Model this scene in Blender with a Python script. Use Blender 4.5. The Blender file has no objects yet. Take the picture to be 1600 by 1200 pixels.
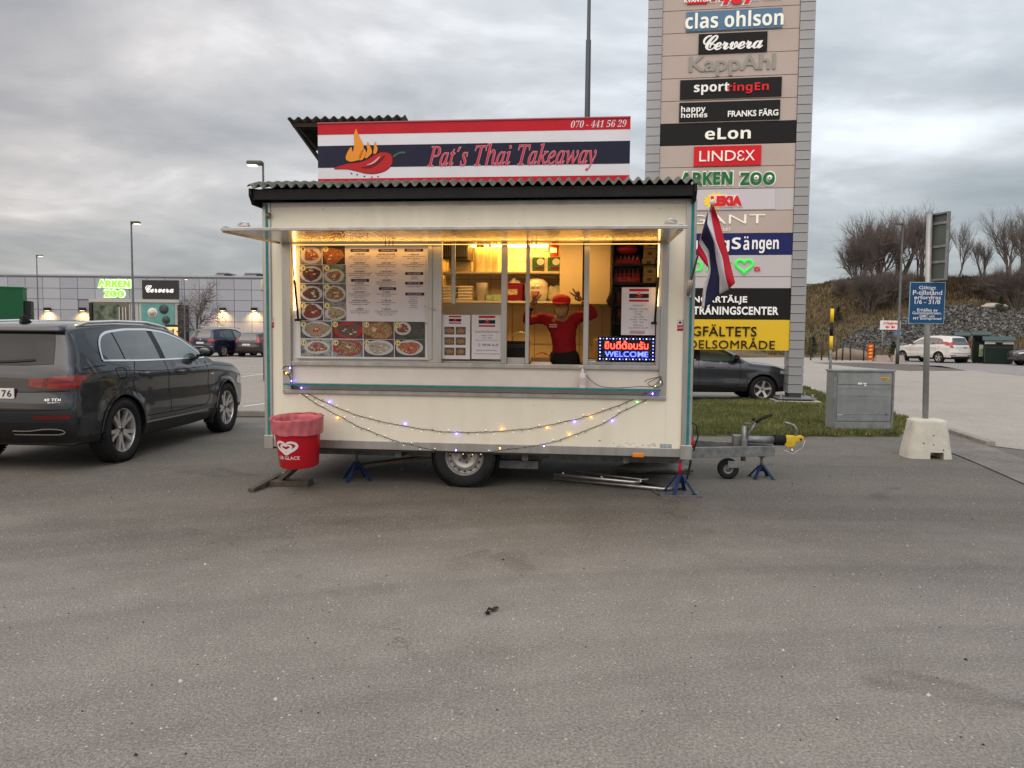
import bpy, bmesh, math, random
from math import sin, cos, pi, radians as R, sqrt, exp, atan2
from mathutils import Vector, Matrix, noise
from mathutils.bvhtree import BVHTree

SC = bpy.context.scene
COL = SC.collection
rnd = random.Random(7)

# ------------------------------------------------------------------ camera
cam = bpy.data.objects.new('camera', bpy.data.cameras.new('camera'))
COL.objects.link(cam)
cam.data.sensor_width = 36.0
cam.data.lens = 36.0 * 1202 / 1600
cam.data.clip_start = 0.05
cam.data.clip_end = 2000
CAMM = Matrix.Translation((0, 0, 1.55)) @ Matrix.Rotation(R(90 - 3.76), 4, 'X') @ Matrix.Rotation(R(0.54), 4, 'Z')
cam.matrix_world = CAMM
SC.camera = cam

# ------------------------------------------------------------------ world
W_ = bpy.data.worlds.new('World')
SC.world = W_
W_.use_nodes = True
nt = W_.node_tree
nt.nodes.clear()
def N(tree, typ, **kw):
    n = tree.nodes.new(typ)
    for k, v in kw.items():
        if k in n.inputs: n.inputs[k].default_value = v
        else: setattr(n, k, v)
    return n
def L(tree, a, b): tree.links.new(a, b)
def ramp(tree, fac, stops, interp='LINEAR'):
    r = tree.nodes.new('ShaderNodeValToRGB')
    r.color_ramp.interpolation = interp
    e = r.color_ramp.elements
    while len(e) > 1: e.remove(e[-1])
    e[0].position = stops[0][0]; e[0].color = (*stops[0][1], 1)
    for p, c in stops[1:]:
        x = e.new(p); x.color = (*c, 1)
    tree.links.new(fac, r.inputs[0])
    return r.outputs[0]
def M_(tree, op, a, b=None, clamp=False):
    n = tree.nodes.new('ShaderNodeMath'); n.operation = op; n.use_clamp = clamp
    for i, v in enumerate((a, b)):
        if v is None: continue
        if isinstance(v, (int, float)): n.inputs[i].default_value = v
        else: tree.links.new(v, n.inputs[i])
    return n.outputs[0]
def MIX(tree, fac, a, b, mode='MIX'):
    n = tree.nodes.new('ShaderNodeMix'); n.data_type = 'RGBA'; n.blend_type = mode
    for s, v in ((0, fac), (6, a), (7, b)):
        if isinstance(v, (int, float)): n.inputs[s].default_value = v
        elif isinstance(v, tuple): n.inputs[s].default_value = (*v, 1)
        else: tree.links.new(v, n.inputs[s])
    return n.outputs[2]
tc = N(nt, 'ShaderNodeTexCoord')
sep = N(nt, 'ShaderNodeSeparateXYZ'); L(nt, tc.outputs['Generated'], sep.inputs[0])
zc = M_(nt, 'MAXIMUM', sep.outputs[2], 0.0)
den = M_(nt, 'ADD', zc, 0.16)
cx = M_(nt, 'DIVIDE', sep.outputs[0], den); cy = M_(nt, 'DIVIDE', sep.outputs[1], den)
cv = N(nt, 'ShaderNodeCombineXYZ'); L(nt, cx, cv.inputs[0]); L(nt, cy, cv.inputs[1])
n1 = N(nt, 'ShaderNodeTexNoise', Scale=0.42, Detail=7.0, Roughness=0.5, Distortion=0.5); L(nt, cv.outputs[0], n1.inputs['Vector'])
n2 = N(nt, 'ShaderNodeTexNoise', Scale=1.35, Detail=9.0, Roughness=0.55, Distortion=0.3); L(nt, cv.outputs[0], n2.inputs['Vector'])
n3 = N(nt, 'ShaderNodeTexNoise', Scale=0.35, Detail=2.0); L(nt, cv.outputs[0], n3.inputs['Vector'])
cl = M_(nt, 'ADD', M_(nt, 'MULTIPLY', n1.outputs[0], 0.70), M_(nt, 'MULTIPLY', n2.outputs[0], 0.30))
cloud = ramp(nt, cl, [(0.40, (0.26, 0.272, 0.29)), (0.46, (0.37, 0.374, 0.38)), (0.505, (0.49, 0.484, 0.478)), (0.555, (0.70, 0.688, 0.68)), (0.63, (0.95, 0.94, 0.93))])
# sunset warmth comes from the west, on the left of the photograph
side = M_(nt, 'ADD', M_(nt, 'MULTIPLY', sep.outputs[0], -0.9), M_(nt, 'MULTIPLY', sep.outputs[1], -0.35))
side = M_(nt, 'ADD', side, 0.45, True)
tint = MIX(nt, side, (0.93, 1.0, 1.075), (1.12, 1.0, 0.95))
colr = MIX(nt, 1.0, cloud, tint, 'MULTIPLY')
# blue-grey low sky
low = M_(nt, 'POWER', M_(nt, 'SUBTRACT', 1.0, zc), 9.0)
colr = MIX(nt, M_(nt, 'MULTIPLY', low, 0.38), colr, (0.41, 0.44, 0.455))
# overcast skies grow brighter towards the zenith (CIE overcast distribution)
zen = M_(nt, 'ADD', M_(nt, 'MULTIPLY', M_(nt, 'POWER', zc, 1.7), 2.0), 0.98)
sky = N(nt, 'ShaderNodeTexSky', sky_type='NISHITA', sun_disc=False, sun_elevation=R(9), sun_rotation=R(215))
bg1 = N(nt, 'ShaderNodeBackground'); L(nt, colr, bg1.inputs[0]); L(nt, zen, bg1.inputs[1])
bg2 = N(nt, 'ShaderNodeBackground', Strength=0.012); L(nt, sky.outputs[0], bg2.inputs[0])
ad = N(nt, 'ShaderNodeAddShader'); L(nt, bg1.outputs[0], ad.inputs[0]); L(nt, bg2.outputs[0], ad.inputs[1])
wo = N(nt, 'ShaderNodeOutputWorld'); L(nt, ad.outputs[0], wo.inputs[0])

sun = bpy.data.objects.new('sun', bpy.data.lights.new('sun', 'SUN'))
COL.objects.link(sun)
sun.data.energy = 1.1; sun.data.angle = R(70); sun.data.color = (1.0, 0.90, 0.80)
az, el = R(212), R(48)      # behind the camera, to the left
d = Vector((sin(az) * cos(el), cos(az) * cos(el), sin(el)))
sun.rotation_euler = d.to_track_quat('Z', 'Y').to_euler()

SC.view_settings.view_transform = 'Standard'
SC.view_settings.look = 'None'
SC.view_settings.exposure = 0.16
SC.view_settings.gamma = 1
SC.cycles.max_bounces = 6
SC.cycles.sample_clamp_indirect = 4.0

# ------------------------------------------------------------------ survey
FPX = 1202.0
def ray(px, py):
    d = Vector(((px - 800) / FPX, -(py - 600) / FPX, -1.0))
    return CAMM.translation.copy(), (CAMM.to_3x3() @ d)
def gnd(px, py, z=0.0):
    o, d = ray(px, py); t = (z - o.z) / d.z
    return Vector((o.x + d.x * t, o.y + d.y * t, z))
def at(px, py, Y):
    o, d = ray(px, py); t = Y / d.y
    return o + d * t
def onp(px, py, M, yl):
    """point on the plane local y = yl of the frame M, in local coordinates"""
    o, d = ray(px, py); Mi = M.inverted()
    o = Mi @ o; d = Mi.to_3x3() @ d
    t = (yl - o.y) / d.y
    return o + d * t

# ------------------------------------------------------------------ materials
MATS = {}
def mat(name, col, rough=0.6, metal=0.0, var=0.0, vscale=6.0, bump=0.0, bscale=40.0, coat=0.0, emit=None, estr=0.0,
        trans=0.0, alpha=1.0, dirt=0.0, dirtcol=(0.06, 0.055, 0.05), sheen=0.0, col2=None, spec=0.22, streak=False, bdist=0.01):
    if name in MATS: return MATS[name]
    m = bpy.data.materials.new(name); m.use_nodes = True
    t = m.node_tree; b = t.nodes['Principled BSDF']
    b.inputs['Base Color'].default_value = (*col, 1)
    b.inputs['Roughness'].default_value = rough
    b.inputs['Metallic'].default_value = metal
    b.inputs['Specular IOR Level'].default_value = spec
    if coat: b.inputs['Coat Weight'].default_value = coat; b.inputs['Coat Roughness'].default_value = 0.04
    if emit: b.inputs['Emission Color'].default_value = (*emit, 1); b.inputs['Emission Strength'].default_value = estr
    if trans: b.inputs['Transmission Weight'].default_value = trans
    if alpha < 1: b.inputs['Alpha'].default_value = alpha
    if var or bump or dirt or col2:
        tcn = N(t, 'ShaderNodeTexCoord')
        vec = tcn.outputs['Object']
        if streak:
            mp = N(t, 'ShaderNodeMapping'); mp.inputs['Scale'].default_value = (1, 1, 0.12); L(t, vec, mp.inputs[0]); vec = mp.outputs[0]
        c = None
        if var or col2:
            n = N(t, 'ShaderNodeTexNoise', Scale=vscale, Detail=6.0, Roughness=0.6); L(t, vec, n.inputs['Vector'])
            if col2: c = ramp(t, n.outputs[0], [(0.35, col), (0.65, col2)])
            else:
                lo = tuple(x * (1 - var) for x in col); hi = tuple(min(1, x * (1 + var)) for x in col)
                c = ramp(t, n.outputs[0], [(0.3, lo), (0.7, hi)])
        if dirt:
            n = N(t, 'ShaderNodeTexNoise', Scale=vscale * 0.6 + 0.7, Detail=9.0, Roughness=0.7); L(t, vec, n.inputs['Vector'])
            f = ramp(t, n.outputs[0], [(0.48, (0, 0, 0)), (0.75, (dirt, dirt, dirt))])
            c = MIX(t, f, c if c is not None else tuple(col), tuple(dirtcol))
        if c is not None: L(t, c, b.inputs['Base Color'])
        if bump:
            n = N(t, 'ShaderNodeTexNoise', Scale=bscale, Detail=5.0, Roughness=0.6); L(t, tcn.outputs['Object'], n.inputs['Vector'])
            bp = N(t, 'ShaderNodeBump', Strength=bump, Distance=bdist); L(t, n.outputs[0], bp.inputs['Height']); L(t, bp.outputs[0], b.inputs['Normal'])
    MATS[name] = m
    return m

def tracks_(t, v, c, nz):
    """faint sweeping tyre bands, oil spots and fine cracks"""
    ds = N(t, 'ShaderNodeVectorMath', operation='DISTANCE'); L(t, v, ds.inputs[0]); ds.inputs[1].default_value = (3.0, -9.0, 0)
    wv = N(t, 'ShaderNodeTexNoise', noise_dimensions='1D', Scale=0.8, Detail=4.0, Roughness=0.7)
    L(t, M_(t, 'ADD', ds.outputs['Value'], M_(t, 'MULTIPLY', nz, 0.12)), wv.inputs['W'])
    c = MIX(t, 1.0, c, ramp(t, wv.outputs[0], [(0.3, (0.84,) * 3), (0.5, (0.98,) * 3), (0.7, (1.10, 1.095, 1.08))]), 'MULTIPLY')
    # darker, browner band across the asphalt round the stand, with a ragged edge
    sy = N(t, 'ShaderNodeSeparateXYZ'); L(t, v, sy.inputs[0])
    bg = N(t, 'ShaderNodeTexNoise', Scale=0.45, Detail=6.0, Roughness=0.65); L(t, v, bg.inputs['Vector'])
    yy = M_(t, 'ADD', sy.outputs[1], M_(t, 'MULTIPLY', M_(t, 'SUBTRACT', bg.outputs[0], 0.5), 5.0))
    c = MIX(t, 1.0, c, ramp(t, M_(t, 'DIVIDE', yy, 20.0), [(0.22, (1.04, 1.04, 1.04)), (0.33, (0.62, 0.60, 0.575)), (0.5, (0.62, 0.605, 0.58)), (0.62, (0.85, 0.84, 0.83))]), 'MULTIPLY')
    sp = N(t, 'ShaderNodeTexNoise', Scale=1.1, Detail=3.0, Roughness=0.5, Distortion=0.8); L(t, v, sp.inputs['Vector'])
    c = MIX(t, 1.0, c, ramp(t, sp.outputs[0], [(0.24, (0.66, 0.64, 0.63)), (0.33, (1, 1, 1))]), 'MULTIPLY')
    ck = N(t, 'ShaderNodeTexVoronoi', feature='DISTANCE_TO_EDGE', Scale=0.22)
    dn = N(t, 'ShaderNodeTexNoise', Scale=2.2, Detail=6.0, Roughness=0.7); L(t, v, dn.inputs['Vector'])
    va = N(t, 'ShaderNodeVectorMath', operation='MULTIPLY_ADD'); L(t, dn.outputs['Color'], va.inputs[0]); va.inputs[1].default_value = (0.9, 0.9, 0.9); L(t, v, va.inputs[2])
    L(t, va.outputs[0], ck.inputs['Vector'])
    gate = ramp(t, sp.outputs[0], [(0.50, (0, 0, 0)), (0.60, (1, 1, 1))])
    f = M_(t, 'MULTIPLY', M_(t, 'LESS_THAN', ck.outputs['Distance'], 0.0022), gate)
    return MIX(t, M_(t, 'MULTIPLY', f, 0.55), c, (0.05, 0.045, 0.04))
def asphalt(name, base, light, speck, stain=0.4, wscale=0.35, tracks=False):
    m = bpy.data.materials.new(name); m.use_nodes = True
    t = m.node_tree; b = t.nodes['Principled BSDF']
    b.inputs['Specular IOR Level'].default_value = 0.3
    g = N(t, 'ShaderNodeNewGeometry'); v = g.outputs['Position']
    big = N(t, 'ShaderNodeTexNoise', Scale=wscale, Detail=7.0, Roughness=0.62, Distortion=0.4); L(t, v, big.inputs['Vector'])
    mid = N(t, 'ShaderNodeTexNoise', Scale=2.3, Detail=8.0, Roughness=0.7); L(t, v, mid.inputs['Vector'])
    fin = N(t, 'ShaderNodeTexNoise', Scale=75.0, Detail=2.0, Roughness=0.7); L(t, v, fin.inputs['Vector'])
    vor = N(t, 'ShaderNodeTexVoronoi', Scale=120.0); L(t, v, vor.inputs['Vector'])
    vo2 = N(t, 'ShaderNodeTexVoronoi', Scale=48.0); L(t, v, vo2.inputs['Vector'])
    c = ramp(t, big.outputs[0], [(0.3, base), (0.7, light)])
    s = ramp(t, mid.outputs[0], [(0.35, (1 - stain,) * 3), (0.6, (1, 1, 1)), (0.8, (1.15, 1.12, 1.1))])
    c = MIX(t, 1.0, c, s, 'MULTIPLY')
    s = ramp(t, fin.outputs[0], [(0.3, (0.60,) * 3), (0.5, (1,) * 3), (0.7, (1.4,) * 3)])
    c = MIX(t, 1.0, c, s, 'MULTIPLY')
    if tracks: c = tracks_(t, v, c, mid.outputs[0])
    # single pale stones of the aggregate
    sv = N(t, 'ShaderNodeSeparateColor'); L(t, vor.outputs['Color'], sv.inputs[0])
    f = M_(t, 'MULTIPLY', M_(t, 'GREATER_THAN', sv.outputs[0], 0.86), M_(t, 'LESS_THAN', vor.outputs['Distance'], 0.42))
    c = MIX(t, M_(t, 'MULTIPLY', f, 0.6), c, speck)
    sv = N(t, 'ShaderNodeSeparateColor'); L(t, vo2.outputs['Color'], sv.inputs[0])
    f = M_(t, 'MULTIPLY', M_(t, 'GREATER_THAN', sv.outputs[1], 0.965), M_(t, 'LESS_THAN', vo2.outputs['Distance'], 0.25))
    c = MIX(t, M_(t, 'MULTIPLY', f, 0.75), c, tuple(x * 1.4 for x in speck))
    L(t, c, b.inputs['Base Color'])
    L(t, ramp(t, mid.outputs[0], [(0.3, (0.68,) * 3), (0.7, (0.9,) * 3)]), b.inputs['Roughness'])
    h = M_(t, 'ADD', M_(t, 'MULTIPLY', fin.outputs[0], 0.6), M_(t, 'MULTIPLY', vor.outputs['Distance'], -0.7))
    bp = N(t, 'ShaderNodeBump', Strength=0.7, Distance=0.006); L(t, h, bp.inputs['Height'])
    bp2 = N(t, 'ShaderNodeBump', Strength=0.10, Distance=0.04); L(t, mid.outputs[0], bp2.inputs['Height']); L(t, bp.outputs[0], bp2.inputs['Normal'])
    L(t, bp2.outputs[0], b.inputs['Normal'])
    MATS[name] = m
    return m

ALU = mat('aluminium', (0.42, 0.42, 0.41), 0.38, 0.75, 0.15, 8, dirt=0.4, dirtcol=(0.2, 0.19, 0.17), streak=True)
GALV = mat('galvanised', (0.23, 0.24, 0.24), 0.5, 0.6, 0.3, 14, bump=0.1, dirt=0.35)
STEEL = mat('bright_steel', (0.5, 0.5, 0.5), 0.3, 0.9, 0.15, 20)
CREAM = mat('cream_panel', (0.80, 0.765, 0.635), 0.42, 0, 0.05, 1.6, bump=0.10, bscale=2.2, dirt=0.35, dirtcol=(0.50, 0.44, 0.33), coat=0.15, bdist=0.02, streak=True)
CREAMB = mat('cream_sill_panel', (0.70, 0.65, 0.60), 0.4, 0, 0.06, 2.5, dirt=0.25, dirtcol=(0.4, 0.36, 0.3))
TEAL = mat('teal_trim', (0.02, 0.20, 0.21), 0.45, var=0.25, vscale=9)
BLACK = mat('black_paint', (0.012, 0.012, 0.013), 0.55, var=0.4, vscale=8)
RUB = mat('rubber', (0.016, 0.016, 0.017), 0.8, var=0.35, vscale=9, bump=0.2, bscale=60)
PLB = mat('black_plastic', (0.018, 0.018, 0.019), 0.45, var=0.2)
WHITE = mat('white_paint', (0.72, 0.72, 0.70), 0.5, var=0.06, vscale=3)
PAPER = mat('paper', (0.66, 0.63, 0.66), 0.55, var=0.05, vscale=4)
INK = mat('ink', (0.03, 0.025, 0.035), 0.6)
REDP = mat('red_print', (0.47, 0.008, 0.022), 0.45, var=0.1, vscale=5)
NAVY = mat('navy_print', (0.010, 0.011, 0.034), 0.45, var=0.15, vscale=5)
WPR = mat('white_print', (0.66, 0.67, 0.72), 0.45, var=0.04, vscale=3)
GLASS = mat('clear_glass', (0.95, 0.96, 0.96), 0.02, trans=1.0)
GLASS.node_tree.nodes['Principled BSDF'].inputs['IOR'].default_value = 1.08
CONC = mat('concrete', (0.40, 0.385, 0.33), 0.85, 0, 0.14, 5, bump=0.5, bscale=25, dirt=0.3, dirtcol=(0.2, 0.18, 0.14))

# ------------------------------------------------------------------ mesh builder
class MB:
    def __init__(s): s.v = []; s.f = []; s.mi = []; s.m = 0; s.sm = []; s.smooth = False
    def add(s, vs, fs, smooth=None):
        o = len(s.v); s.v += [tuple(v) for v in vs]
        sm = s.smooth if smooth is None else smooth
        for f in fs: s.f.append(tuple(i + o for i in f)); s.mi.append(s.m); s.sm.append(sm)
        return s
    def box(s, x0, x1, y0, y1, z0, z1):
        return s.add([(x0, y0, z0), (x1, y0, z0), (x1, y1, z0), (x0, y1, z0), (x0, y0, z1), (x1, y0, z1), (x1, y1, z1), (x0, y1, z1)],
                     [(0, 3, 2, 1), (4, 5, 6, 7), (0, 1, 5, 4), (1, 2, 6, 5), (2, 3, 7, 6), (3, 0, 4, 7)], False)
    def frust(s, b, t, z0, z1):   # b,t = (x0,x1,y0,y1)
        return s.add([(b[0], b[2], z0), (b[1], b[2], z0), (b[1], b[3], z0), (b[0], b[3], z0), (t[0], t[2], z1), (t[1], t[2], z1), (t[1], t[3], z1), (t[0], t[3], z1)],
                     [(0, 3, 2, 1), (4, 5, 6, 7), (0, 1, 5, 4), (1, 2, 6, 5), (2, 3, 7, 6), (3, 0, 4, 7)], False)
    def bar(s, a, b, w, h=None, up=(0, 0, 1)):
        a = Vector(a); b = Vector(b); h = h or w
        d = (b - a).normalized(); u = Vector(up)
        x = d.cross(u)
        if x.length < 1e-4: x = d.cross(Vector((1, 0, 0)))
        x.normalize(); u = x.cross(d).normalized()
        vs = []
        for p in (a, b):
            for sx, su in ((-1, -1), (1, -1), (1, 1), (-1, 1)): vs.append(p + x * (w / 2 * sx) + u * (h / 2 * su))
        return s.add(vs, [(0, 1, 2, 3), (7, 6, 5, 4), (0, 4, 5, 1), (1, 5, 6, 2), (2, 6, 7, 3), (3, 7, 4, 0)], False)
    def tube(s, pts, r, n=8, cap=True, smooth=True):
        pts = [Vector(p) for p in pts]
        rr = r if isinstance(r, (list, tuple)) else [r] * len(pts)
        vs = []; fs = []; x = None
        for i, p in enumerate(pts):
            d = (pts[min(i + 1, len(pts) - 1)] - pts[max(i - 1, 0)])
            if d.length < 1e-9: d = Vector((0, 0, 1))
            d.normalize()
            if x is None:
                x = d.orthogonal().normalized()
            else:
                x = (x - d * x.dot(d))
                x = x.normalized() if x.length > 1e-6 else d.orthogonal().normalized()
            y = d.cross(x)
            for k in range(n):
                a = 2 * pi * k / n; vs.append(p + (x * cos(a) + y * sin(a)) * rr[i])
        for i in range(len(pts) - 1):
            for k in range(n):
                a = i * n + k; b = i * n + (k + 1) % n; fs.append((a, b, b + n, a + n))
        s.add(vs, fs, smooth)
        if cap:
            o = len(s.v) - len(vs)
            s.f.append(tuple(o + k for k in reversed(range(n)))); s.mi.append(s.m); s.sm.append(False)
            o2 = len(s.v) - n
            s.f.append(tuple(o2 + k for k in range(n))); s.mi.append(s.m); s.sm.append(False)
        return s
    def lathe(s, prof, n=24, axis='Z', c=(0, 0, 0), smooth=True, cap=False):
        vs = []; fs = []; c = Vector(c)
        for (r, h) in prof:
            for k in range(n):
                a = 2 * pi * k / n
                p = {'Z': (r * cos(a), r * sin(a), h), 'Y': (r * cos(a), h, r * sin(a)), 'X': (h, r * cos(a), r * sin(a))}[axis]
                vs.append(c + Vector(p))
        for i in range(len(prof) - 1):
            for k in range(n):
                a = i * n + k; b = i * n + (k + 1) % n; fs.append((a, b, b + n, a + n))
        if cap:
            fs.append(tuple(range(n))[::-1]); fs.append(tuple(range((len(prof) - 1) * n, len(prof) * n)))
        return s.add(vs, fs, smooth)
    def grid(s, fn, nu, nv, smooth=True):
        vs = [fn(i / nu, j / nv) for j in range(nv + 1) for i in range(nu + 1)]
        fs = [(j * (nu + 1) + i, j * (nu + 1) + i + 1, (j + 1) * (nu + 1) + i + 1, (j + 1) * (nu + 1) + i) for j in range(nv) for i in range(nu)]
        return s.add(vs, fs, smooth)
    def ell(s, c, r, nu=14, nv=9, smooth=True):
        c = Vector(c)
        prof = []
        vs = []; fs = []
        for j in range(nv + 1):
            th = pi * j / nv
            for i in range(nu):
                ph = 2 * pi * i / nu
                vs.append(c + Vector((r[0] * sin(th) * cos(ph), r[1] * sin(th) * sin(ph), -r[2] * cos(th))))
        for j in range(nv):
            for i in range(nu):
                a = j * nu + i; b = j * nu + (i + 1) % nu; fs.append((a, b, b + nu, a + nu))
        return s.add(vs, fs, smooth)
    def prism(s, pts, y0, y1, plane='XZ'):
        n = len(pts)
        if plane == 'XZ': vs = [(p[0], y0, p[1]) for p in pts] + [(p[0], y1, p[1]) for p in pts]
        elif plane == 'XY': vs = [(p[0], p[1], y0) for p in pts] + [(p[0], p[1], y1) for p in pts]
        else: vs = [(y0, p[0], p[1]) for p in pts] + [(y1, p[0], p[1]) for p in pts]
        fs = [tuple(range(n)), tuple(range(2 * n - 1, n - 1, -1))] + [(i, i + n, (i + 1) % n + n, (i + 1) % n) for i in range(n)]
        return s.add(vs, fs, False)
    def mesh(s, name, mats, fix=True):
        me = bpy.data.meshes.new(name)
        me.from_pydata(s.v, [], s.f)
        for m in (mats if isinstance(mats, (list, tuple)) else [mats]): me.materials.append(m)
        me.polygons.foreach_set('material_index', s.mi)
        me.polygons.foreach_set('use_smooth', s.sm)
        if fix:
            bm = bmesh.new(); bm.from_mesh(me)
            bmesh.ops.remove_doubles(bm, verts=bm.verts, dist=1e-5)
            bmesh.ops.recalc_face_normals(bm, faces=bm.faces)
            bm.to_mesh(me); bm.free()
        me.update()
        return me
    def build(s, name, mats, parent=None, bev=0.0, fix=True, loc=None, rot=None, seg=2, sharp=None):
        me = s.mesh(name, mats, fix)
        if sharp: me.set_sharp_from_angle(angle=R(sharp))
        o = bpy.data.objects.new(name, me); COL.objects.link(o)
        if parent: o.parent = parent
        if loc is not None: o.location = loc
        if rot is not None: o.rotation_euler = rot
        if bev:
            b = o.modifiers.new('bevel', 'BEVEL'); b.width = bev; b.segments = seg; b.limit_method = 'ANGLE'; b.angle_limit = R(40)
        return o
def link(name, me, parent=None, loc=None, rot=None, scale=None):
    o = bpy.data.objects.new(name, me); COL.objects.link(o)
    if parent: o.parent = parent
    if loc is not None: o.location = loc
    if rot is not None: o.rotation_euler = rot
    if scale is not None: o.scale = scale
    return o
def tag(o, label=None, cat=None, group=None, kind=None):
    if label: o['label'] = label
    if cat: o['category'] = cat
    if group: o['group'] = group
    if kind: o['kind'] = kind
    return o
def thing(name, label, cat, loc=(0, 0, 0), rz=0.0, group=None):
    o = bpy.data.objects.new(name, None); COL.objects.link(o)
    o.empty_display_size = 0.1
    o.location = loc; o.rotation_euler = (0, 0, rz)
    return tag(o, label, cat, group)
def dup(root, loc=None, rz=None, label=None, scale=None):
    r = root.copy(); COL.objects.link(r)
    if loc is not None: r.location = loc
    if rz is not None: r.rotation_euler = (0, 0, rz)
    if label: r['label'] = label
    if scale: r.scale = (scale,) * 3
    for ch in list(root.children):
        c = ch.copy(); COL.objects.link(c); c.parent = r
        for g in ch.children:
            q = g.copy(); COL.objects.link(q); q.parent = c
    return r
def struct(name, mb, m, **k):
    return tag(mb.build(name, m, **k), kind='structure')

# ------------------------------------------------------------------ lettering
_tc = {}
def text_mesh(s, bold=0.0, shear=0.0, spacing=1.0, res=3, depth=0.0, line=1.0):
    key = (s, bold, shear, spacing, res, depth, line)
    if key in _tc: return _tc[key]
    cu = bpy.data.curves.new('t', 'FONT'); cu.body = s
    cu.offset = bold; cu.shear = shear; cu.space_character = spacing; cu.resolution_u = res; cu.extrude = depth
    cu.align_x = 'CENTER' if '\n' in s else 'LEFT'; cu.space_line = line
    ob = bpy.data.objects.new('t', cu)
    COL.objects.link(ob)
    dg = bpy.context.evaluated_depsgraph_get()
    me = bpy.data.meshes.new_from_object(ob.evaluated_get(dg))
    vs = [v.co.copy() for v in me.vertices]; fs = [tuple(p.vertices) for p in me.polygons]
    bpy.data.objects.remove(ob); bpy.data.curves.remove(cu); bpy.data.meshes.remove(me)
    x0 = min(v.x for v in vs); x1 = max(v.x for v in vs); y0 = min(v.y for v in vs); y1 = max(v.y for v in vs)
    _tc[key] = (vs, fs, x0, x1, y0, y1)
    return _tc[key]
def letters(name, s, x0, x1, z0, z1, y, m, parent, bold=0.0, shear=0.0, spacing=1.0, depth=0.004, res=3, grow=0.0, line=1.0, tilt=0.0):
    """text s filling the box x0..x1, z0..z1 in the plane y, facing -y, standing depth proud"""
    vs, fs, a0, a1, b0, b1 = text_mesh(s, bold, shear, spacing, res, 0.5, line)
    x0 -= grow; x1 += grow; z0 -= grow; z1 += grow
    sx = (x1 - x0) / (a1 - a0); sz = (z1 - z0) / (b1 - b0)
    mb = MB()
    mb.add([(x0 + (v.x - a0) * sx, y - (v.z + 0.5) * depth, z0 + (v.y - b0) * sz + tilt * (v.x - a0) * sx) for v in vs], fs, False)
    return mb.build(name, m, parent, fix=False)
# ------------------------------------------------------------------ cars
def lerp(a, b, t): return a + (b - a) * t
def interp(tab, x):
    if x <= tab[0][0]: return tab[0][1]
    for (a, va), (b, vb) in zip(tab, tab[1:]):
        if x <= b: return lerp(va, vb, (x - a) / (b - a))
    return tab[-1][1]
def resample(rows, step):
    out = [rows[0]]
    for a, b in zip(rows, rows[1:]):
        d = sqrt((a[0] - b[0]) ** 2 + (a[1] - b[1]) ** 2); n = max(1, int(round(d / step)))
        for k in range(1, n + 1): out.append(tuple(lerp(p, q, k / n) for p, q in zip(a, b)))
    for _ in range(2):
        out = [out[0]] + [tuple((p + 2 * q + r) / 4 for p, q, r in zip(out[i - 1], out[i], out[i + 1])) for i in range(1, len(out) - 1)] + [out[-1]]
    return out
GLC = mat('car_glass_dark', (0.012, 0.016, 0.017), 0.03, 0, coat=1.0, spec=1.0)
GLC2 = mat('car_glass_light', (0.10, 0.135, 0.125), 0.05, 0, coat=1.0, spec=1.0)
RGL = mat('rear_glass_dark', (0.012, 0.014, 0.015), 0.08, spec=0.30)
CHROME = mat('chrome', (0.75, 0.75, 0.74), 0.12, 0.95)
SEAM = mat('seam_shadow_gap', (0.004, 0.004, 0.004), 0.8)
TAIL = mat('tail_lamp_red', (0.16, 0.004, 0.006), 0.12, coat=1.0, emit=(1, 0.02, 0.02), estr=0.03)
TAILD = mat('tail_lamp_dark', (0.10, 0.004, 0.006), 0.15, coat=1.0)
PLATE = mat('plate_white', (0.62, 0.62, 0.60), 0.4)
RIM = mat('alloy_rim', (0.62, 0.61, 0.60), 0.32, 0.75, 0.1, 15)
RIMD = mat('rim_dark', (0.05, 0.05, 0.052), 0.4, 0.5)
LAMPG = mat('headlamp_glass', (0.5, 0.52, 0.53), 0.08, 0.3, coat=1.0)

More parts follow.
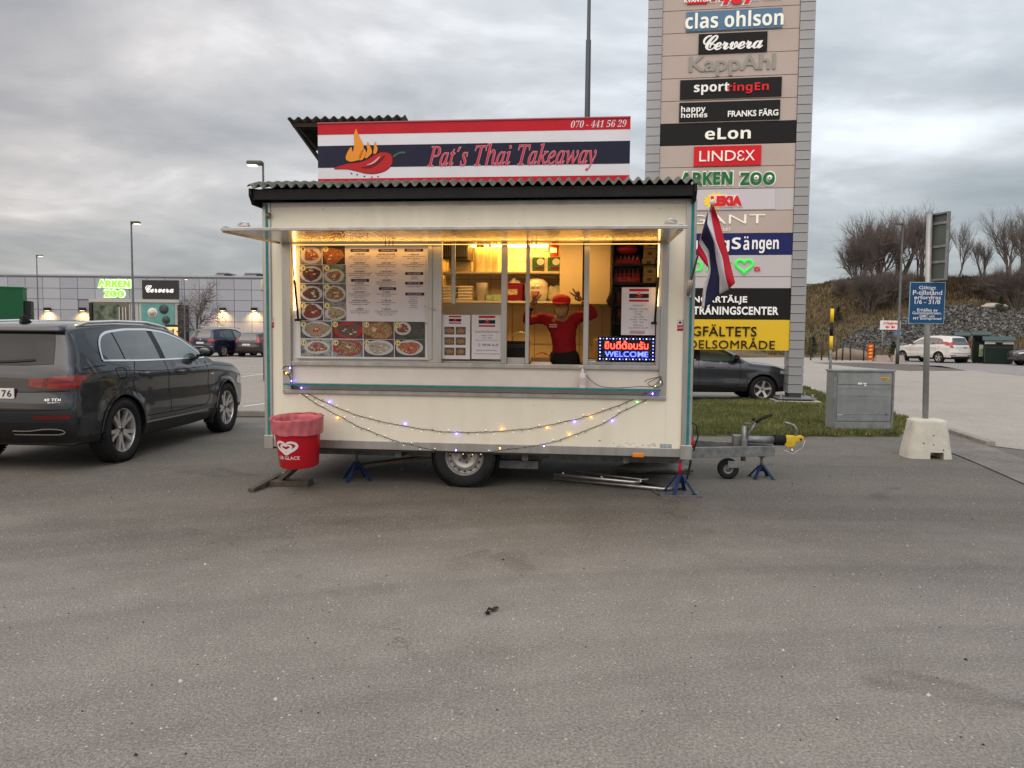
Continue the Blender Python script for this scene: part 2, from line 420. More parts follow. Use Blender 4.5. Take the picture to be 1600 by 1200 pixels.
class Car:
    def __init__(s, name, label, loc, rz, spec, paint, clad=None, group=None):
        s.t = thing(name, label, 'car', loc, rz, group)
        s.sp = spec; s.paint = paint; s.clad = clad or PLB
        s.L = spec['L']; s.hw = spec['W'] / 2
        s.body()
    def Wf(s, x, z):
        sp = s.sp; L_ = s.L
        u = (x - L_ * 0.5) / (L_ * 0.5)
        base = s.hw * (1 - 0.10 * abs(u) ** 3.2 - (0.05 * max(0, u) ** 4))
        zb = interp(sp['belt'], x)
        if z <= zb:
            y = base - 0.05 * ((z - 0.62) / 0.5) ** 2
            y += 0.014 * exp(-((z - (zb - 0.13)) / 0.035) ** 2)
            y -= 0.020 * exp(-((z - (zb - 0.34)) / 0.09) ** 2) * (1 if 0.9 < x < L_ - 1.2 else 0.3)
            if z < 0.42: y -= 0.05 * ((0.42 - z) / 0.2) ** 2
        else:
            yb = base - 0.05 * ((zb - 0.62) / 0.5) ** 2
            h = z - zb
            y = yb - 0.018 - h * sp.get('tumble', 0.40) - h * h * 0.25
        for wx in sp['wheels']:
            r = sqrt((x - wx) ** 2 + (z - sp['wr'] + 0.02) ** 2)
            y += 0.022 * exp(-((r - sp['wr'] - 0.075) / 0.05) ** 2)
        return max(y, 0.2)
    def body(s):
        sp = s.sp
        rows = resample(sp['prof'], 0.06)   # (tx,tz,c,bx,bz)
        n = len(rows); NS = 18; NT = 12
        halves = []
        for i, (tx, tz, c, bx, bz) in enumerate(rows):
            a = rows[max(0, i - 1)]; b = rows[min(n - 1, i + 1)]
            dx, dz = b[0] - a[0], b[1] - a[1]; l = max(1e-6, sqrt(dx * dx + dz * dz))
            nx, nz = -dz / l, dx / l       # outward (profile runs rear-bottom, over the roof, to the front)
            px, pz = tx - nx * c, tz - nz * c
            h = [(bx, 0.0, bz), (bx, 0.35, bz), (bx, s.Wf(bx, bz) - 0.07, bz)]
            for k in range(NS + 1):
                v = k / NS
                x = lerp(bx, px, v); z = lerp(bz + 0.03, pz, v)
                h.append((x, s.Wf(x, z), z))
            We = h[-1][1]
            for k in range(1, NT + 1):
                u = max(0.0, cos(pi / 2 * k / NT)) ** (2 / 2.9) if k < NT else 0
                cc = c * sin(pi / 2 * k / NT) ** (2 / 2.9)
                h.append((px + nx * cc, We * u, pz + nz * cc))
            halves.append(h)
        m = len(halves[0])
        ring = m + m - 2
        vs = []
        for h in halves:
            vs += h
            vs += [(p[0], -p[1], p[2]) for p in h[-2:0:-1]]
        fs = []
        for i in range(n - 1):
            for k in range(ring):
                a = i * ring + k; b = i * ring + (k + 1) % ring
                fs.append((a, b, b + ring, a + ring))
        fs.append(tuple(range(ring))); fs.append(tuple(range((n - 1) * ring, n * ring))[::-1])
        mb = MB(); mb.add(vs, fs, True)
        me = mb.mesh('body', [s.paint, SEAM, s.clad])
        s.bvh = BVHTree.FromPolygons([v.co.copy() for v in me.vertices], [tuple(p.vertices) for p in me.polygons])
        # wheel wells
        o = bpy.data.objects.new('body', me); COL.objects.link(o)
        cut = MB()
        for wx in sp['wheels']:
            for sg in (-1, 1):
                y0, y1 = sorted((sg * (s.hw - 0.34), sg * (s.hw + 0.2)))
                r = sp['wr'] + 0.055
                pr = [(wx + r * cos(2 * pi * k / 40), sp['wr'] - 0.005 + r * sin(2 * pi * k / 40)) for k in range(40)]
                cut.prism(pr, y0, y1)
        co = cut.build('cut', SEAM)
        md = o.modifiers.new('b', 'BOOLEAN'); md.object = co; md.operation = 'DIFFERENCE'; md.solver = 'EXACT'
        dg = bpy.context.evaluated_depsgraph_get()
        me2 = bpy.data.meshes.new_from_object(o.evaluated_get(dg))
        o.modifiers.clear(); o.data = me2; bpy.data.objects.remove(co)
        me2.materials.clear()
        for q in (s.paint, SEAM, s.clad): me2.materials.append(q)
        rr = sp['wr'] + 0.055
        for p in me2.polygons:
            c = p.center; idx = 0
            for wx in sp['wheels']:
                d = sqrt((c.x - wx) ** 2 + (c.z - sp['wr'] + 0.005) ** 2)
                if d < rr + 0.004 and abs(c.y) > s.hw - 0.36:
                    idx = 1
                elif d < rr + sp.get('archw', 0.05) and abs(c.y) > s.hw - 0.3 and c.z < 0.95 and sp.get('archclad'): idx = 2
            if c.z < sp.get('cladz', 0.33): idx = 2
            if c.z < 0.27 and abs(p.normal.z) > 0.7: idx = 1
            p.material_index = idx
        me2.polygons.foreach_set('use_smooth', [True] * len(me2.polygons))
        me2.set_sharp_from_angle(angle=R(32))
        o.parent = s.t; s.o = o
    def hit(s, p, d, off):
        h = s.bvh.ray_cast(Vector(p), Vector(d))
        if h[0] is None:
            q = s.bvh.find_nearest(Vector(p) + Vector(d) * 2.2); h = q
            return h[0] - Vector(d) * off
        nrm = h[1]
        if nrm.dot(Vector(d)) > 0: nrm = -nrm
        return h[0] + nrm * off
    def patch(s, name, A, B, m, view='S', side=1, off=0.004, nu=14, nv=6, parent=None, thick=0.0):
        """surface lying on the body between curves A and B; S: side view (x,z), R: rear view (y,z), F: front view, T: top (x,y)"""
        def on(c, u):
            t = u * (len(c) - 1); i = min(int(t), len(c) - 2); f = t - i
            return lerp(c[i][0], c[i + 1][0], f), lerp(c[i][1], c[i + 1][1], f)
        def fn(u, v):
            a = on(A, u); b = on(B, u); p = (lerp(a[0], b[0], v), lerp(a[1], b[1], v))
            if view == 'S': return s.hit((p[0], 3 * side, p[1]), (0, -side, 0), off)
            if view == 'R': return s.hit((-2, p[0], p[1]), (1, 0, 0), off)
            if view == 'F': return s.hit((s.L + 2, p[0], p[1]), (-1, 0, 0), off)
            return s.hit((p[0], p[1], 4), (0, 0, -1), off)
        mb = MB(); mb.grid(fn, nu, nv)
        o = mb.build(name, m, parent or s.t)
        if thick:
            so = o.modifiers.new('s', 'SOLIDIFY'); so.thickness = thick; so.offset = 0
        return o
    def ribbon(s, name, path, w, m, view='S', side=1, off=0.003, parent=None, step=0.06):
        pts = resample([(p[0], p[1]) for p in path], step) if len(path) > 2 or True else path
        A = []; B = []
        for i, p in enumerate(pts):
            a = pts[max(0, i - 1)]; b = pts[min(len(pts) - 1, i + 1)]
            dx, dz = b[0] - a[0], b[1] - a[1]; l = max(1e-6, sqrt(dx * dx + dz * dz))
            A.append((p[0] - dz / l * w / 2, p[1] + dx / l * w / 2)); B.append((p[0] + dz / l * w / 2, p[1] - dx / l * w / 2))
        return s.patch(name, A, B, m, view, side, off, len(pts) - 1, 1, parent)
    def side(s, x, z, off=0.0, sd=1):
        return s.hit((x, 3 * sd, z), (0, -sd, 0), off)

WHEELS = {}
def wheel_meshes(r, w, rr, style):
    key = (r, w, rr, style)
    if key in WHEELS: return WHEELS[key]
    t = MB(); h = w / 2
    prof = [(rr - 0.01, -h * 0.75), (rr, -h * 0.86), (rr + 0.03, -h), (r - 0.035, -h * 0.98), (r - 0.008, -h * 0.8), (r, -h * 0.55), (r, h * 0.55), (r - 0.008, h * 0.8), (r - 0.035, h * 0.98), (rr, h * 0.86)]
    t.lathe(prof, 48, 'Y')
    for k in range(60):      # tread blocks at the shoulder
        a = 2 * pi * k / 60
        for s_ in (-1, 1):
            c = Vector(((r - 0.006) * cos(a), s_ * h * 0.72, (r - 0.006) * sin(a)))
            tv = Vector((-sin(a), 0, cos(a))) * (pi * r / 60 * 0.62); ry = Vector((cos(a), 0, sin(a)))
            yy = Vector((0, h * 0.2, 0))
            vs = [c + tv * i + yy * j + ry * k2 for k2 in (0, 0.010) for i, j in ((-1, -1), (1, -1), (1, 1), (-1, 1))]
            t.add(vs, [(4, 5, 6, 7), (0, 1, 5, 4), (1, 2, 6, 5), (2, 3, 7, 6), (3, 0, 4, 7)], False)
    tm = t.mesh('wheel', RUB)
    m = MB()
    # barrel with lip; outer face toward -y
    m.lathe([(rr, -h * 0.86), (rr + 0.004, -h * 0.80), (rr - 0.012, -h * 0.78), (rr - 0.022, -h * 0.5), (rr - 0.03, h * 0.5)], 48, 'Y')
    m.m = 1
    m.lathe([(rr - 0.03, h * 0.0), (0.02, h * 0.0)], 32, 'Y')     # dark disc behind the spokes
    m.m = 0
    if style != 'steel':
        n = 5
        yo = -h * 0.62
        for k in range(n):
            a0 = 2 * pi * k / n + pi / 2
            offs = (-0.15, 0.15) if style == 'twin' else (0.0,)
            for of in offs:
                def sp_(rad, wd, y, tw=0):
                    a = a0 + of * (1.0 if style != 'twin' else (0.75 + 0.75 * rad / rr)) + tw
                    c = Vector((rad * cos(a), y, rad * sin(a))); tv = Vector((-sin(a), 0, cos(a)))
                    return c - tv * wd / 2, c + tv * wd / 2
                ws = (0.05, 0.036, 0.044) if style == 'twin' else (0.07, 0.055, 0.085)
                sc = rr / 0.24
                rows = [sp_(rr * 0.18, ws[0] * sc, yo + 0.012), sp_(rr * 0.55, ws[1] * sc, yo + 0.004), sp_(rr * 0.97, ws[2] * sc, yo - 0.01)]
                vs = []
                for p, q in rows: vs += [p, q, q + Vector((0, 0.035, 0)), p + Vector((0, 0.035, 0))]
                fs = [(0, 1, 2, 3), (8, 11, 10, 9)]
                for j in range(2):
                    b = j * 4
                    for e in range(4): fs.append((b + e, b + (e + 1) % 4, b + 4 + (e + 1) % 4, b + 4 + e))
                m.add(vs, fs, False)
        m.lathe([(0.0, yo + 0.004), (rr * 0.16, yo + 0.006), (rr * 0.22, yo + 0.02), (rr * 0.24, yo + 0.05)], 24, 'Y')
        m.m = 1
        m.lathe([(0.0, yo + 0.001), (rr * 0.10, yo + 0.001), (rr * 0.11, yo + 0.008)], 20, 'Y')
        for k in range(5):
            a = 2 * pi * k / 5 + pi / 2 + pi / 5
            c = (rr * 0.17 * cos(a), yo + 0.003, rr * 0.17 * sin(a))
            m.lathe([(0, 0), (0.008, 0), (0.009, 0.01)], 8, 'Y', c)
    rm = m.mesh('rim', [RIM, RIMD])
    rm.set_sharp_from_angle(angle=R(35))
    WHEELS[key] = (tm, rm)
    return WHEELS[key]
def put_wheels(car, style='star', w=0.23, inset=0.0, rr=None, ws=None):
    r = car.sp['wr']; rr = rr or r * 0.68
    tm, rm = wheel_meshes(r, w, rr, style)
    for wx in car.sp['wheels']:
        for sd in (-1, 1):
            y = sd * (car.hw - w / 2 - 0.005 + inset)
            wh = link('wheel', tm, car.t, (wx, y, r), (0, rnd.uniform(0, 1.2), pi if sd > 0 else 0))
            link('rim', rm, wh)

def std_car(c, sp, glass=GLC, chrome=True, detail=2, sides=(-1, 1), rear=True):
    """windows, lamps, seams, handles, mirrors from the spec's outlines"""
    top = sp['dlo_top']; bot = sp['dlo_bot']
    for sd in sides:
        for gi, (x0, x1) in enumerate(sp['panes']):
            k = 14
            xs = [lerp(x0, x1, i / k) for i in range(k + 1)]
            A = [(x, interp(bot, x) + 0.012) for x in xs]; B = [(x, max(interp(top, x) - 0.012, interp(bot, x) + 0.014)) for x in xs]
            g = glass
            if gi == len(sp['panes']) - 1 and sp.get('front_glass'): g = sp['front_glass']
            c.patch('side_window', A, B, g, 'S', sd, 0.005, 16, 8)
        xs = [p[0] for p in top]
        # dark pillars between panes
        A = [(x, interp(bot, x) + 0.006) for x in [lerp(xs[0] + 0.01, xs[-1] - 0.01, i / 30) for i in range(31)]]
        B = [(x, interp(top, x) - 0.006) for x in [lerp(xs[0] + 0.01, xs[-1] - 0.01, i / 30) for i in range(31)]]
        c.patch('window_pillar', A, B, PLB, 'S', sd, 0.002, 40, 8)
        if chrome:
            c.ribbon('window_trim', list(top), 0.026, CHROME, 'S', sd, 0.008)
            c.ribbon('window_trim', list(bot), 0.02, CHROME, 'S', sd, 0.008)
        if detail:
            for path in sp['seams']: c.ribbon('door_seam', path, 0.010, SEAM, 'S', sd, 0.002)
            for (x, z) in sp['handles']:
                p = c.side(x, z, 0.0, sd)
                mb = MB(); mb.m = 0
                mb.ell((0, sd * 0.018, 0), (0.095, 0.016, 0.017), 12, 6)
                mb.ell((-0.07, sd * 0.006, 0), (0.02, 0.014, 0.014), 8, 5); mb.ell((0.07, sd * 0.006, 0), (0.02, 0.014, 0.014), 8, 5)
                h = mb.build('door_handle', [c.paint], c.t, loc=p)
                q = MB(); q.ell((0, 0, -0.006), (0.07, 0.006, 0.03), 12, 6)
                q.build('handle_recess', SEAM, h)
        mx, mz = sp['mirror']
        p = c.side(mx, mz, 0.0, sd)
        mb = MB()
        mb.ell((-0.02, sd * 0.14, 0.06), (0.085, 0.11, 0.075), 16, 10)
        mb.ell((0.0, sd * 0.03, 0.0), (0.05, 0.06, 0.022), 12, 6)
        mo = mb.build('mirror', c.sp.get('mirror_mat', c.paint), c.t, loc=p)
        q = MB(); q.ell((-0.088, sd * 0.14, 0.06), (0.018, 0.078, 0.052), 16, 8); q.build('mirror_glass', GLC, mo)
    # windscreen and rear window
    if 'ws' in sp:
        (x0, y0), (x1, y1) = sp['ws']
        c.patch('windscreen', [(x0, -y0), (x0 + 0.03, 0), (x0, y0)], [(x1, -y1), (x1 + 0.08, 0), (x1, y1)], glass, 'T', 1, 0.004, 20, 10)
    if 'rw' in sp:
        (z0, y0), (z1, y1) = sp['rw']
        c.patch('rear_window', [(-y0, z0), (-y0 * 0.5, z0 - 0.015), (y0 * 0.5, z0 - 0.015), (y0, z0)], [(-y1, z1), (-y1 * 0.5, z1 + 0.01), (y1 * 0.5, z1 + 0.01), (y1, z1)], sp.get('rear_glass', GLC), 'R', 1, 0.005, 24, 10)

def q5_spec():
    L_ = 4.66
    return dict(L=L_, W=1.90, wr=0.365, wheels=(0.93, 3.75), archclad=False, cladz=0.36, tumble=0.40,
        belt=[(0, 1.00), (0.6, 1.07), (2.0, 1.055), (3.4, 1.03), (4.0, 0.97), (4.66, 0.84)],
        prof=[(0.20, 0.27, 0.04, 0.22, 0.26), (0.08, 0.36, 0.12, 0.23, 0.255), (0.02, 0.50, 0.20, 0.24, 0.25), (0.0, 0.66, 0.22, 0.27, 0.25), (0.045, 0.78, 0.20, 0.32, 0.25), (0.06, 0.84, 0.19, 0.36, 0.25), (0.055, 0.95, 0.16, 0.42, 0.25),
              (0.10, 1.08, 0.16, 0.5, 0.25), (0.27, 1.36, 0.15, 0.62, 0.24), (0.30, 1.53, 0.13, 0.7, 0.24), (0.36, 1.575, 0.10, 0.75, 0.24), (0.7, 1.625, 0.08, 0.95, 0.23), (1.3, 1.655, 0.075, 1.4, 0.22), (2.0, 1.645, 0.075, 2.05, 0.22), (2.45, 1.59, 0.08, 2.45, 0.22),
              (2.85, 1.41, 0.11, 2.8, 0.22), (3.38, 1.10, 0.12, 3.3, 0.23), (3.55, 1.065, 0.07, 3.5, 0.23), (4.1, 1.01, 0.07, 4.0, 0.24), (4.45, 0.91, 0.12, 4.25, 0.25), (4.6, 0.78, 0.2, 4.36, 0.26), (4.66, 0.6, 0.22, 4.40, 0.27), (4.62, 0.4, 0.15, 4.42, 0.27), (4.5, 0.29, 0.05, 4.45, 0.28)],
        dlo_top=[(0.70, 1.13), (0.74, 1.28), (0.84, 1.40), (1.0, 1.47), (1.4, 1.515), (1.9, 1.52), (2.3, 1.475), (2.65, 1.36), (2.95, 1.20), (3.12, 1.095)],
        dlo_bot=[(0.70, 1.12), (1.4, 1.10), (2.2, 1.09), (3.12, 1.085)],
        panes=[(0.71, 1.10), (1.13, 1.90), (2.03, 3.10)], front_glass=GLC2,
        seams=[[(1.30, 1.09), (1.18, 0.95), (1.16, 0.80), (1.34, 0.55), (1.42, 0.42)], [(1.98, 1.08), (1.99, 0.8), (2.0, 0.42)], [(3.10, 1.07), (3.12, 0.9), (3.13, 0.5), (3.02, 0.42)], [(1.42, 0.42), (2.2, 0.41), (3.02, 0.42)], [(0.70, 1.07), (0.50, 1.06), (0.30, 1.03)],
               [(0.86, 1.03), (0.86, 0.90), (1.04, 0.90), (1.07, 1.03), (0.86, 1.03)]],
        handles=[(1.40, 0.945), (2.28, 0.93)], mirror=(2.98, 1.12), mirror_mat=BLACK, ws=((3.32, 0.66), (2.52, 0.55)), rw=((1.10, 0.62), (1.50, 0.52)))
def lift(sp, k=0.075):
    def z_(z): return z + k * min(1, max(0, (z - 0.2) / 0.12)) * min(1, max(0, (1.66 - z) / 0.30))
    q = dict(sp)
    q['belt'] = [(x, z_(z)) for x, z in sp['belt']]; q['prof'] = [(a, z_(b), c, d_, z_(e) if e > 0.2 else e) for a, b, c, d_, e in sp['prof']]
    for n_ in ('dlo_top', 'dlo_bot', 'handles'): q[n_] = [(x, z_(z)) for x, z in sp[n_]]
    q['seams'] = [[(x, z_(z)) for x, z in p] for p in sp['seams']]; q['mirror'] = (sp['mirror'][0], z_(sp['mirror'][1]))
    q['rw'] = tuple((z_(a), b) for a, b in sp['rw'])
    q['cladz'] = 0.40
    return q
def small_spec(L_, W, H, wr=0.31, wheels=None, hatch=0.0):
    """generic five-door body scaled to length, width and height"""
    q = q5_spec(); k = L_ / 4.66; h = H / 1.655
    f = lambda x: x * k
    def g(z): return 0.2 + (z - 0.2) * (H - 0.2) / (1.655 - 0.2)
    sp = dict(q)
    sp.update(L=L_, W=W, wr=wr, wheels=wheels or (f(0.93), f(3.75)))
    sp['belt'] = [(f(x), g(z)) for x, z in q['belt']]
    sp['prof'] = [(f(a), g(b), c * min(k, 1), f(d_), g(e)) for a, b, c, d_, e in q['prof']]
    for n_ in ('dlo_top', 'dlo_bot', 'handles'): sp[n_] = [(f(x), g(z)) for x, z in q[n_]]
    sp['panes'] = [(f(a), f(b)) for a, b in q['panes']]
    sp['seams'] = [[(f(x), g(z)) for x, z in p] for p in q['seams']]
    sp['mirror'] = (f(q['mirror'][0]), g(q['mirror'][1]))
    kw = W / 1.9
    sp['ws'] = tuple((f(a), b * kw) for a, b in q['ws']); sp['rw'] = tuple((g(a), b * kw) for a, b in q['rw'])
    return sp
# ------------------------------------------------------------------ ground
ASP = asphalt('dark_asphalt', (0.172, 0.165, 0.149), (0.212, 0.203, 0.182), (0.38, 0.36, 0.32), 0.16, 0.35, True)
ROAD = asphalt('road_asphalt', (0.31, 0.288, 0.255), (0.36, 0.335, 0.295), (0.5, 0.46, 0.41), 0.15)
LOT = asphalt('parking_asphalt', (0.25, 0.23, 0.20), (0.30, 0.275, 0.24), (0.5, 0.46, 0.41), 0.15)
GRASSB = mat('grass_soil', (0.06, 0.065, 0.022), 0.9, var=0.5, vscale=3, bump=0.6, bscale=30, bdist=0.03)
KERB = mat('kerb_stone', (0.26, 0.245, 0.22), 0.85, var=0.2, vscale=4, bump=0.4, bscale=30, dirt=0.4)
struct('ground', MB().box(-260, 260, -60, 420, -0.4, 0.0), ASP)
def sheet(name, pts, z, m):
    return struct(name, MB().add([(p[0], p[1], z) for p in pts], [tuple(range(len(pts)))], False), m, fix=True)
def gp(*pts): return [gnd(a, b) for a, b in pts]
# light parking area behind the trailer, across the whole width
kl = gnd(378, 652); kr = gnd(412, 652.5)
yk = kl.y
sheet('parking_area', [(-70, yk + 0.12), (3.0, yk + 0.12), (3.0, 18.4), (8.2, 18.4), (15.5, 60), (15.5, 110), (-70, 110)], 0.004, LOT)
g1, g2, g3 = gnd(1290, 622), gnd(1415, 655), gnd(1552, 699)
# road to the right of the verge, running away from the camera
road = [gnd(1238, 606), gnd(1262, 606), gnd(1292, 618), gnd(1350, 634), gnd(1416, 655), gnd(1482, 674), gnd(1548, 697), (9.5, 6.0, 0), (11, -20, 0), (70, -20, 0), (70, 56, 0), (13, 56, 0)]
sheet('road', [(p[0], p[1]) for p in road], 0.008, ROAD)
# dark worn strip beside the far bay
strip = [gnd(1268, 566.5), gnd(1360, 567), gnd(1470, 572), gnd(1512, 579.5), gnd(1420, 580), gnd(1340, 574)]
sheet('road_patch', strip, 0.012, asphalt('patched_asphalt', (0.10, 0.088, 0.078), (0.14, 0.122, 0.105), (0.3, 0.27, 0.24), 0.3))
bay = [gnd(1508, 578), gnd(1380, 566), gnd(1400, 561.5), gnd(1700, 563), gnd(1760, 600), gnd(1600, 588)]
sheet('lay_by', bay, 0.012, asphalt('layby_asphalt', (0.225, 0.215, 0.21), (0.27, 0.258, 0.25), (0.45, 0.42, 0.4), 0.15))
# gravelly worn edge between the lot and the road
edge = [gnd(1416, 657), gnd(1482, 676), gnd(1550, 700), gnd(1640, 735), Vector((9.4, 5.9, 0)), Vector((14, -4, 0)), Vector((12, -4, 0)), gnd(1640, 775), gnd(1520, 722), gnd(1440, 690), gnd(1400, 672)]
sheet('worn_edge', edge, 0.0115, asphalt('gritty_asphalt', (0.135, 0.125, 0.112), (0.20, 0.188, 0.168), (0.45, 0.42, 0.38), 0.35, 1.2))

# kerb of the parking area: single stones
km = MB().box(-0.49, 0.49, 0, 0.13, 0, 0.11).mesh('kerb_stone', KERB)
kb = MB().box(-22, 3.0, yk + 0.012, yk + 0.118, -0.02, 0.09).build('kerb', KERB); tag(kb, kind='structure')
for i in range(24):
    o = link('kerb_stone', km, kb, (-21.5 + i * 1.0, yk, 0.004 + rnd.uniform(-0.004, 0.006)))
    b = o.modifiers.new('b', 'BEVEL'); b.width = 0.012
# kerb stones beside the concrete block
a, b2 = gnd(1482, 675), gnd(1549, 697)
kd = (b2 - a); nk = 3
kk = MB().bar((a.x, a.y, 0.02), (b2.x, b2.y, 0.02), 0.10, 0.03).build('roadside_kerb', KERB); tag(kk, kind='structure')
for i in range(nk):
    p = a + kd * ((i + 0.02) / nk); q = a + kd * ((i + 0.97) / nk)
    MB().bar((p.x, p.y, 0.03), (q.x, q.y, 0.03), 0.13, 0.075).build('kerb_stone', KERB, kk, bev=0.01)

# painted bay lines
LINE = mat('road_paint', (0.62, 0.60, 0.56), 0.7, dirt=0.5, dirtcol=(0.3, 0.28, 0.25), var=0.1, vscale=8)
def line(name, p, q, w, z=0.009):
    p = Vector((p[0], p[1], 0)); q = Vector((q[0], q[1], 0)); d = (q - p).normalized(); n = Vector((-d.y, d.x, 0)) * w / 2
    return struct(name, MB().add([(*(p - n).xy, z), (*(q - n).xy, z), (*(q + n).xy, z), (*(p + n).xy, z)], [(0, 1, 2, 3)], False), LINE)
for (u, v) in (((380, 635.5), (440, 628)), ((378, 589), (440, 581)), ((373, 574), (440, 572)), ((372, 584.5), (440, 584)), ((300, 566), (440, 561)), ((0, 590), (-60, 596))):
    line('bay_line', gnd(*u), gnd(*v), 0.11)

# verge
vpts = [gnd(985, 681), gnd(1405, 683), gnd(1420, 668), gnd(1414, 655), gnd(1350, 637), gnd(1291, 620), gnd(1262, 607), gnd(1243, 607), gnd(1226, 626), gnd(1075, 630), gnd(960, 631)]
n = len(vpts)
cxv = sum((p.x for p in vpts)) / n; cyv = sum((p.y for p in vpts)) / n
mb = MB(); vs = [(p.x, p.y, 0.0) for p in vpts]
inner = [(lerp(p.x, cxv, 0.05), lerp(p.y, cyv, 0.05), 0.055) for p in vpts]
mb.add(vs + inner, [(i, (i + 1) % n, (i + 1) % n + n, i + n) for i in range(n)] + [tuple(range(n, 2 * n))], True)
verge = struct('grass_verge', mb, GRASSB)
def inside(x, y, poly):
    c = False; j = len(poly) - 1
    for i in range(len(poly)):
        a, b = poly[i], poly[j]
        if (a[1] > y) != (b[1] > y) and x < (b[0] - a[0]) * (y - a[1]) / (b[1] - a[1]) + a[0]: c = not c
        j = i
    return c
GB = [mat('grass_green', (0.105, 0.15, 0.038), 0.7, var=0.3, vscale=2), mat('grass_yellow', (0.20, 0.175, 0.07), 0.75, var=0.3, vscale=2), mat('grass_brown', (0.12, 0.085, 0.042), 0.8, var=0.3, vscale=2), mat('grass_dark', (0.055, 0.075, 0.022), 0.75)]
poly = [(p.x, p.y) for p in vpts]
xs = [p[0] for p in poly]; ys = [p[1] for p in poly]
mb = MB(); cnt = 0
while cnt < 62000:
    x = rnd.uniform(min(xs), max(xs)); y = min(ys) - 0.15 + (max(ys) - min(ys) + 0.2) * rnd.random() ** 1.3
    q_ = noise.noise(Vector((x * 3, y * 3, 8))) * 0.22
    if not inside(x + q_, y + q_, poly): continue
    cnt += 1
    nz = noise.noise(Vector((x * 0.8, y * 0.8, 3)))
    h = rnd.uniform(0.025, 0.062) * (1.1 + nz * 0.9); w = rnd.uniform(0.004, 0.009) * (1 + (y - 11) / 10)
    a = rnd.uniform(0, 2 * pi); lx, ly = cos(a) * h * 0.6, sin(a) * h * 0.6; a2 = rnd.uniform(0, pi); wx, wy = cos(a2) * w, sin(a2) * w
    r_ = rnd.random() + nz * 0.5
    mb.m = 1 if r_ > 0.72 else 2 if r_ < 0.10 else 3 if r_ < 0.3 else 0
    mb.add([(x - wx, y - wy, 0.03), (x + wx, y + wy, 0.03), (x + lx, y + ly, 0.05 + h)], [(0, 1, 2)], False)
tag(mb.build('grass', GB, fix=False), 'short rough grass on the verge around the sign tower', 'grass', kind='stuff')

# loose grit on the asphalt
mb = MB(); GR = [mat('grit_pale', (0.5, 0.48, 0.44), 0.8), mat('grit_dark', (0.03, 0.027, 0.024), 0.9), mat('grit_grey', (0.22, 0.2, 0.18), 0.9)]
for i in range(1500):
    y = 1.9 + 11 * rnd.random() ** 1.2; x = rnd.uniform(-0.72, 0.72) * y
    r = rnd.uniform(0.002, 0.006) * (1.0 if rnd.random() < 0.95 else 1.8)
    mb.m = rnd.choice((0, 1, 1, 2, 2, 2))
    a = rnd.uniform(0, 6)
    c, s_ = cos(a), sin(a)
    mb.add([(x + c * r, y + s_ * r, 0.0), (x - s_ * r * 1.2, y + c * r * 1.2, 0.0), (x - c * r, y - s_ * r, 0.0), (x + s_ * r, y - c * r, 0.0), (x, y, r * 1.1)], [(0, 1, 4), (1, 2, 4), (2, 3, 4), (3, 0, 4)], False)
g_ = mb.build('grit', GR, fix=False); tag(g_, 'loose grit scattered over the dark asphalt', 'grit', kind='stuff')
# the dead leaf in the foreground
p = gnd(770, 957)
t = thing('dead_leaf', 'small dark crumpled leaf alone in the middle of the asphalt', 'leaf', (p.x, p.y, 0.002))
LEAF = mat('dead_leaf', (0.03, 0.024, 0.018), 0.8, var=0.4, vscale=60)
for k, (dx, dy, a, s_) in enumerate(((0.0, 0.02, 0.4, 1.0), (-0.03, -0.035, 1.3, 0.8), (0.012, 0.045, 2.4, 0.55))):
    mb = MB()
    def fn(u, v, s_=s_): 
        w = sin(pi * u) ** 0.7 * 0.018 * s_; x = (u - 0.5) * 0.07 * s_
        return (x, (v - 0.5) * 2 * w, 0.004 + 0.010 * s_ * abs(v - 0.5) * 2 + 0.006 * sin(u * 9))
    mb.grid(fn, 8, 4); mb.build('blade', LEAF, t, loc=(dx, dy, 0), rot=(0.1, 0.2 * k, a))

# ------------------------------------------------------------------ hill on the right
def hill_z(x, y):
    # the toe runs at a slight angle; the ridge top is level
    toe = 50.5 + 0.02 * (x - 20) + 5 * exp(-((x - 24) / 9) ** 2)
    top = 7.1 + 0.35 * noise.noise(Vector((x * 0.12, y * 0.12, 0)))
    lft = min(1, max(0, (x - 20.5) / 11)); lft = lft * lft * (3 - 2 * lft)
    f = min(1, max(0, (y - toe) / 24.0)); f = f * f * (3 - 2 * f)
    z = top * f * (0.62 + 0.38 * lft) * min(1, max(0, (x - 6) / 12))
    return z + 0.30 * f * noise.noise(Vector((x * 0.4, y * 0.4, 5))) + 0.12 * min(1, f * 6) * noise.noise(Vector((x * 1.5, y * 1.5, 9))) - 0.02
m = bpy.data.materials.new('hill_grass'); m.use_nodes = True; t_ = m.node_tree; b_ = t_.nodes['Principled BSDF']
b_.inputs['Roughness'].default_value = 0.95
g_n = N(t_, 'ShaderNodeNewGeometry')
a1 = N(t_, 'ShaderNodeTexNoise', Scale=0.22, Detail=8.0, Roughness=0.6); L(t_, g_n.outputs['Position'], a1.inputs['Vector'])
a2 = N(t_, 'ShaderNodeTexNoise', Scale=3.5, Detail=8.0, Roughness=0.75); L(t_, g_n.outputs['Position'], a2.inputs['Vector'])
c1 = ramp(t_, a1.outputs[0], [(0.3, (0.055, 0.040, 0.024)), (0.46, (0.13, 0.095, 0.05)), (0.6, (0.18, 0.14, 0.07)), (0.75, (0.10, 0.10, 0.04))])
c1 = MIX(t_, 1.0, c1, ramp(t_, a2.outputs[0], [(0.3, (0.45,) * 3), (0.7, (1.35,) * 3)]), 'MULTIPLY')
L(t_, c1, b_.inputs['Base Color'])
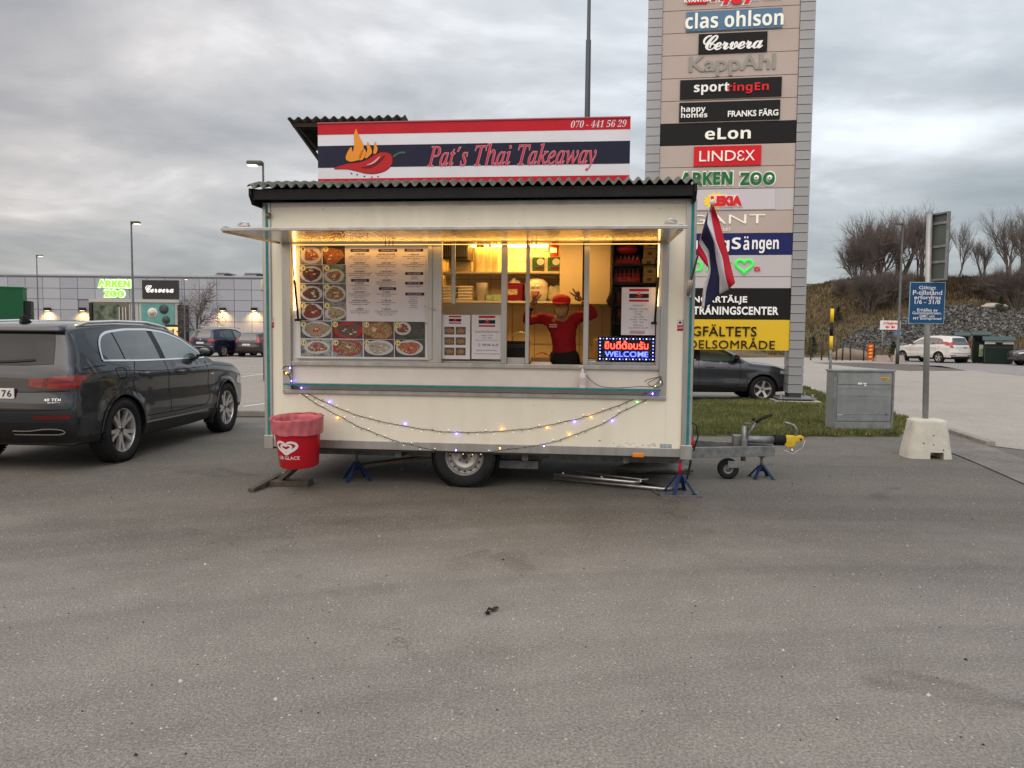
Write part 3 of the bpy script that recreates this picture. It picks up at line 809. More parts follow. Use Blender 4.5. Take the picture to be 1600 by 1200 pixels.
bp_ = N(t_, 'ShaderNodeBump', Strength=1.0, Distance=0.35); L(t_, a2.outputs[0], bp_.inputs['Height']); L(t_, bp_.outputs[0], b_.inputs['Normal'])
HILLM = m
mb = MB(); mb.grid(lambda u, v: (2 + 120 * u, 48 + 62 * v, hill_z(2 + 120 * u, 48 + 62 * v)), 150, 90)
struct('hill', mb, HILLM, fix=False)
# rubble slope: loose stones
def rub_in(x, y):
    f = (hill_z(x, y)) / 7.1
    u = (x - 26) / 22
    lo = 0.04 + 0.30 * max(0, u) ** 0.9; hi = 0.12 + 0.46 * min(1, max(0, u * 2.2)) ** 0.8 - 0.06 * max(0, u - 0.4)
    return 0 < u < 1.25 and lo < f < hi + 0.06 * noise.noise(Vector((x, y, 0)))
STN = [mat('rubble_grey', (0.11, 0.11, 0.105), 0.9, var=0.3, vscale=3), mat('rubble_dark', (0.05, 0.05, 0.05), 0.9), mat('rubble_pale', (0.19, 0.185, 0.175), 0.9)]
mb = MB(); c_ = 0; tr = 0
while c_ < 15000 and tr < 150000:
    tr += 1
    x = rnd.uniform(25, 54); y = rnd.uniform(50, 78)
    if not rub_in(x, y): continue
    c_ += 1; z = hill_z(x, y); r = rnd.uniform(0.06, 0.20)
    mb.m = rnd.choice((0, 0, 1, 2)); a = rnd.uniform(0, 6)
    vs = [(x + r * cos(a + k * 2.1) * rnd.uniform(0.7, 1.2), y + r * sin(a + k * 2.1) * rnd.uniform(0.7, 1.2), z - 0.05) for k in range(3)]
    vs += [(x + r * 0.6 * cos(a + 1 + k * 2.1), y + r * 0.6 * sin(a + 1 + k * 2.1), z + r * rnd.uniform(0.5, 1.0)) for k in range(3)]
    mb.add(vs, [(0, 1, 4, 3), (1, 2, 5, 4), (2, 0, 3, 5), (3, 4, 5)], False)
tag(mb.build('rubble', STN, fix=False), 'grey blasted stone rubble covering the hill slope', 'rubble', kind='stuff')
# dead grass and brush tufts on the slope
mb = MB(); BR = [mat('brush_straw', (0.17, 0.125, 0.06), 0.9), mat('brush_brown', (0.085, 0.058, 0.033), 0.9), mat('brush_green', (0.05, 0.055, 0.02), 0.9), mat('brush_dark', (0.035, 0.026, 0.018), 0.9)]
for i in range(52000):
    x = rnd.uniform(19, 62); y = rnd.uniform(50, 76); z = hill_z(x, y)
    if z < 0.12 or rub_in(x, y): continue
    nn = noise.noise(Vector((x * 0.15, y * 0.15, 2))) + 0.6 * noise.noise(Vector((x * 0.6, y * 0.6, 7)))
    dark = z > 4.6 and x > 33
    h = rnd.uniform(0.15, 0.5) * (1.6 if dark else 1) * (1 + nn * 0.7); w = rnd.uniform(0.02, 0.06)
    r_ = rnd.random() + nn * 0.5
    mb.m = (3 if r_ < 0.55 else 1) if dark else (0 if r_ > 0.45 else 1 if r_ > 0.1 else 2)
    a = rnd.uniform(0, 2 * pi); 
    mb.add([(x - w, y, z - 0.05), (x + w, y + w * 0.5, z - 0.05), (x + cos(a) * h * 0.5, y + sin(a) * h * 0.4, z + h)], [(0, 1, 2)], False)
tag(mb.build('dead_grass', BR, fix=False), 'dry brown grass and brush covering the hill', 'brush', kind='stuff')

# ------------------------------------------------------------------ trees
BARK = mat('bark_grey', (0.10, 0.088, 0.078), 0.9, var=0.35, vscale=6)
TWIG = mat('twig_brown', (0.15, 0.125, 0.112), 0.9, var=0.3, vscale=3)
def bare_tree(seed, H, spread, stems=1, up=0.55, levels=5, twig=0.012, dens=1.0):
    """trunk mesh and crown mesh of a leafless tree, base at the origin"""
    r = random.Random(seed)
    tr = MB(); cr = MB()
    def grow(p, d, ln, rad, lv, mb):
        ns = 4 if lv < 3 else 3
        pts = [p.copy()]; rs = [rad]; dd = d.copy(); q = p.copy()
        kids = []
        for k in range(ns):
            dd = (dd + Vector((r.gauss(0, 0.11), r.gauss(0, 0.11), r.gauss(0, 0.07) + 0.06 * up))).normalized()
            q = q + dd * ln / ns; pts.append(q.copy()); rs.append(rad * (1 - 0.42 * (k + 1) / ns))
            kids.append((q.copy(), dd.copy(), rs[-1]))
        if lv == levels: rs[-1] = rad * 0.3
        mb.tube(pts, rs, 6 if lv == 0 else 4 if lv < 3 else 3, cap=False)
        if lv >= levels: return
        for j, (kp, kd, kr) in enumerate(kids):
            cnt = (2 if lv < levels - 1 else 3) * dens if j > 0 or lv > 0 else 0
            if j == ns - 1: cnt += 1
            c = int(cnt) + (1 if r.random() < cnt % 1 else 0)
            for _ in range(c):
                ax = kd.orthogonal().normalized(); ax.rotate(Matrix.Rotation(r.uniform(0, 2 * pi), 3, kd))
                nd = kd.copy(); nd.rotate(Matrix.Rotation(r.uniform(0.35, 0.85) * spread, 3, ax))
                nd = (nd + Vector((0, 0, 0.35 * up))).normalized()
                grow(kp, nd, ln * r.uniform(0.52, 0.74), max(twig, kr * r.uniform(0.5, 0.7)), lv + 1, cr)
    for s_ in range(stems):
        a = 2 * pi * s_ / stems + r.random()
        d = Vector((cos(a) * 0.35, sin(a) * 0.35, 1)).normalized() if stems > 1 else Vector((r.uniform(-.06, .06), 0, 1)).normalized()
        grow(Vector((cos(a) * 0.15 * (stems > 1), sin(a) * 0.15 * (stems > 1), -0.2)), d, H * (0.40 if stems == 1 else 0.42), H * 0.019, 0, tr)
    zmax = max(v[2] for v in cr.v)
    k = H / zmax
    for m_ in (tr, cr): m_.v = [(v[0] * k, v[1] * k, v[2] * k) for v in m_.v]
    return tr.mesh('trunk', BARK, fix=False), cr.mesh('crown', TWIG, fix=False)
TM = [bare_tree(11, 10, 0.80, 4, 0.5, 4, 0.006, 0.62), bare_tree(29, 10, 0.62, 1, 0.8, 4, 0.006, 0.72), bare_tree(37, 10, 0.95, 6, 0.4, 3, 0.008, 1.0), bare_tree(52, 6, 1.25, 1, 0.0, 3, 0.006, 1.0)]
def tree(name, label, kind, x, y, z, s_, rz, group, sxy=1.0):
    t = thing(name, label, 'tree', (x, y, z), rz, group)
    t.scale = (s_ * sxy, s_ * sxy, s_)
    link('trunk', TM[kind][0], t); link('crown', TM[kind][1], t)
    return t
def hill_tree(label, kind, px, topy, Y, sxy=1.0, rz=0.0, base=None):
    p = at(px, topy, Y); z = hill_z(p.x, Y) if base is None else base
    H = TM_H[kind]
    return tree('bare_tree', label, kind, p.x, Y, z - 0.1, (p.z - z) / H, rz, 'leafless trees on the ridge of the hill', sxy)
TM_H = [10, 10, 10, 6]
hill_tree('large wide-crowned leafless tree on the ridge, leftmost of the big ones', 2, 1376, 318, 72, 0.95, 0.3)
hill_tree('broad leafless tree on the ridge just left of the grey lamp post', 0, 1410, 312, 74, 1.0, 2.0)
hill_tree('leafless tree on the ridge directly behind the blue parking sign', 0, 1442, 322, 75, 0.85, 4.1)
hill_tree('low spreading leafless tree at the left end of the ridge', 2, 1345, 352, 71, 0.75, 1.2)
hill_tree('slim leafless tree on the ridge just right of the grey sign back', 1, 1503, 338, 73, 0.8, 1.1)
hill_tree('small thin leafless tree between the slim one and the tall one at the frame edge', 0, 1540, 362, 75, 0.75, 5.1)
hill_tree('tall leafless tree at the right edge of the photo', 0, 1586, 304, 70, 0.9, 3.3)
hill_tree('leafless tree standing behind the tall one, cut by the right edge', 0, 1618, 320, 76, 1.0, 2.5)
hill_tree('narrow leafless tree between the sign back and the slim tree', 1, 1476, 345, 77, 0.7, 0.2)
for i, (px, py, Y, lab) in enumerate(((1316, 447, 70, 'low bare bush on the hill brow at the far left of the ridge'), (1362, 432, 66, 'bare bush under the wide-crowned tree'), (1398, 430, 66, 'bare bush on the slope left of the lamp post'), (1548, 436, 66, 'bare bush below the small thin tree'), (1590, 420, 64, 'dark bare bush on the slope at the right edge'))):
    p = at(px, py, Y); z = hill_z(p.x, Y)
    t = thing('bare_bush', lab, 'bush', (p.x, Y, z - 0.1), i * 1.3, 'bare bushes on the hill'); t.scale = (max(0.12, (p.z - z + 1.2) / 10),) * 3
    link('stems', TM[2][0], t); link('twigs', TM[2][1], t)
# small dark conifers on the slope
CON = mat('conifer_green', (0.022, 0.032, 0.014), 0.9, var=0.3, vscale=4)
def conifer(label, px, py, Y, h):
    p = at(px, py, Y); z = hill_z(p.x, Y)
    t = thing('young_pine', label, 'bush', (p.x, Y, z - 0.05), 0, 'young pines on the hill')
    MB().tube([(0, 0, 0), (0, 0, h * 0.9)], [0.04, 0.01], 5).build('trunk', BARK, t)
    r = random.Random(int(px)); mb = MB()
    for i in range(420):
        f = r.random() ** 0.8; a = r.uniform(0, 2 * pi); rad = (1 - f) * h * 0.42 * r.uniform(0.3, 1); q = Vector((rad * cos(a), rad * sin(a), h * (0.1 + 0.9 * f)))
        dn = Vector((r.gauss(0, 1), r.gauss(0, 1), r.gauss(0.3, 0.6))).normalized() * 0.2; sd = dn.orthogonal().normalized() * 0.035
        mb.add([q - sd, q + sd, q + dn], [(0, 1, 2)], False)
    mb.build('crown', CON, t, fix=False)
conifer('small dark pine low on the hill next to the tower column', 1271, 530, 54.5, 1.5)
conifer('small dark pine on the brown slope above the yellow post', 1310, 480, 66, 1.3)
conifer('small dark pine beside the blue roadside sign', 1396, 545, 54, 1.3)
conifer('small dark pine on the slope above the recycling containers', 1563, 500, 63, 1.4)
# whitish boulder and pale rock on the slope
def rock(name, label, p, r, m_, seed=1):
    mb = MB(); mb.ell((0, 0, 0), r, 14, 9)
    mb.v = [tuple(Vector(v) * (1 + 0.25 * noise.noise(Vector(v) * 2.2 / max(r) + Vector((seed, 0, 0))))) for v in mb.v]
    o = mb.build(name, m_, loc=p); return tag(o, label, 'rock')
ROCKM = mat('pale_rock', (0.42, 0.39, 0.36), 0.9, var=0.2, vscale=2, bump=0.6, bscale=5)
p = at(1553, 500, 64); rock('boulder', 'pale flat boulder sitting high on the hill slope', (p.x, 64, hill_z(p.x, 64) + 0.15), (1.1, 0.6, 0.28), ROCKM, 3)
p = at(1330, 549, 51.5); rock('boulder', 'long low brown boulder at the foot of the hill', (p.x, 51.5, hill_z(p.x, 51.5) + 0.25), (1.5, 0.7, 0.55), mat('brown_rock', (0.20, 0.165, 0.125), 0.9, var=0.25, vscale=2, bump=0.5, bscale=5), 6)
# ------------------------------------------------------------------ food trailer
YAW = -0.1071
O_ = gnd(418, 701 + 0)   # placeholder for the direction only
TO = Vector((-2.487, 7.83, 0))
TM_ = Matrix.Translation(TO) @ Matrix.Rotation(YAW, 4, 'Z')
def P(px, py, yl=0.0): return onp(px, py, TM_, yl)
def X(px, py=500, yl=0.0): return P(px, py, yl).x
def Z(px, py, yl=0.0): return P(px, py, yl).z
LEN = X(1074, 600); DEP = 2.15
def tth(name, label, cat, x=0, y=0, z=0, group=None, rz=0.0):
    w = TM_ @ Vector((x, y, z))
    return thing(name, label, cat, w, YAW + rz, group)
tr = tth('food_trailer', 'cream and aluminium food trailer with lit serving hatch parked on jack stands', 'food trailer')
zb = 0.37; zt = 2.84
ox0, ox1 = X(455, 480), X(1032, 480)      # hatch opening
oz0, oz1 = Z(740, 572.5), 2.445
fx0, fx1, fz0 = X(443, 600), X(1041, 600), Z(740, 613)
th = 0.04
# front skin in panels round the opening
MB().box(0.045, fx0, 0, th, zb + 0.07, zt).build('front_panel', CREAM, tr)
MB().box(fx1, LEN - 0.045, 0, th, zb + 0.07, zt).build('front_panel', CREAM, tr)
MB().box(fx0 + 0.001, fx1 - 0.001, 0, th, zb + 0.07, fz0).build('front_panel', CREAM, tr)
MB().box(fx0 + 0.001, fx1 - 0.001, 0, th, oz1 + 0.05, zt).build('front_panel', CREAM, tr)
# sides, back, floor, ceiling
MB().box(0.0, 0.04, th + 0.003, DEP, zb + 0.04, zt).build('side_panel', CREAM, tr)
MB().box(LEN - 0.04, LEN, th + 0.003, DEP, zb + 0.04, zt).build('side_panel', CREAM, tr)
INW = mat('interior_wall', (0.68, 0.55, 0.32), 0.5, var=0.05, vscale=3)
MB().box(0.043, LEN - 0.043, DEP - 0.04, DEP, zb + 0.1, zt - 0.05).build('back_panel', INW, tr)
MB().box(0.01, LEN - 0.01, 0.01, DEP - 0.003, zb - 0.02, zb + 0.06).build('floor', mat('floor_dark', (0.06, 0.055, 0.05), 0.7), tr)
MB().box(0.043, LEN - 0.043, th + 0.003, DEP - 0.045, zt - 0.10, zt - 0.04).build('ceiling', INW, tr)
# bottom rail, corner posts, top rail
MB().box(0.05, LEN - 0.05, -0.014, 0.03, zb, zb + 0.085).build('bottom_rail', ALU, tr, bev=0.004)
for (a, b) in ((-0.035, 0.05), (LEN - 0.05, LEN + 0.05)):
    MB().box(a, b, -0.018, 0.05, zb - 0.015, zt - 0.002).build('corner_post', ALU, tr, bev=0.006)
    MB().box(a - 0.006, b + 0.006, -0.026, 0.05, zb - 0.022, zb + 0.12).build('corner_cap', ALU, tr, bev=0.006)
    xc = (a + b) / 2 + (0.004 if a < 1 else 0.012)
    MB().box(xc - 0.013, xc + 0.013, -0.022, -0.016, zb + 0.125, zt - 0.02).build('teal_strip', TEAL, tr)
MB().box(0.05, LEN - 0.05, -0.012, 0.03, zt - 0.05, zt - 0.003).build('top_rail', ALU, tr, bev=0.005)
# hatch opening frame
MB().box(fx0, ox0, -0.02, 0.05, fz0 + 0.002, oz1 + 0.05).build('hatch_frame', ALU, tr, bev=0.004)
MB().box(ox1, fx1, -0.02, 0.05, fz0 + 0.002, oz1 + 0.05).build('hatch_frame', ALU, tr, bev=0.004)
MB().box(ox0, ox1, -0.02, 0.05, oz1, oz1 + 0.05).build('hatch_frame', ALU, tr, bev=0.004)
MB().box(fx0, fx1, -0.03, 0.05, fz0 - 0.04, fz0 + 0.001).build('hatch_frame', ALU, tr, bev=0.004)
zc_ = Z(740, 603)
# recessed white panel below the windows
MB().box(ox0, ox1, 0.025, 0.05, fz0 + 0.002, oz0 - 0.002).build('sill_panel', CREAMB, tr)
MB().box(ox0 - 0.04, ox1 + 0.01, -0.11, 0.02, zc_ - 0.018, zc_).build('counter_shelf', ALU, tr)
MB().box(ox0 - 0.04, ox1 + 0.01, -0.116, -0.11, zc_ - 0.017, zc_ + 0.004).build('shelf_edge', TEAL, tr)
MB().box(ox0, ox1, -0.012, 0.028, oz0 - 0.012, oz0 + 0.03).build('window_rail', ALU, tr, bev=0.004)
rv = MB()
for i in range(34):
    x = ox0 + 0.06 + i * (ox1 - ox0 - 0.12) / 33; rv.ell((x, -0.013, oz0 + 0.008), (0.005, 0.003, 0.005), 6, 4)
for i in range(24):
    z = fz0 + 0.06 + i * (oz1 - fz0 - 0.1) / 23
    for x in (fx0 + 0.02, fx1 - 0.02): rv.ell((x, -0.021, z), (0.005, 0.003, 0.005), 6, 4)
for i in range(22):
    for x in (-0.012, LEN + 0.028):
        rv.ell((x, -0.019, zb + 0.2 + i * 0.105), (0.005, 0.003, 0.005), 6, 4)
tag(rv.build('rivet', STEEL, tr, fix=False), kind='stuff')
# window mullions (px positions measured on the glass line)
yf = 0.06
for i, (a, b, y0, y1) in enumerate(((668, 690, 0.0, 0.06), (783, 792, 0.02, 0.08), (821, 827, 0.05, 0.09), (912, 920, 0.0, 0.06), (1026, 1033, 0.0, 0.05), (705, 711, 0.07, 0.10))):
    zlo = oz0 + 0.03 if i < 5 else Z(708, 475, yf)
    MB().box(X(a, 480, y0), X(b, 480, y0), y0, y1, zlo, oz1 - 0.002).build('mullion', ALU, tr, bev=0.004)
def pane(a, b, y, zl=None):
    MB().box(X(a, 480, y), X(b, 480, y), y, y + 0.004, zl or oz0 + 0.03, oz1 - 0.01).build('window_pane', GLASS, tr)
pane(690.5, 782.5, 0.045); pane(920.5, 1025.5, 0.04)
for (a, b, za, zb2, y) in ((690.5, 782.5, oz0 + 0.031, oz0 + 0.05, 0.055), (920.5, 1025.5, oz0 + 0.031, oz0 + 0.06, 0.05), (792.5, 820.5, oz0 + 0.031, oz0 + 0.09, 0.055)):
    MB().box(X(a, 480, y), X(b, 480, y), y, y + 0.02, za, zb2).build('pane_rail', ALU, tr)
# menu door: shallow frame with handle and hinges
MB().box(ox0, X(680, 480), 0.03, 0.042, oz0 + 0.03, oz1 - 0.003).build('menu_backing', WHITE, tr)
for (a, b, c, d_) in ((669, 675, 378, 562), (462, 672, 559, 563)):
    pA = P(a, c, -0.01); pB = P(b, d_, -0.01)
    MB().box(pA.x, pB.x, -0.012, 0.026, pB.z, pA.z).build('menu_frame', ALU, tr, bev=0.003)
pA = P(663, 478, -0.03); pB = P(679, 484, -0.03)
MB().bar(pA, pB, 0.012, 0.012).build('latch', STEEL, tr, bev=0.004)
# awning flap
zf = 2.435; PX0, PX1 = fx0 + 0.0, fx1 - 0.0
AWM = mat('flap_underside', (0.42, 0.41, 0.40), 0.2, 0.6, var=0.06, vscale=2, spec=0.8)
fl = MB().box(PX0, PX1, -1.20, -0.03, 0, 0.026).build('awning_flap', [AWM], tr, loc=(0, 0, zf), rot=(R(1.9), 0, 0))
MB().box(PX0 - 0.03, PX1 + 0.03, -1.222, -1.202, 0.0, 0.028).build('flap_edge', ALU, fl, bev=0.004)
for x in (PX0, PX1): MB().box(x - 0.028, x - 0.002, -1.20, -0.03, -0.012, 0.043).build('flap_edge', ALU, fl, bev=0.003)
MB().box(PX0 + 0.01, PX1 - 0.01, -0.06, 0.0, 0.036, 0.055).build('hinge', ALU, fl)
for x in (PX0 + 0.14, PX1 - 0.10):
    q = MB(); q.box(x - 0.05, x + 0.05, -1.17, -1.12, 0.046, 0.058); q.tube([(x - 0.04, -1.15, 0.06), (x, -1.15, 0.085), (x + 0.05, -1.15, 0.066)], 0.008, 6)
    q.build('flap_catch', STEEL, fl)
# gas struts of the flap
GS = mat('strut_black', (0.012, 0.012, 0.012), 0.3)
for (a, b) in ((P(466, 500, -0.04), P(455, 385, -0.30)), (P(1023, 505, -0.04), P(1034, 372, -0.32))):
    mid = a.lerp(b, 0.55)
    g1_ = MB().tube([a, mid], 0.011, 10).build('gas_strut', GS, tr)
    MB().tube([mid, b], 0.005, 8).build('strut_rod', STEEL, g1_)
    MB().box(a.x - 0.035, a.x + 0.02, -0.05, -0.021, a.z - 0.012, a.z + 0.012).build('strut_bracket', GS, g1_)
# LED strips
LED = mat('led_warm', (1, 0.8, 0.5), 0.5, emit=(1.0, 0.50, 0.10), estr=1.6)
LEDS = mat('led_warm_side', (1, 0.8, 0.5), 0.5, emit=(1.0, 0.58, 0.18), estr=6)
MB().box(ox0 + 0.03, ox1 - 0.02, -0.035, -0.024, oz1 - 0.035, oz1 - 0.028).build('led_strip', LED, tr)
a, b = P(458, 368, -0.03), P(458, 485, -0.03)
MB().box(a.x, a.x + 0.02, -0.03, -0.022, b.z, oz1 - 0.04).build('led_strip', LEDS, tr)
a, b = P(1029, 378, -0.03), P(1029, 478, -0.03)
MB().box(a.x, a.x + 0.012, -0.03, -0.022, b.z, oz1 - 0.04).build('led_strip', LEDS, tr)
pc = MB().tube([(ox0 - 0.02, -0.06, oz1 - 0.005), (ox1, -0.06, oz1 - 0.005)], 0.0035, 5)
for px in (602, 608, 614, 824, 831, 838): pc.tube([P(px, 374, -0.06), P(px, 384, -0.06)], 0.004, 5)
pc.build('led_cable', GS, tr)

# interior light of the trailer
def lamp(name, x, y, z, sx, sy, e, col, rx=0.0):
    ld = bpy.data.lights.new(name, 'AREA'); ld.shape = 'RECTANGLE'; ld.size = sx; ld.size_y = sy; ld.energy = e; ld.color = col
    o = bpy.data.objects.new(name, ld); COL.objects.link(o); o.parent = tr; o.location = (x, y, z); o.rotation_euler = (rx, 0, 0); return o
WARM = (1.0, 0.47, 0.065)
TUBE = mat('tube_light', (1, 0.9, 0.7), 0.5, emit=(1.0, 0.62, 0.2), estr=14)
ty = DEP - 0.30
MB().box(1.45, 2.72, ty, ty + 0.05, 2.60, 2.63).build('interior_light', TUBE, tr)
lamp('interior_lamp', 2.0, ty - 0.02, 2.59, 1.5, 0.1, 40, WARM, R(20))
lamp('interior_lamp', 2.6, 1.0, 2.66, 1.6, 0.4, 19, (1.0, 0.56, 0.18))
lamp('hatch_lamp', (ox0 + ox1) / 2, -0.045, oz1 - 0.04, ox1 - ox0 - 0.1, 0.02, 6.0, (1.0, 0.46, 0.07), R(-12))

# shelves, cupboards, worktop inside
SHF = mat('shelf_board', (0.66, 0.60, 0.48), 0.45, var=0.06, vscale=3)
CUP = mat('cupboard_front', (0.66, 0.52, 0.28), 0.4, var=0.05, vscale=2)
yb = DEP - 0.045
def shelf(pa, pb, py, depth, name='shelf'):
    yfr = yb - depth
    a = X(pa, py, yfr); b = X(pb, py, yfr); z = Z((pa + pb) / 2, py, yfr)
    o = MB().box(a, b, yfr, yb - 0.002, z - 0.025, z).build(name, SHF, tr, bev=0.003)
    return a, b, yfr, z
s1 = shelf(686, 876, 424, 0.36); s2 = shelf(686, 900, 470, 0.40)
# tiled wall joints behind the shelves
for i in range(9):
    x = 1.15 + i * 0.28
    MB().box(x, x + 0.006, yb - 0.0065, yb - 0.001, 1.0, 2.7).build('wall_joint', mat('joint_tan', (0.33, 0.27, 0.17), 0.7), tr)
for z in (1.15, 1.42, 1.98, 2.22, 2.45):
    MB().box(1.15, 3.5, yb - 0.0045, yb - 0.001, z, z + 0.006).build('wall_joint', MATS['joint_tan'], tr)
# wall cupboards
def cup(pa, pb, pt, pbm, y0, m=CUP, name='cupboard'):
    a = P(pa, pbm, y0); b = P(pb, pt, y0)
    return MB().box(a.x, b.x, y0, yb - 0.003, a.z, min(b.z, zt - 0.11)).build(name, m, tr, bev=0.004)
cup(874, 911.5, 350, 475, 1.55); cup(912.3, 955, 350, 475, 1.55)
# stainless bench along the back and cabinets below
MB().box(0.6, LEN - 0.05, 1.45, yb - 0.003, 1.18, 1.22).build('back_worktop', mat('bench_steel', (0.35, 0.33, 0.30), 0.3, 0.8), tr)
MB().box(0.6, LEN - 0.06, 1.50, yb - 0.003, zb + 0.06, 1.177).build('base_cabinet', mat('cabinet_tan', (0.34, 0.25, 0.15), 0.6, var=0.1), tr)
MB().box(0.5, LEN - 0.05, 0.09, 0.48, oz0 - 0.05, oz0 - 0.01).build('front_worktop', mat('bench_steel2', (0.32, 0.31, 0.30), 0.3, 0.8), tr)
# screen panel behind the papers, lower half of first window
a = P(689, 489, 0.50); b = P(784, 474, 0.50)
MB().box(a.x, b.x, 0.50, 0.52, oz0, b.z).build('splash_panel', mat('splash_grey', (0.42, 0.41, 0.36), 0.35, var=0.08, vscale=3), tr)
# ventilation grille
a = P(689, 405, 1.5); b = P(731, 356, 1.5)
vg = MB().box(a.x, b.x, 1.5, 1.9, a.z, b.z).build('extractor_hood', mat('hood_dark', (0.05, 0.045, 0.035), 0.4, 0.5), tr)
for i in range(14):
    x = lerp(a.x, b.x, (i + 0.5) / 14)
    MB().box(x - 0.006, x + 0.006, 1.488, 1.499, a.z + 0.03, b.z - 0.02).build('grille_bar', mat('grille', (0.3, 0.27, 0.2), 0.35, 0.8), vg)
# pale box and hanging sacks on the upper shelf
a = P(692, 424, 1.72); b = P(744, 405, 1.72)

# roof: black fascia and corrugated sheet
ra, rb = X(388, 300, -0.22), X(1090, 300, -0.22)
FASC = mat('fascia_black', (0.008, 0.008, 0.008), 0.6, var=0.4, vscale=5, dirt=0.2, dirtcol=(0.03, 0.03, 0.027))
MB().box(ra + 0.03, rb - 0.03, -0.19, -0.165, 2.835, 2.935).build('fascia', FASC, tr, bev=0.004)
MB().box(ra + 0.05, rb - 0.05, -0.164, 0.0, 2.875, 2.895).build('soffit', FASC, tr)
for x in (ra, rb - 0.03): MB().prism([(-0.22, 2.94), (-0.22, 2.87), (-0.15, 2.79), (DEP, 2.79), (DEP + 0.1, 2.87), (DEP + 0.1, 2.93), (0.45, 3.03)], x, x + 0.028, 'YZ').build('end_board', FASC, tr, bev=0.004)
CORR = mat('corrugated_roof', (0.15, 0.155, 0.13), 0.75, var=0.35, vscale=5, bump=0.3, bscale=12, col2=(0.075, 0.078, 0.068))
def corr(mbb, x0, x1, prof, pitch, amp, thick=0.006, up=1):
    n = int((x1 - x0) / pitch * 8)
    def f(u, v, o):
        t = v * (len(prof) - 1); i = min(int(t), len(prof) - 2); q = t - i
        y = lerp(prof[i][0], prof[i + 1][0], q); z = lerp(prof[i][1], prof[i + 1][1], q); x = lerp(x0, x1, u)
        return (x, y, z + o + amp * sin(2 * pi * (x - x0) / pitch) + 0.006 * noise.noise(Vector((x * 2, y, 0))))
    k = (len(prof) - 1) * 2
    mbb.grid(lambda u, v: f(u, v, 0), n, k); mbb.grid(lambda u, v: f(u, v, thick), n, k)
    # front lip so the sheet reads with thickness
    mbb.grid(lambda u, v: f(u, 0, thick * v), n, 1)
    return mbb
corr(MB(), ra - 0.01, rb + 0.01, [(-0.23, 2.955), (0.0, 3.025), (0.27, 3.055), (1.2, 3.05), (DEP + 0.15, 2.95)], 0.094, 0.021).build('roof_sheet', CORR, tr)
MB().box(ra + 0.03, rb - 0.03, -0.16, DEP, 2.90, 2.92).build('roof_deck', FASC, tr)
MB().prism([(-0.19, 2.922), (0.1, 3.0), (0.36, 3.02), (DEP, 2.93), (DEP, 2.922)], ra + 0.03, rb - 0.031, 'YZ').build('roof_core', FASC, tr)

# marker lamp, stickers, ghost lettering
p = P(997, 711, -0.02)
MB().box(p.x - 0.055, p.x + 0.055, -0.04, -0.0145, p.z - 0.02, p.z + 0.02).build('marker_lamp', mat('amber', (0.75, 0.22, 0.01), 0.25, coat=1.0), tr, bev=0.006)
def sticker(a, b, c, d_, m, y=-0.0015, par=None, t=0.001, name='sticker'):
    p = P(a, d_, y); q = P(b, c, y)
    return MB().box(p.x, q.x, y - t, y, p.z, q.z).build(name, m, par or tr)
st = sticker(1058, 1067.5, 500, 517, REDP); s_ = sticker(1058.3, 1067, 500.5, 508, PAPER, -0.0026, st)
q = P(1062.6, 512, -0.003); letters('lettering', 'LARM', q.x - 0.026, q.x + 0.026, q.z - 0.011, q.z + 0.011, -0.0026, WPR, st, depth=0.0008)
q = P(1062.6, 504, -0.004); MB().ell((q.x, -0.0045, q.z), (0.014, 0.001, 0.012), 8, 4).build('emblem', INK, st)
st = sticker(419, 428, 497, 512, REDP); sticker(419.3, 427.7, 497.5, 504, PAPER, -0.0026, st)
q = P(423.5, 508, -0.003); letters('lettering', 'LARM', q.x - 0.024, q.x + 0.024, q.z - 0.01, q.z + 0.01, -0.0026, WPR, st, depth=0.0008)
st = sticker(1031, 1049.5, 694, 702.5, mat('foil_sticker', (0.36, 0.42, 0.46), 0.35, 0.3, var=0.3, vscale=40), name='info_plate')
GH = mat('ghost_letters', (0.40, 0.42, 0.42), 0.5, var=0.3, vscale=30)
p = P(962, 701, 0); q = P(1026, 693, 0)
sm = MB(); r9 = random.Random(4)
for i in range(46):
    x = lerp(p.x, q.x, r9.random()); z = lerp(p.z, q.z, r9.random()); w = r9.uniform(0.006, 0.03)
    sm.box(x, x + w, -0.0011, -0.0004, z, z + r9.uniform(0.002, 0.006))
tag(sm.build('worn_mark', GH, tr, fix=False), kind='stuff')
sp_2 = MB()
for i in range(170):
    x = r9.uniform(0.06, LEN - 0.06); z = zb + 0.09 + 0.22 * r9.random() ** 2.2; w = r9.uniform(0.0012, 0.004)
    sp_2.add([(x + w * cos(k * pi / 2), -0.0006, z + w * sin(k * pi / 2)) for k in range(4)], [(0, 1, 2, 3)], False)
tag(sp_2.build('road_splash', mat('splash_brown', (0.46, 0.40, 0.31), 0.8), tr, fix=False), kind='stuff')
sc_ = MB(); DK = mat('scuff', (0.34, 0.29, 0.22), 0.7)
for i in range(34):
    x = r9.uniform(0.2, LEN - 0.2); z = r9.uniform(zb + 0.1, fz0 - 0.06) if r9.random() < 0.75 else r9.uniform(2.55, 2.8)
    w = r9.uniform(0.001, 0.007) * (2.0 if r9.random() < 0.1 else 1)
    sc_.add([(x + w * cos(k * pi / 3) * (1.6 if i % 3 == 0 else 1), -0.0006, z + w * 0.6 * sin(k * pi / 3)) for k in range(6)], [tuple(range(6))], False)
tag(sc_.build('scuff_mark', DK, tr, fix=False), kind='stuff')
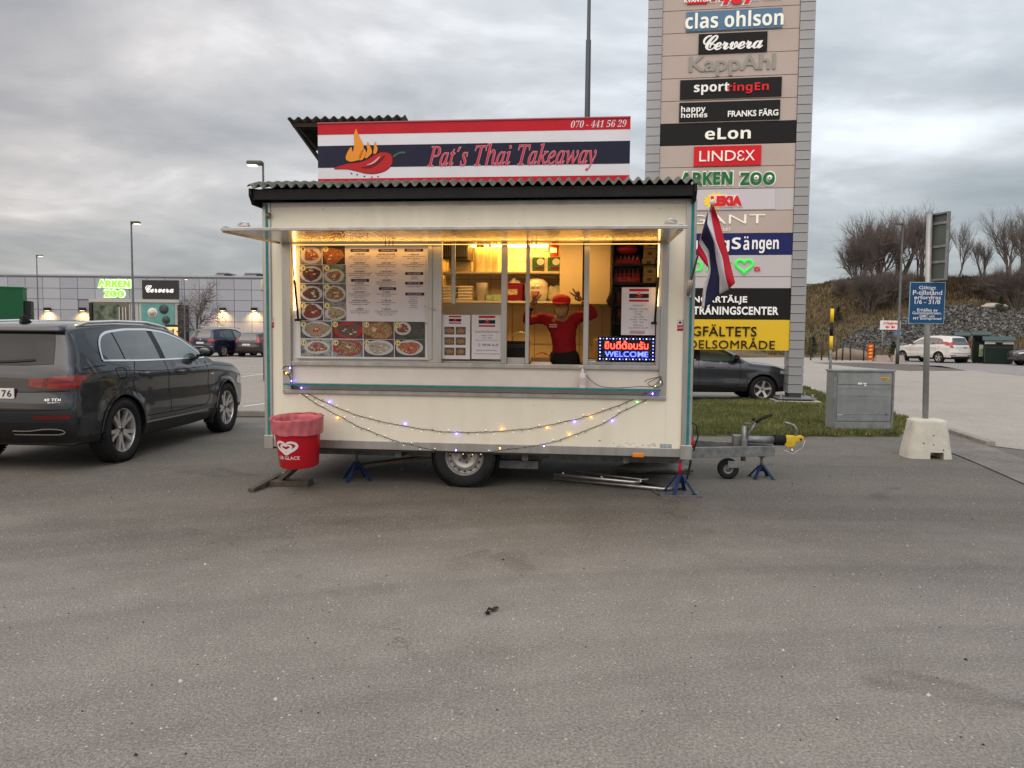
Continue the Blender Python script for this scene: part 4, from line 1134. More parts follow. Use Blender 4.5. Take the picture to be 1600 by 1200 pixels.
# left side: rear lamp bracket, handle
p = P(411, 449, 0.3)
q = MB(); q.box(-0.07, -0.001, 0.02, 0.06, p.z - 0.03, p.z + 0.05); q.tube([(-0.05, 0.0, p.z - 0.05), (-0.06, 0.03, p.z + 0.06)], 0.02, 8); q.build('side_lamp', mat('lamp_beige', (0.5, 0.45, 0.36), 0.5), tr, bev=0.004)
p = P(407, 573, 0.1)
MB().tube([(0.0, 0.10, p.z + 0.10), (-0.06, 0.10, p.z + 0.09), (-0.06, 0.10, p.z - 0.09), (0.0, 0.10, p.z - 0.10)], 0.011, 8).build('grab_handle', PLB, tr)
MB().tube([(LEN, 0.10, 1.43), (LEN + 0.06, 0.10, 1.42), (LEN + 0.06, 0.10, 1.22), (LEN, 0.10, 1.21)], 0.011, 8).build('grab_handle', PLB, tr)
p = P(420, 337, -0.02); MB().ell((p.x, -0.03, p.z), (0.03, 0.02, 0.03), 12, 8).build('clearance_lamp', mat('lamp_brown', (0.16, 0.08, 0.05), 0.3, coat=1), tr)
# chassis
CH = mat('chassis_galv', (0.16, 0.165, 0.165), 0.6, 0.5, 0.35, 12, dirt=0.5)
for y in (0.35, DEP - 0.4): MB().box(0.05, LEN - 0.03, y, y + 0.06, zb - 0.12, zb - 0.021).build('chassis_beam', CH, tr)
for x in (0.3, 1.3, 2.6, 3.6): MB().box(x, x + 0.06, 0.1, DEP - 0.1, zb - 0.09, zb - 0.022).build('cross_member', CH, tr)
MB().tube([(1.98, 0.12, 0.30), (1.98, DEP - 0.1, 0.30)], 0.035, 10).build('axle', CH, tr)
MB().box(2.35, 2.75, 0.25, 1.2, zb - 0.20, zb - 0.12).build('spare_carrier', CH, tr)
# wheels: pressed steel rim
wc = P(726, 720, 0.06); WR = 0.312
def steel_rim(rr, w):
    m = MB(); h = w / 2
    m.lathe([(rr, -h * 0.9), (rr + 0.006, -h * 0.82), (rr - 0.012, -h * 0.76), (rr - 0.02, -h * 0.5), (rr - 0.03, -h * 0.28), (rr * 0.80, -h * 0.22), (rr * 0.70, -h * 0.38), (rr * 0.62, -h * 0.55), (rr * 0.56, -h * 0.58), (rr * 0.50, -h * 0.48), (rr * 0.40, -h * 0.40), (rr * 0.20, -h * 0.42), (rr * 0.18, -h * 0.5), (0.0, -h * 0.5)], 48, 'Y')
    m.m = 1
    for k in range(16):
        a = 2 * pi * k / 16; m.lathe([(0, 0), (0.011, 0), (0.012, 0.004)], 10, 'Y', (rr * 0.76 * cos(a), -h * 0.34, rr * 0.76 * sin(a)))
    for k in range(5):
        a = 2 * pi * k / 5; m.lathe([(0, -0.004), (0.009, -0.004), (0.011, 0.006)], 8, 'Y', (rr * 0.32 * cos(a), -h * 0.43, rr * 0.32 * sin(a)))
    m.lathe([(0, -h * 0.52), (rr * 0.15, -h * 0.52)], 16, 'Y')
    return m.mesh('rim', [mat('steel_rim', (0.36, 0.355, 0.34), 0.45, 0.6, 0.2, 15, dirt=0.5), RIMD])
tw, _ = wheel_meshes(WR, 0.19, WR * 0.64, 'steel')
sr = steel_rim(WR * 0.64, 0.19)
for y, rz in ((0.11, 0), (DEP - 0.15, pi)):
    w_ = link('wheel', tw, tr, (wc.x, y, WR), (0, 0, rz)); link('rim', sr, w_)
MB().lathe([(WR + 0.03, 0.07), (WR + 0.03, 0.26)], 30, 'Y', (wc.x, 0.0, WR)).build('mudguard', BLACK, tr)

# drawbar with coupling
dz = P(1150, 702, 1.07).z
xe = X(1211, 702, 1.07); yc = 1.07
for s__ in (-1, 1):
    MB().bar((LEN - 0.3, yc + s__ * 0.46, dz), (xe - 0.02, yc + s__ * 0.045, dz), 0.05, 0.11).build('drawbar_beam', GALV, tr, bev=0.004)
MB().box(LEN - 0.02, LEN + 0.04, yc - 0.5, yc + 0.5, dz - 0.05, dz + 0.04).build('drawbar_plate', GALV, tr)
pa = P(1150, 687, 1.03); pb_ = P(1211, 687, 1.03); pc_ = P(1228, 688, 1.03)
cy_ = 1.07
MB().tube([(pa.x, cy_, pa.z), (pb_.x, cy_, pa.z)], 0.042, 16).build('coupling_tube', GALV, tr)
MB().box(pa.x - 0.03, pa.x + 0.08, cy_ - 0.06, cy_ + 0.06, dz + 0.03, pa.z + 0.05).build('coupling_mount', GALV, tr, bev=0.008)
nb = 7
pr = []
for i in range(nb * 2 + 1):
    pr.append((0.045 if i % 2 else 0.062, lerp(pb_.x, pc_.x, i / (nb * 2))))
MB().lathe(pr, 18, 'X', (0, cy_, pa.z)).build('bellows', RUB, tr)
YEL = mat('yellow_paint', (0.62, 0.42, 0.03), 0.45, var=0.2, vscale=12, dirt=0.4)
ps = P(1227, 698, 1.0); pe = P(1257, 682, 1.0)
hd = MB(); hd.prism([(ps.x, pa.z - 0.05), (ps.x + 0.03, pa.z - 0.075), (pe.x - 0.09, pa.z - 0.065), (pe.x - 0.08, pa.z - 0.01), (pe.x, pa.z - 0.005), (pe.x, pa.z + 0.055), (ps.x + 0.015, pa.z + 0.055)], cy_ - 0.05, cy_ + 0.05)
hd = hd.build('coupling_head', YEL, tr, bev=0.01)
MB().tube([(ps.x + 0.12, cy_, pa.z + 0.05), (ps.x + 0.13, cy_, pa.z + 0.12), (ps.x + 0.10, cy_, pa.z + 0.165), (ps.x + 0.03, cy_, pa.z + 0.19), (ps.x + 0.0, cy_, pa.z + 0.195)], [0.02, 0.017, 0.016, 0.015, 0.014], 10).build('coupling_handle', GALV, tr)
MB().lathe([(0.010, 0), (0.010, -0.02), (0.018, -0.025), (0.018, -0.045), (0.0, -0.05)], 12, 'Z', (ps.x + 0.08, cy_ - 0.03, pa.z - 0.075)).build('lock_pin', STEEL, tr)
MB().lathe([(0, -0.056), (0.012, -0.056), (0.013, -0.05)], 10, 'Y', (pe.x - 0.03, cy_, pa.z + 0.02)).build('bolt', RUB, tr)
# hand brake lever and jockey wheel clamp
b0 = P(1166, 684, 1.0); b1_ = P(1181, 660, 1.0); b2_ = P(1206, 648, 1.0)
MB().tube([b0, b0.lerp(b1_, 0.5), b1_], [0.014, 0.013, 0.013], 8).build('brake_lever', GALV, tr)
MB().tube([b1_, b1_.lerp(b2_, 0.4) + Vector((0, 0, 0.012)), b2_], [0.017, 0.018, 0.015], 8).build('lever_grip', RUB, tr)
j = P(1161, 725, 0.95); jt = P(1161, 665, 0.95)
MB().tube([(j.x, 0.95, j.z + 0.03), (j.x, 0.95, jt.z)], 0.026, 12).build('jockey_tube', GALV, tr)
MB().tube([(j.x, 0.95, jt.z), (j.x, 0.95, jt.z + 0.03), (j.x + 0.08, 0.95, jt.z + 0.02)], 0.008, 6).build('jockey_crank', GALV, tr)
MB().lathe([(0.0, 0.03), (0.02, 0.028), (0.022, 0.012), (0.01, 0.0)], 12, 'Z', (b1_.x - 0.03, 0.97, b1_.z + 0.02)).build('crank_knob', RUB, tr)
MB().box(j.x - 0.03, j.x + 0.03, 0.91, 1.02, dz + 0.0, dz + 0.13).build('jockey_clamp', GALV, tr, bev=0.006)
jw = P(1138, 725, 0.93)
MB().bar((j.x + 0.02, 0.90, j.z - 0.0), (jw.x - 0.01, 0.90, jw.z), 0.012, 0.075).build('jockey_fork', GALV, tr, bev=0.003)
JR = 0.113
w_ = MB().lathe([(0.055, -0.02), (0.06, -0.032), (JR - 0.015, -0.034), (JR, -0.018), (JR, 0.018), (JR - 0.015, 0.034), (0.06, 0.032), (0.055, 0.02)], 32, 'Y').build('jockey_wheel', RUB, tr, loc=(jw.x, 0.94, JR + 0.0))
MB().lathe([(0.0, -0.022), (0.02, -0.024), (0.022, -0.012), (0.05, -0.010), (0.056, -0.018), (0.056, 0.02)], 20, 'Y').build('rim', GALV, w_)
MB().tube([P(1222, 702, 1.0), P(1238, 709, 1.0), P(1254, 700, 1.0), P(1258, 688, 1.0)], 0.003, 5).build('breakaway_cable', STEEL, tr)

# power plug and cable on the right-hand wall (separate things)
pl = tth('power_plug', 'red and grey power plug hanging at the trailer front corner above the drawbar', 'plug')
p0 = P(1079, 664, 0.3); p1 = P(1083, 690, 0.3); p2 = P(1086, 704, 0.3)
MB().tube([(LEN + 0.055, 0.3, p0.z), (LEN + 0.065, 0.3, p1.z + 0.04)], [0.035, 0.04], 14).build('socket', mat('plug_grey', (0.25, 0.25, 0.26), 0.5), pl)
MB().tube([(LEN + 0.065, 0.3, p1.z + 0.04), (LEN + 0.08, 0.3, p2.z + 0.03)], [0.045, 0.04], 14).build('plug_body', mat('plug_red', (0.5, 0.02, 0.03), 0.45), pl)
MB().tube([(LEN + 0.08, 0.3, p2.z + 0.03), (LEN + 0.085, 0.3, p2.z - 0.01)], [0.036, 0.026], 12).build('plug_collar', MATS['plug_grey'], pl)
MB().tube([(LEN + 0.05, 0.28, p0.z + 0.05), (LEN + 0.13, 0.28, p0.z + 0.0), (LEN + 0.15, 0.28, p1.z + 0.05), (LEN + 0.11, 0.28, p2.z)], 0.007, 6).build('strap', RUB, pl)
cb = MB(); c0 = Vector((LEN + 0.085, 0.3, p2.z - 0.01))
cb.tube([c0, c0 + Vector((0.0, 0, -0.12)), c0 + Vector((-0.03, -0.02, -0.26)), Vector((LEN + 0.0, 0.25, 0.012)), Vector((LEN - 0.10, 0.2, 0.011)), Vector((LEN - 0.25, 0.35, 0.011)), Vector((LEN - 0.5, 0.6, 0.011))], 0.011, 8)
o = cb.build('power_cable', RUB); o.matrix_world = TM_; tag(o, 'black power cable hanging from the red plug down to the asphalt', 'cable')

# jack stands
JB = mat('jack_blue', (0.009, 0.024, 0.082), 0.5, var=0.35, vscale=20, dirt=0.35, dirtcol=(0.03, 0.03, 0.035))
def jack(x, y, h, label, leg=0.16, rot=0.4, red=False, z0=0.0):
    t = tth('jack_stand', label, 'jack stand', x, y, z0, 'jack stands under the trailer', rot)
    hp = h * 0.55
    for k in range(4):
        a = pi / 4 + k * pi / 2
        MB().bar((leg * cos(a), leg * sin(a), 0.006), (0.022 * cos(a), 0.022 * sin(a), hp), 0.036, 0.012, up=(cos(a), sin(a), 0.3)).build('leg', JB, t, bev=0.002)
        MB().box(leg * cos(a) - 0.02, leg * cos(a) + 0.02, leg * sin(a) - 0.02, leg * sin(a) + 0.02, 0, 0.006).build('foot', JB, t)
    MB().tube([(0, 0, hp * 0.55), (0, 0, hp)], 0.024, 12).build('sleeve', JB, t)
    MB().tube([(0, 0, hp), (0, 0, h - 0.02)], 0.015, 10).build('post', REDP if red else CH, t)
    MB().box(-0.03, 0.03, -0.02, 0.02, h - 0.02, h).build('saddle', CH, t)
    return t
pj = P(1064, 770, 0.10); gj = TM_.inverted() @ gnd(1062, 773)
jack(gj.x, gj.y + 0.03, zb - 0.035, 'blue jack stand on a dark plate under the right corner of the trailer', 0.15, 0.35, True, 0.012)
t = tth('base_plate', 'thin dark metal plate under the right corner jack stand', 'plate', gj.x, gj.y, 0)
MB().box(-0.19, 0.19, -0.13, 0.15, 0.0, 0.010).build('plate', CH, t)
MB().bar((-0.19, -0.12, 0.012), (-0.25, 0.10, 0.012), 0.02, 0.02).build('plate_rim', CH, t)
MB().bar((-0.19, -0.125, 0.014), (0.20, -0.125, 0.014), 0.014, 0.012).build('plate_rim', CH, t)
g_ = TM_.inverted() @ gnd(1191, 748)
jack(g_.x, g_.y + 0.06, dz - 0.06, 'blue jack stand under the drawbar tip beside the jockey wheel', 0.14, 0.1)
g_ = TM_.inverted() @ gnd(553, 752)
jack(g_.x, g_.y + 0.1, zb - 0.03, 'dark blue jack stand in the shade under the trailer left of the wheel', 0.16, 0.5)
# rails and planks lying under the trailer
STL = mat('dull_steel_tube', (0.45, 0.45, 0.44), 0.35, 0.8, var=0.2)
t = tth('steel_rails', 'pale steel tubes lying on the asphalt under the right end of the trailer', 'tubes')
ti = TM_.inverted()
for (a, b, z, r) in (((865, 747), (1047, 765), 0.03, 0.018), ((866, 741), (996, 754), 0.09, 0.016), ((900, 737), (1010, 750), 0.07, 0.012)):
    pa_ = ti @ gnd(*a, z); pb2 = ti @ gnd(*b, z)
    mb = MB().tube([pa_, pa_.lerp(pb2, 0.95), pb2 + Vector((0.02, 0.05, 0))], r, 10); mb.build('tube', STL, t)
for k in range(3):
    pa_ = ti @ gnd(880 + k * 60, 745 + k * 6, 0.05); MB().tube([pa_ + Vector((0, -0.03, 0.04)), pa_ + Vector((0.0, 0.28, -0.03))], 0.012, 8).build('crossbar', STL, t)
t = tth('wooden_plank', 'grey weathered plank leaning under the left part of the trailer', 'plank')
pa_ = ti @ gnd(560, 728, 0.10); pb2 = ti @ gnd(680, 712, 0.22)
MB().bar(pa_, pb2, 0.14, 0.03).build('board', mat('weathered_wood', (0.14, 0.115, 0.09), 0.9, var=0.3, vscale=12), t)
t = tth('grey_sack', 'crumpled grey cloth lying on the ground behind the right jack stand', 'sack')
pa_ = ti @ gnd(1050, 742)
mb = MB(); mb.ell((pa_.x - 0.2, pa_.y + 0.1, 0.05), (0.45, 0.12, 0.06), 20, 10)
mb.v = [(v[0], v[1], max(0.0, v[2] + 0.05 * noise.noise(Vector(v) * 7))) for v in mb.v]
mb.build('cloth', mat('sack_grey', (0.20, 0.20, 0.19), 0.9, var=0.25), t)

# rooftop sign
SY = 0.30
sg = tth('rooftop_sign', 'striped red, white and navy sign board with a flaming chilli on the trailer roof', 'sign')
A_ = P(497, 296.5, SY); B_ = P(985.5, 183, SY); TL = P(496, 194.5, SY)
sx0, sx1, sz1 = A_.x, B_.x, (TL.z + B_.z) / 2; sz0 = A_.z - 0.03
u6 = (sz1 - (A_.z)) / 6.0
MB().box(sx0, sx1, SY, SY + 0.03, sz0, sz1).build('board', WPR, sg, bev=0.003)
for (k0, k1, m_) in ((0, 1, REDP), (2, 4, NAVY), (5, 6.3, REDP)):
    MB().box(sx0 + 0.001, sx1 - 0.001, SY - 0.002, SY - 0.0005, max(sz0 + 0.001, sz1 - u6 * k1), sz1 - u6 * k0 - 0.001).build('stripe', m_, sg)
MB().box(sx0, sx1, SY - 0.012, SY + 0.05, sz1, sz1 + 0.012).build('edge_trim', mat('sign_edge', (0.4, 0.1, 0.12), 0.5), sg)
for x in (sx0 + 0.2, (sx0 + sx1) / 2, sx1 - 0.2):
    MB().bar((x, SY + 0.05, 3.13), (x, SY + 0.05, sz1 - 0.05), 0.03, 0.03).build('bracket', GALV, sg)
    MB().bar((x, SY + 0.05, sz1 - 0.15), (x, SY + 0.6, 3.14), 0.025, 0.025).build('stay', GALV, sg)
def sp_(px, py, y=SY): return P(px, py, y)
a = sp_(668, 262); b = sp_(932, 221); 
NAME = '𝑃𝑎𝑡´𝑠 𝑇ℎ𝑎𝑖 𝑇𝑎𝑘𝑒𝑎𝑤𝑎𝑦'
zl, zh = P(800, 268, SY).z, P(800, 224, SY).z
letters('lettering', NAME, a.x - 0.004, b.x + 0.004, zl - 0.004, zh + 0.004, SY - 0.0025, mat('pink_outline', (0.72, 0.30, 0.36), 0.5), sg, bold=0.016, depth=0.001, shear=0.1)
letters('lettering', NAME, a.x, b.x, zl, zh, SY - 0.0045, mat('red_letter', (0.50, 0.03, 0.06), 0.5), sg, bold=-0.004, depth=0.001, shear=0.1)
a = sp_(892, 200.5); b = sp_(979, 187)
zq0, zq1 = P(935, 199, SY).z, P(935, 188, SY).z
letters('lettering', '𝟎𝟕𝟎 - 𝟒𝟒𝟏 𝟓𝟔 𝟐𝟗', a.x, b.x, zq0, zq1, SY - 0.003, WPR, sg, shear=0.25, bold=-0.01, depth=0.001)
# chilli and flames, flat print
def shape(name, pts, y, m, par, t=0.001, conv=None):
    q = [conv(*p) for p in pts]
    mb = MB(); mb.prism([(v.x, v.z) for v in q], y - t, y)
    return mb.build(name, m, par, fix=True)
def smooth_pts(pts, it=2):
    for _ in range(it):
        o = []
        for i in range(len(pts)):
            a, b = pts[i], pts[(i + 1) % len(pts)]
            o += [(a[0] * .75 + b[0] * .25, a[1] * .75 + b[1] * .25), (a[0] * .25 + b[0] * .75, a[1] * .25 + b[1] * .75)]
        pts = o
    return pts
def zz(x, y): return (430 + x / 2.388, 160 + y / 2.388)
cs = lambda x, y: P(*zz(x, y), SY)
OUT = mat('chilli_dark', (0.12, 0.008, 0.014), 0.5); CHR = mat('chilli_red', (0.45, 0.015, 0.02), 0.45); CHP = mat('chilli_shine', (0.75, 0.35, 0.36), 0.5)
chil = [(215, 247), (245, 236), (275, 228), (310, 226), (345, 215), (370, 196), (400, 186), (428, 190), (439, 208), (436, 232), (418, 252), (385, 264), (345, 266), (305, 256), (270, 248), (235, 249)]
shape('chilli_outline', smooth_pts([(x + (x - 330) * 0.012, y + (y - 228) * 0.06) for x, y in chil]), SY - 0.0025, OUT, sg, conv=cs)
shape('chilli', smooth_pts(chil), SY - 0.0040, CHR, sg, conv=cs)
shape('chilli_shine', smooth_pts([(312, 243), (345, 240), (375, 225), (400, 203), (412, 196), (404, 212), (380, 235), (348, 249)]), SY - 0.0055, OUT, sg, conv=cs)
shape('chilli_shine', smooth_pts([(335, 236), (362, 226), (385, 206), (395, 196), (386, 214), (364, 232)]), SY - 0.0070, CHP, sg, conv=cs)
shape('chilli_stalk', smooth_pts([(437, 200), (452, 190), (468, 184), (486, 183), (487, 192), (470, 190), (455, 196), (442, 208)]), SY - 0.004, mat('stalk_green', (0.05, 0.12, 0.08), 0.5), sg, conv=cs)
FL1 = mat('flame_orange', (0.75, 0.27, 0.03), 0.5)
for fl_ in ([(262, 213), (268, 190), (285, 163), (288, 180), (292, 188), (297, 150), (294, 122), (303, 94), (310, 120), (322, 142), (330, 158), (332, 175), (325, 195), (318, 215), (300, 219), (280, 223)],
            [(333, 200), (346, 180), (341, 160), (346, 144), (352, 160), (360, 172), (363, 190), (352, 200), (340, 212)],
            [(366, 190), (370, 170), (369, 157), (375, 143), (378, 160), (384, 172), (380, 188), (371, 195)], [(312, 214), (318, 188), (334, 170), (342, 190), (335, 206), (322, 218)]):
    shape('flame', fl_ and smooth_pts(fl_, 1), SY - 0.0085, FL1, sg, conv=cs)
for (x, y, m_) in ((285, 265, OUT), (306, 270, OUT), (333, 276, OUT), (361, 279, CHR), (384, 277, CHR)):
    shape('seed', [(x + 3 * cos(k), y + 3 * sin(k)) for k in [i * pi / 4 for i in range(8)]], SY - 0.0025, m_, sg, conv=cs)

# corrugated lean-to behind the sign
lt_ = tth('lean_to_roof', 'small corrugated lean-to roof sticking out behind the left end of the rooftop sign', 'roof')
q0 = P(449, 184, 0.75); q1 = P(633, 182, 0.75)
zq = (q0.z + P(633, 184, 0.75).z) / 2
corr(MB(), q0.x, q1.x, [(0.75, zq), (1.6, zq - 0.16)], 0.10, 0.016, 0.008).build('sheet', CORR, lt_)
MB().box(q0.x + 0.04, q1.x - 0.02, 0.80, 0.84, zq - 0.075, zq - 0.03).build('batten', mat('dark_timber', (0.05, 0.035, 0.025), 0.8), lt_)
mb = MB(); mb.prism([(0.78, zq - 0.02), (0.78, zq - 0.07), (1.6, 3.16), (1.6, zq - 0.17)], q0.x + 0.36, q0.x + 0.39, 'YZ')
mb.build('side_board', FASC, lt_)
mb = MB().add([(q0.x + 0.02, 0.78, zq - 0.035), (q0.x + 0.38, 0.78, 3.35), (q0.x + 0.38, 1.55, 3.2), (q0.x + 0.02, 1.55, zq - 0.19)], [(0, 1, 2, 3)], False)
o = mb.build('gutter_sheet', FASC, lt_); so = o.modifiers.new('s', 'SOLIDIFY'); so.thickness = 0.02
for x in (q0.x + 0.42, q1.x - 0.1):
    for y in (0.84, 1.5): MB().box(x, x + 0.04, y, y + 0.04, 3.10, zq - 0.05).build('post', MATS['dark_timber'], lt_)
# ------------------------------------------------------------------ menu board with dish pictures
YM = 0.029
mn = tth('menu_board', 'big menu poster with sixteen numbered dish photos and three columns of text', 'menu')
mA = P(467, 563, YM); mB_ = P(665, 379.5, YM)
mz1 = P(566, 379.5, YM).z; mz0 = P(566, 561, YM).z
MB().box(mA.x, mB_.x, YM - 0.003, YM - 0.0005, mz0, mz1).build('poster', PAPER, mn)
def zm(x, y): return (430 + x / 4.615, 340 + y / 4.615)      # readings off the menu, poster coordinates
def ZM(x, y, yl=YM - 0.004):
    return P(*zm(x, y), yl)
FOODC = {}
def food_mat(i, c1, c2, c3, sc=26):
    m = bpy.data.materials.new('dish_print'); m.use_nodes = True; t = m.node_tree; b = t.nodes['Principled BSDF']; b.inputs['Roughness'].default_value = 0.5
    tc_ = N(t, 'ShaderNodeTexCoord'); mp = N(t, 'ShaderNodeMapping'); mp.inputs['Location'].default_value = (i * 3.1, i * 1.7, i * 2.3); L(t, tc_.outputs['Object'], mp.inputs[0])
    n = N(t, 'ShaderNodeTexNoise', Scale=sc, Detail=4.0, Roughness=0.7, Distortion=1.5); L(t, mp.outputs[0], n.inputs['Vector'])
    c1 = tuple(x * 0.72 for x in c1); c2 = tuple(x * 0.8 for x in c2); dk = tuple(x * 0.25 for x in c1)
    L(t, ramp(t, n.outputs[0], [(0.36, dk), (0.42, c1), (0.48, c2), (0.52, dk), (0.58, c1), (0.66, c3)]), b.inputs['Base Color'])
    return m
WPL = mat('plate_print', (0.52, 0.50, 0.52), 0.5)
BADGE = mat('badge_yellow', (0.72, 0.62, 0.26), 0.5)
dishes = [  # frame, background, plate ellipse (cx,cy,rx,ry), plate colour, food scale, colours
 (1, (178, 205, 334, 338), (0.30, 0.27, 0.27), (258, 272, 80, 62), 'w', .72, ((0.30, 0.08, 0.04), (0.55, 0.25, 0.12), (0.20, 0.02, 0.02))),
 (2, (342, 205, 502, 338), (0.05, 0.03, 0.03), (415, 275, 76, 64), 'n', 1.0, ((0.35, 0.10, 0.03), (0.60, 0.28, 0.10), (0.30, 0.02, 0.02))),
 (3, (178, 342, 342, 472), (0.16, 0.14, 0.14), (260, 408, 84, 58), 'w', .86, ((0.06, 0.018, 0.012), (0.22, 0.07, 0.04), (0.10, 0.01, 0.01))),
 (4, (350, 342, 508, 472), (0.16, 0.30, 0.20), (425, 420, 82, 52), 'p', .74, ((0.40, 0.10, 0.08), (0.55, 0.40, 0.32), (0.12, 0.22, 0.08))),
 (5, (182, 478, 344, 608), (0.10, 0.09, 0.09), (262, 548, 80, 54), 'w', .82, ((0.05, 0.02, 0.012), (0.20, 0.09, 0.05), (0.32, 0.17, 0.10))),
 (6, (350, 478, 510, 612), (0.20, 0.19, 0.16), (430, 550, 84, 58), 'w', .84, ((0.22, 0.13, 0.05), (0.55, 0.42, 0.15), (0.55, 0.02, 0.02))),
 (7, (184, 614, 346, 742), (0.05, 0.05, 0.05), (268, 680, 80, 62), 'w', .9, ((0.20, 0.03, 0.02), (0.35, 0.06, 0.03), (0.45, 0.22, 0.10))),
 (8, (352, 614, 512, 742), (0.33, 0.32, 0.28), (435, 690, 84, 48), 'w', .86, ((0.50, 0.36, 0.18), (0.62, 0.52, 0.34), (0.06, 0.22, 0.05))),
 (9, (182, 748, 405, 870), (0.12, 0.11, 0.10), (298, 808, 106, 60), 'p', .9, ((0.42, 0.36, 0.26), (0.50, 0.36, 0.22), (0.30, 0.05, 0.03))),
 (10, (410, 748, 630, 872), (0.14, 0.02, 0.02), (528, 812, 104, 62), 'r', .86, ((0.10, 0.06, 0.04), (0.20, 0.14, 0.10), (0.05, 0.07, 0.03))),
 (11, (636, 750, 855, 876), (0.18, 0.06, 0.03), (745, 812, 106, 60), 'n', 1.0, ((0.42, 0.20, 0.08), (0.58, 0.42, 0.16), (0.18, 0.04, 0.02))),
 (12, (860, 752, 1080, 878), (0.06, 0.07, 0.05), (920, 800, 78, 54), 'w', .74, ((0.20, 0.05, 0.03), (0.25, 0.08, 0.04), (0.36, 0.18, 0.10))),
 (13, (184, 880, 408, 1000), (0.34, 0.38, 0.37), (302, 935, 92, 46), 'w', .80, ((0.22, 0.09, 0.05), (0.55, 0.45, 0.38), (0.10, 0.18, 0.10))),
 (14, (414, 880, 632, 1002), (0.26, 0.33, 0.33), (524, 940, 106, 56), 'r', .95, ((0.28, 0.06, 0.03), (0.60, 0.48, 0.32), (0.10, 0.08, 0.03))),
 (15, (640, 882, 856, 1004), (0.08, 0.08, 0.08), (748, 938, 104, 56), 'w', .80, ((0.58, 0.54, 0.48), (0.52, 0.48, 0.42), (0.04, 0.20, 0.05))),
 (16, (862, 882, 1080, 1006), (0.07, 0.08, 0.08), (968, 938, 98, 56), 'w', .84, ((0.50, 0.06, 0.03), (0.62, 0.28, 0.14), (0.55, 0.45, 0.30)))]
def disc(cx, cy, rx, ry, y, jag=0.0, n=28, seed=0):
    r = random.Random(seed)
    pts = []
    for k in range(n):
        a = 2 * pi * k / n; f = 1 + jag * (r.random() - 0.5) + jag * 0.6 * sin(3 * a + seed)
        v = ZM(cx + rx * f * cos(a), cy + ry * f * sin(a), y); pts.append((v.x, v.z))
    mb = MB(); mb.prism(pts, y, y + 0.0006); return mb
def rect(x0, y0, x1, y1, y):
    a = ZM(x0, y1, y); b = ZM(x1, y0, y); return MB().box(a.x, b.x, y, y + 0.0006, a.z, b.z)
BACK = {}
for num, (x0, y0, x1, y1), bgc, (cx, cy, rx, ry), pc_, fs_, cols in dishes:
    bgm = food_mat(num + 20, bgc, tuple(c * 1.15 for c in bgc), tuple(c * 0.6 for c in bgc), 7)
    # one printed picture: background, plate, food and number badge
    pic = rect(x0, y0, x1, y1, YM - 0.0045).build('dish_photo', bgm, mn)
    rx = min(rx, (x1 - x0) / 2 - 1, cx - x0 - 1, x1 - cx - 1); ry = min(ry, (y1 - y0) / 2 - 1, cy - y0 - 1, y1 - cy - 1)
    if pc_ != 'n':
        disc(cx, cy, rx, ry, YM - 0.0055).build('plate', {'w': WPL, 'p': mat('plate_soft', (0.45, 0.47, 0.42), 0.5), 'r': mat('plate_red', (0.42, 0.03, 0.03), 0.5)}[pc_], pic)
        disc(cx, cy + 1, rx * .9, ry * .88, YM - 0.0063).build('plate_well', mat('plate_inner', (0.5, 0.48, 0.47), 0.5) if pc_ != 'r' else MATS['plate_red'], pic)
    disc(cx, cy, rx * fs_ * (0.93 if pc_ != 'n' else 1), ry * fs_ * (0.93 if pc_ != 'n' else 1), YM - 0.0071, 0.16, 28, num).build('food', food_mat(num, *cols), pic)
    r_ = random.Random(num)
    gm = mat('herb_green', (0.04, 0.16, 0.04), 0.5); rm_ = mat('pepper_red', (0.50, 0.02, 0.02), 0.5); pm = mat('shred_pale', (0.62, 0.5, 0.36), 0.5)
    for k in range(7):
        a = r_.uniform(0, 6.28); q = r_.uniform(0, 0.55)
        disc(cx + rx * q * cos(a), cy + ry * q * sin(a), r_.uniform(5, 15), r_.uniform(3, 8), YM - 0.0079 - k * 0.0002, 0.6, 9, num * 9 + k).build('garnish', r_.choice((gm, rm_, pm, pm) if num in (4, 6, 8, 15, 13) else (rm_, pm, food_mat(k, *cols) if k == 0 else rm_, pm)), pic)
    bx, by = x0 + 22, y0 + 22
    disc(bx, by, 20, 20, YM - 0.0095).build('badge', BADGE, pic)
    a = ZM(bx - 6 * len(str(num)), by + 10, YM - 0.0102); b = ZM(bx + 6 * len(str(num)), by - 10, YM - 0.0102)
    letters('number', str(num), a.x, b.x, a.z, b.z, YM - 0.0098, INK, pic, depth=0.0006, bold=0.02)
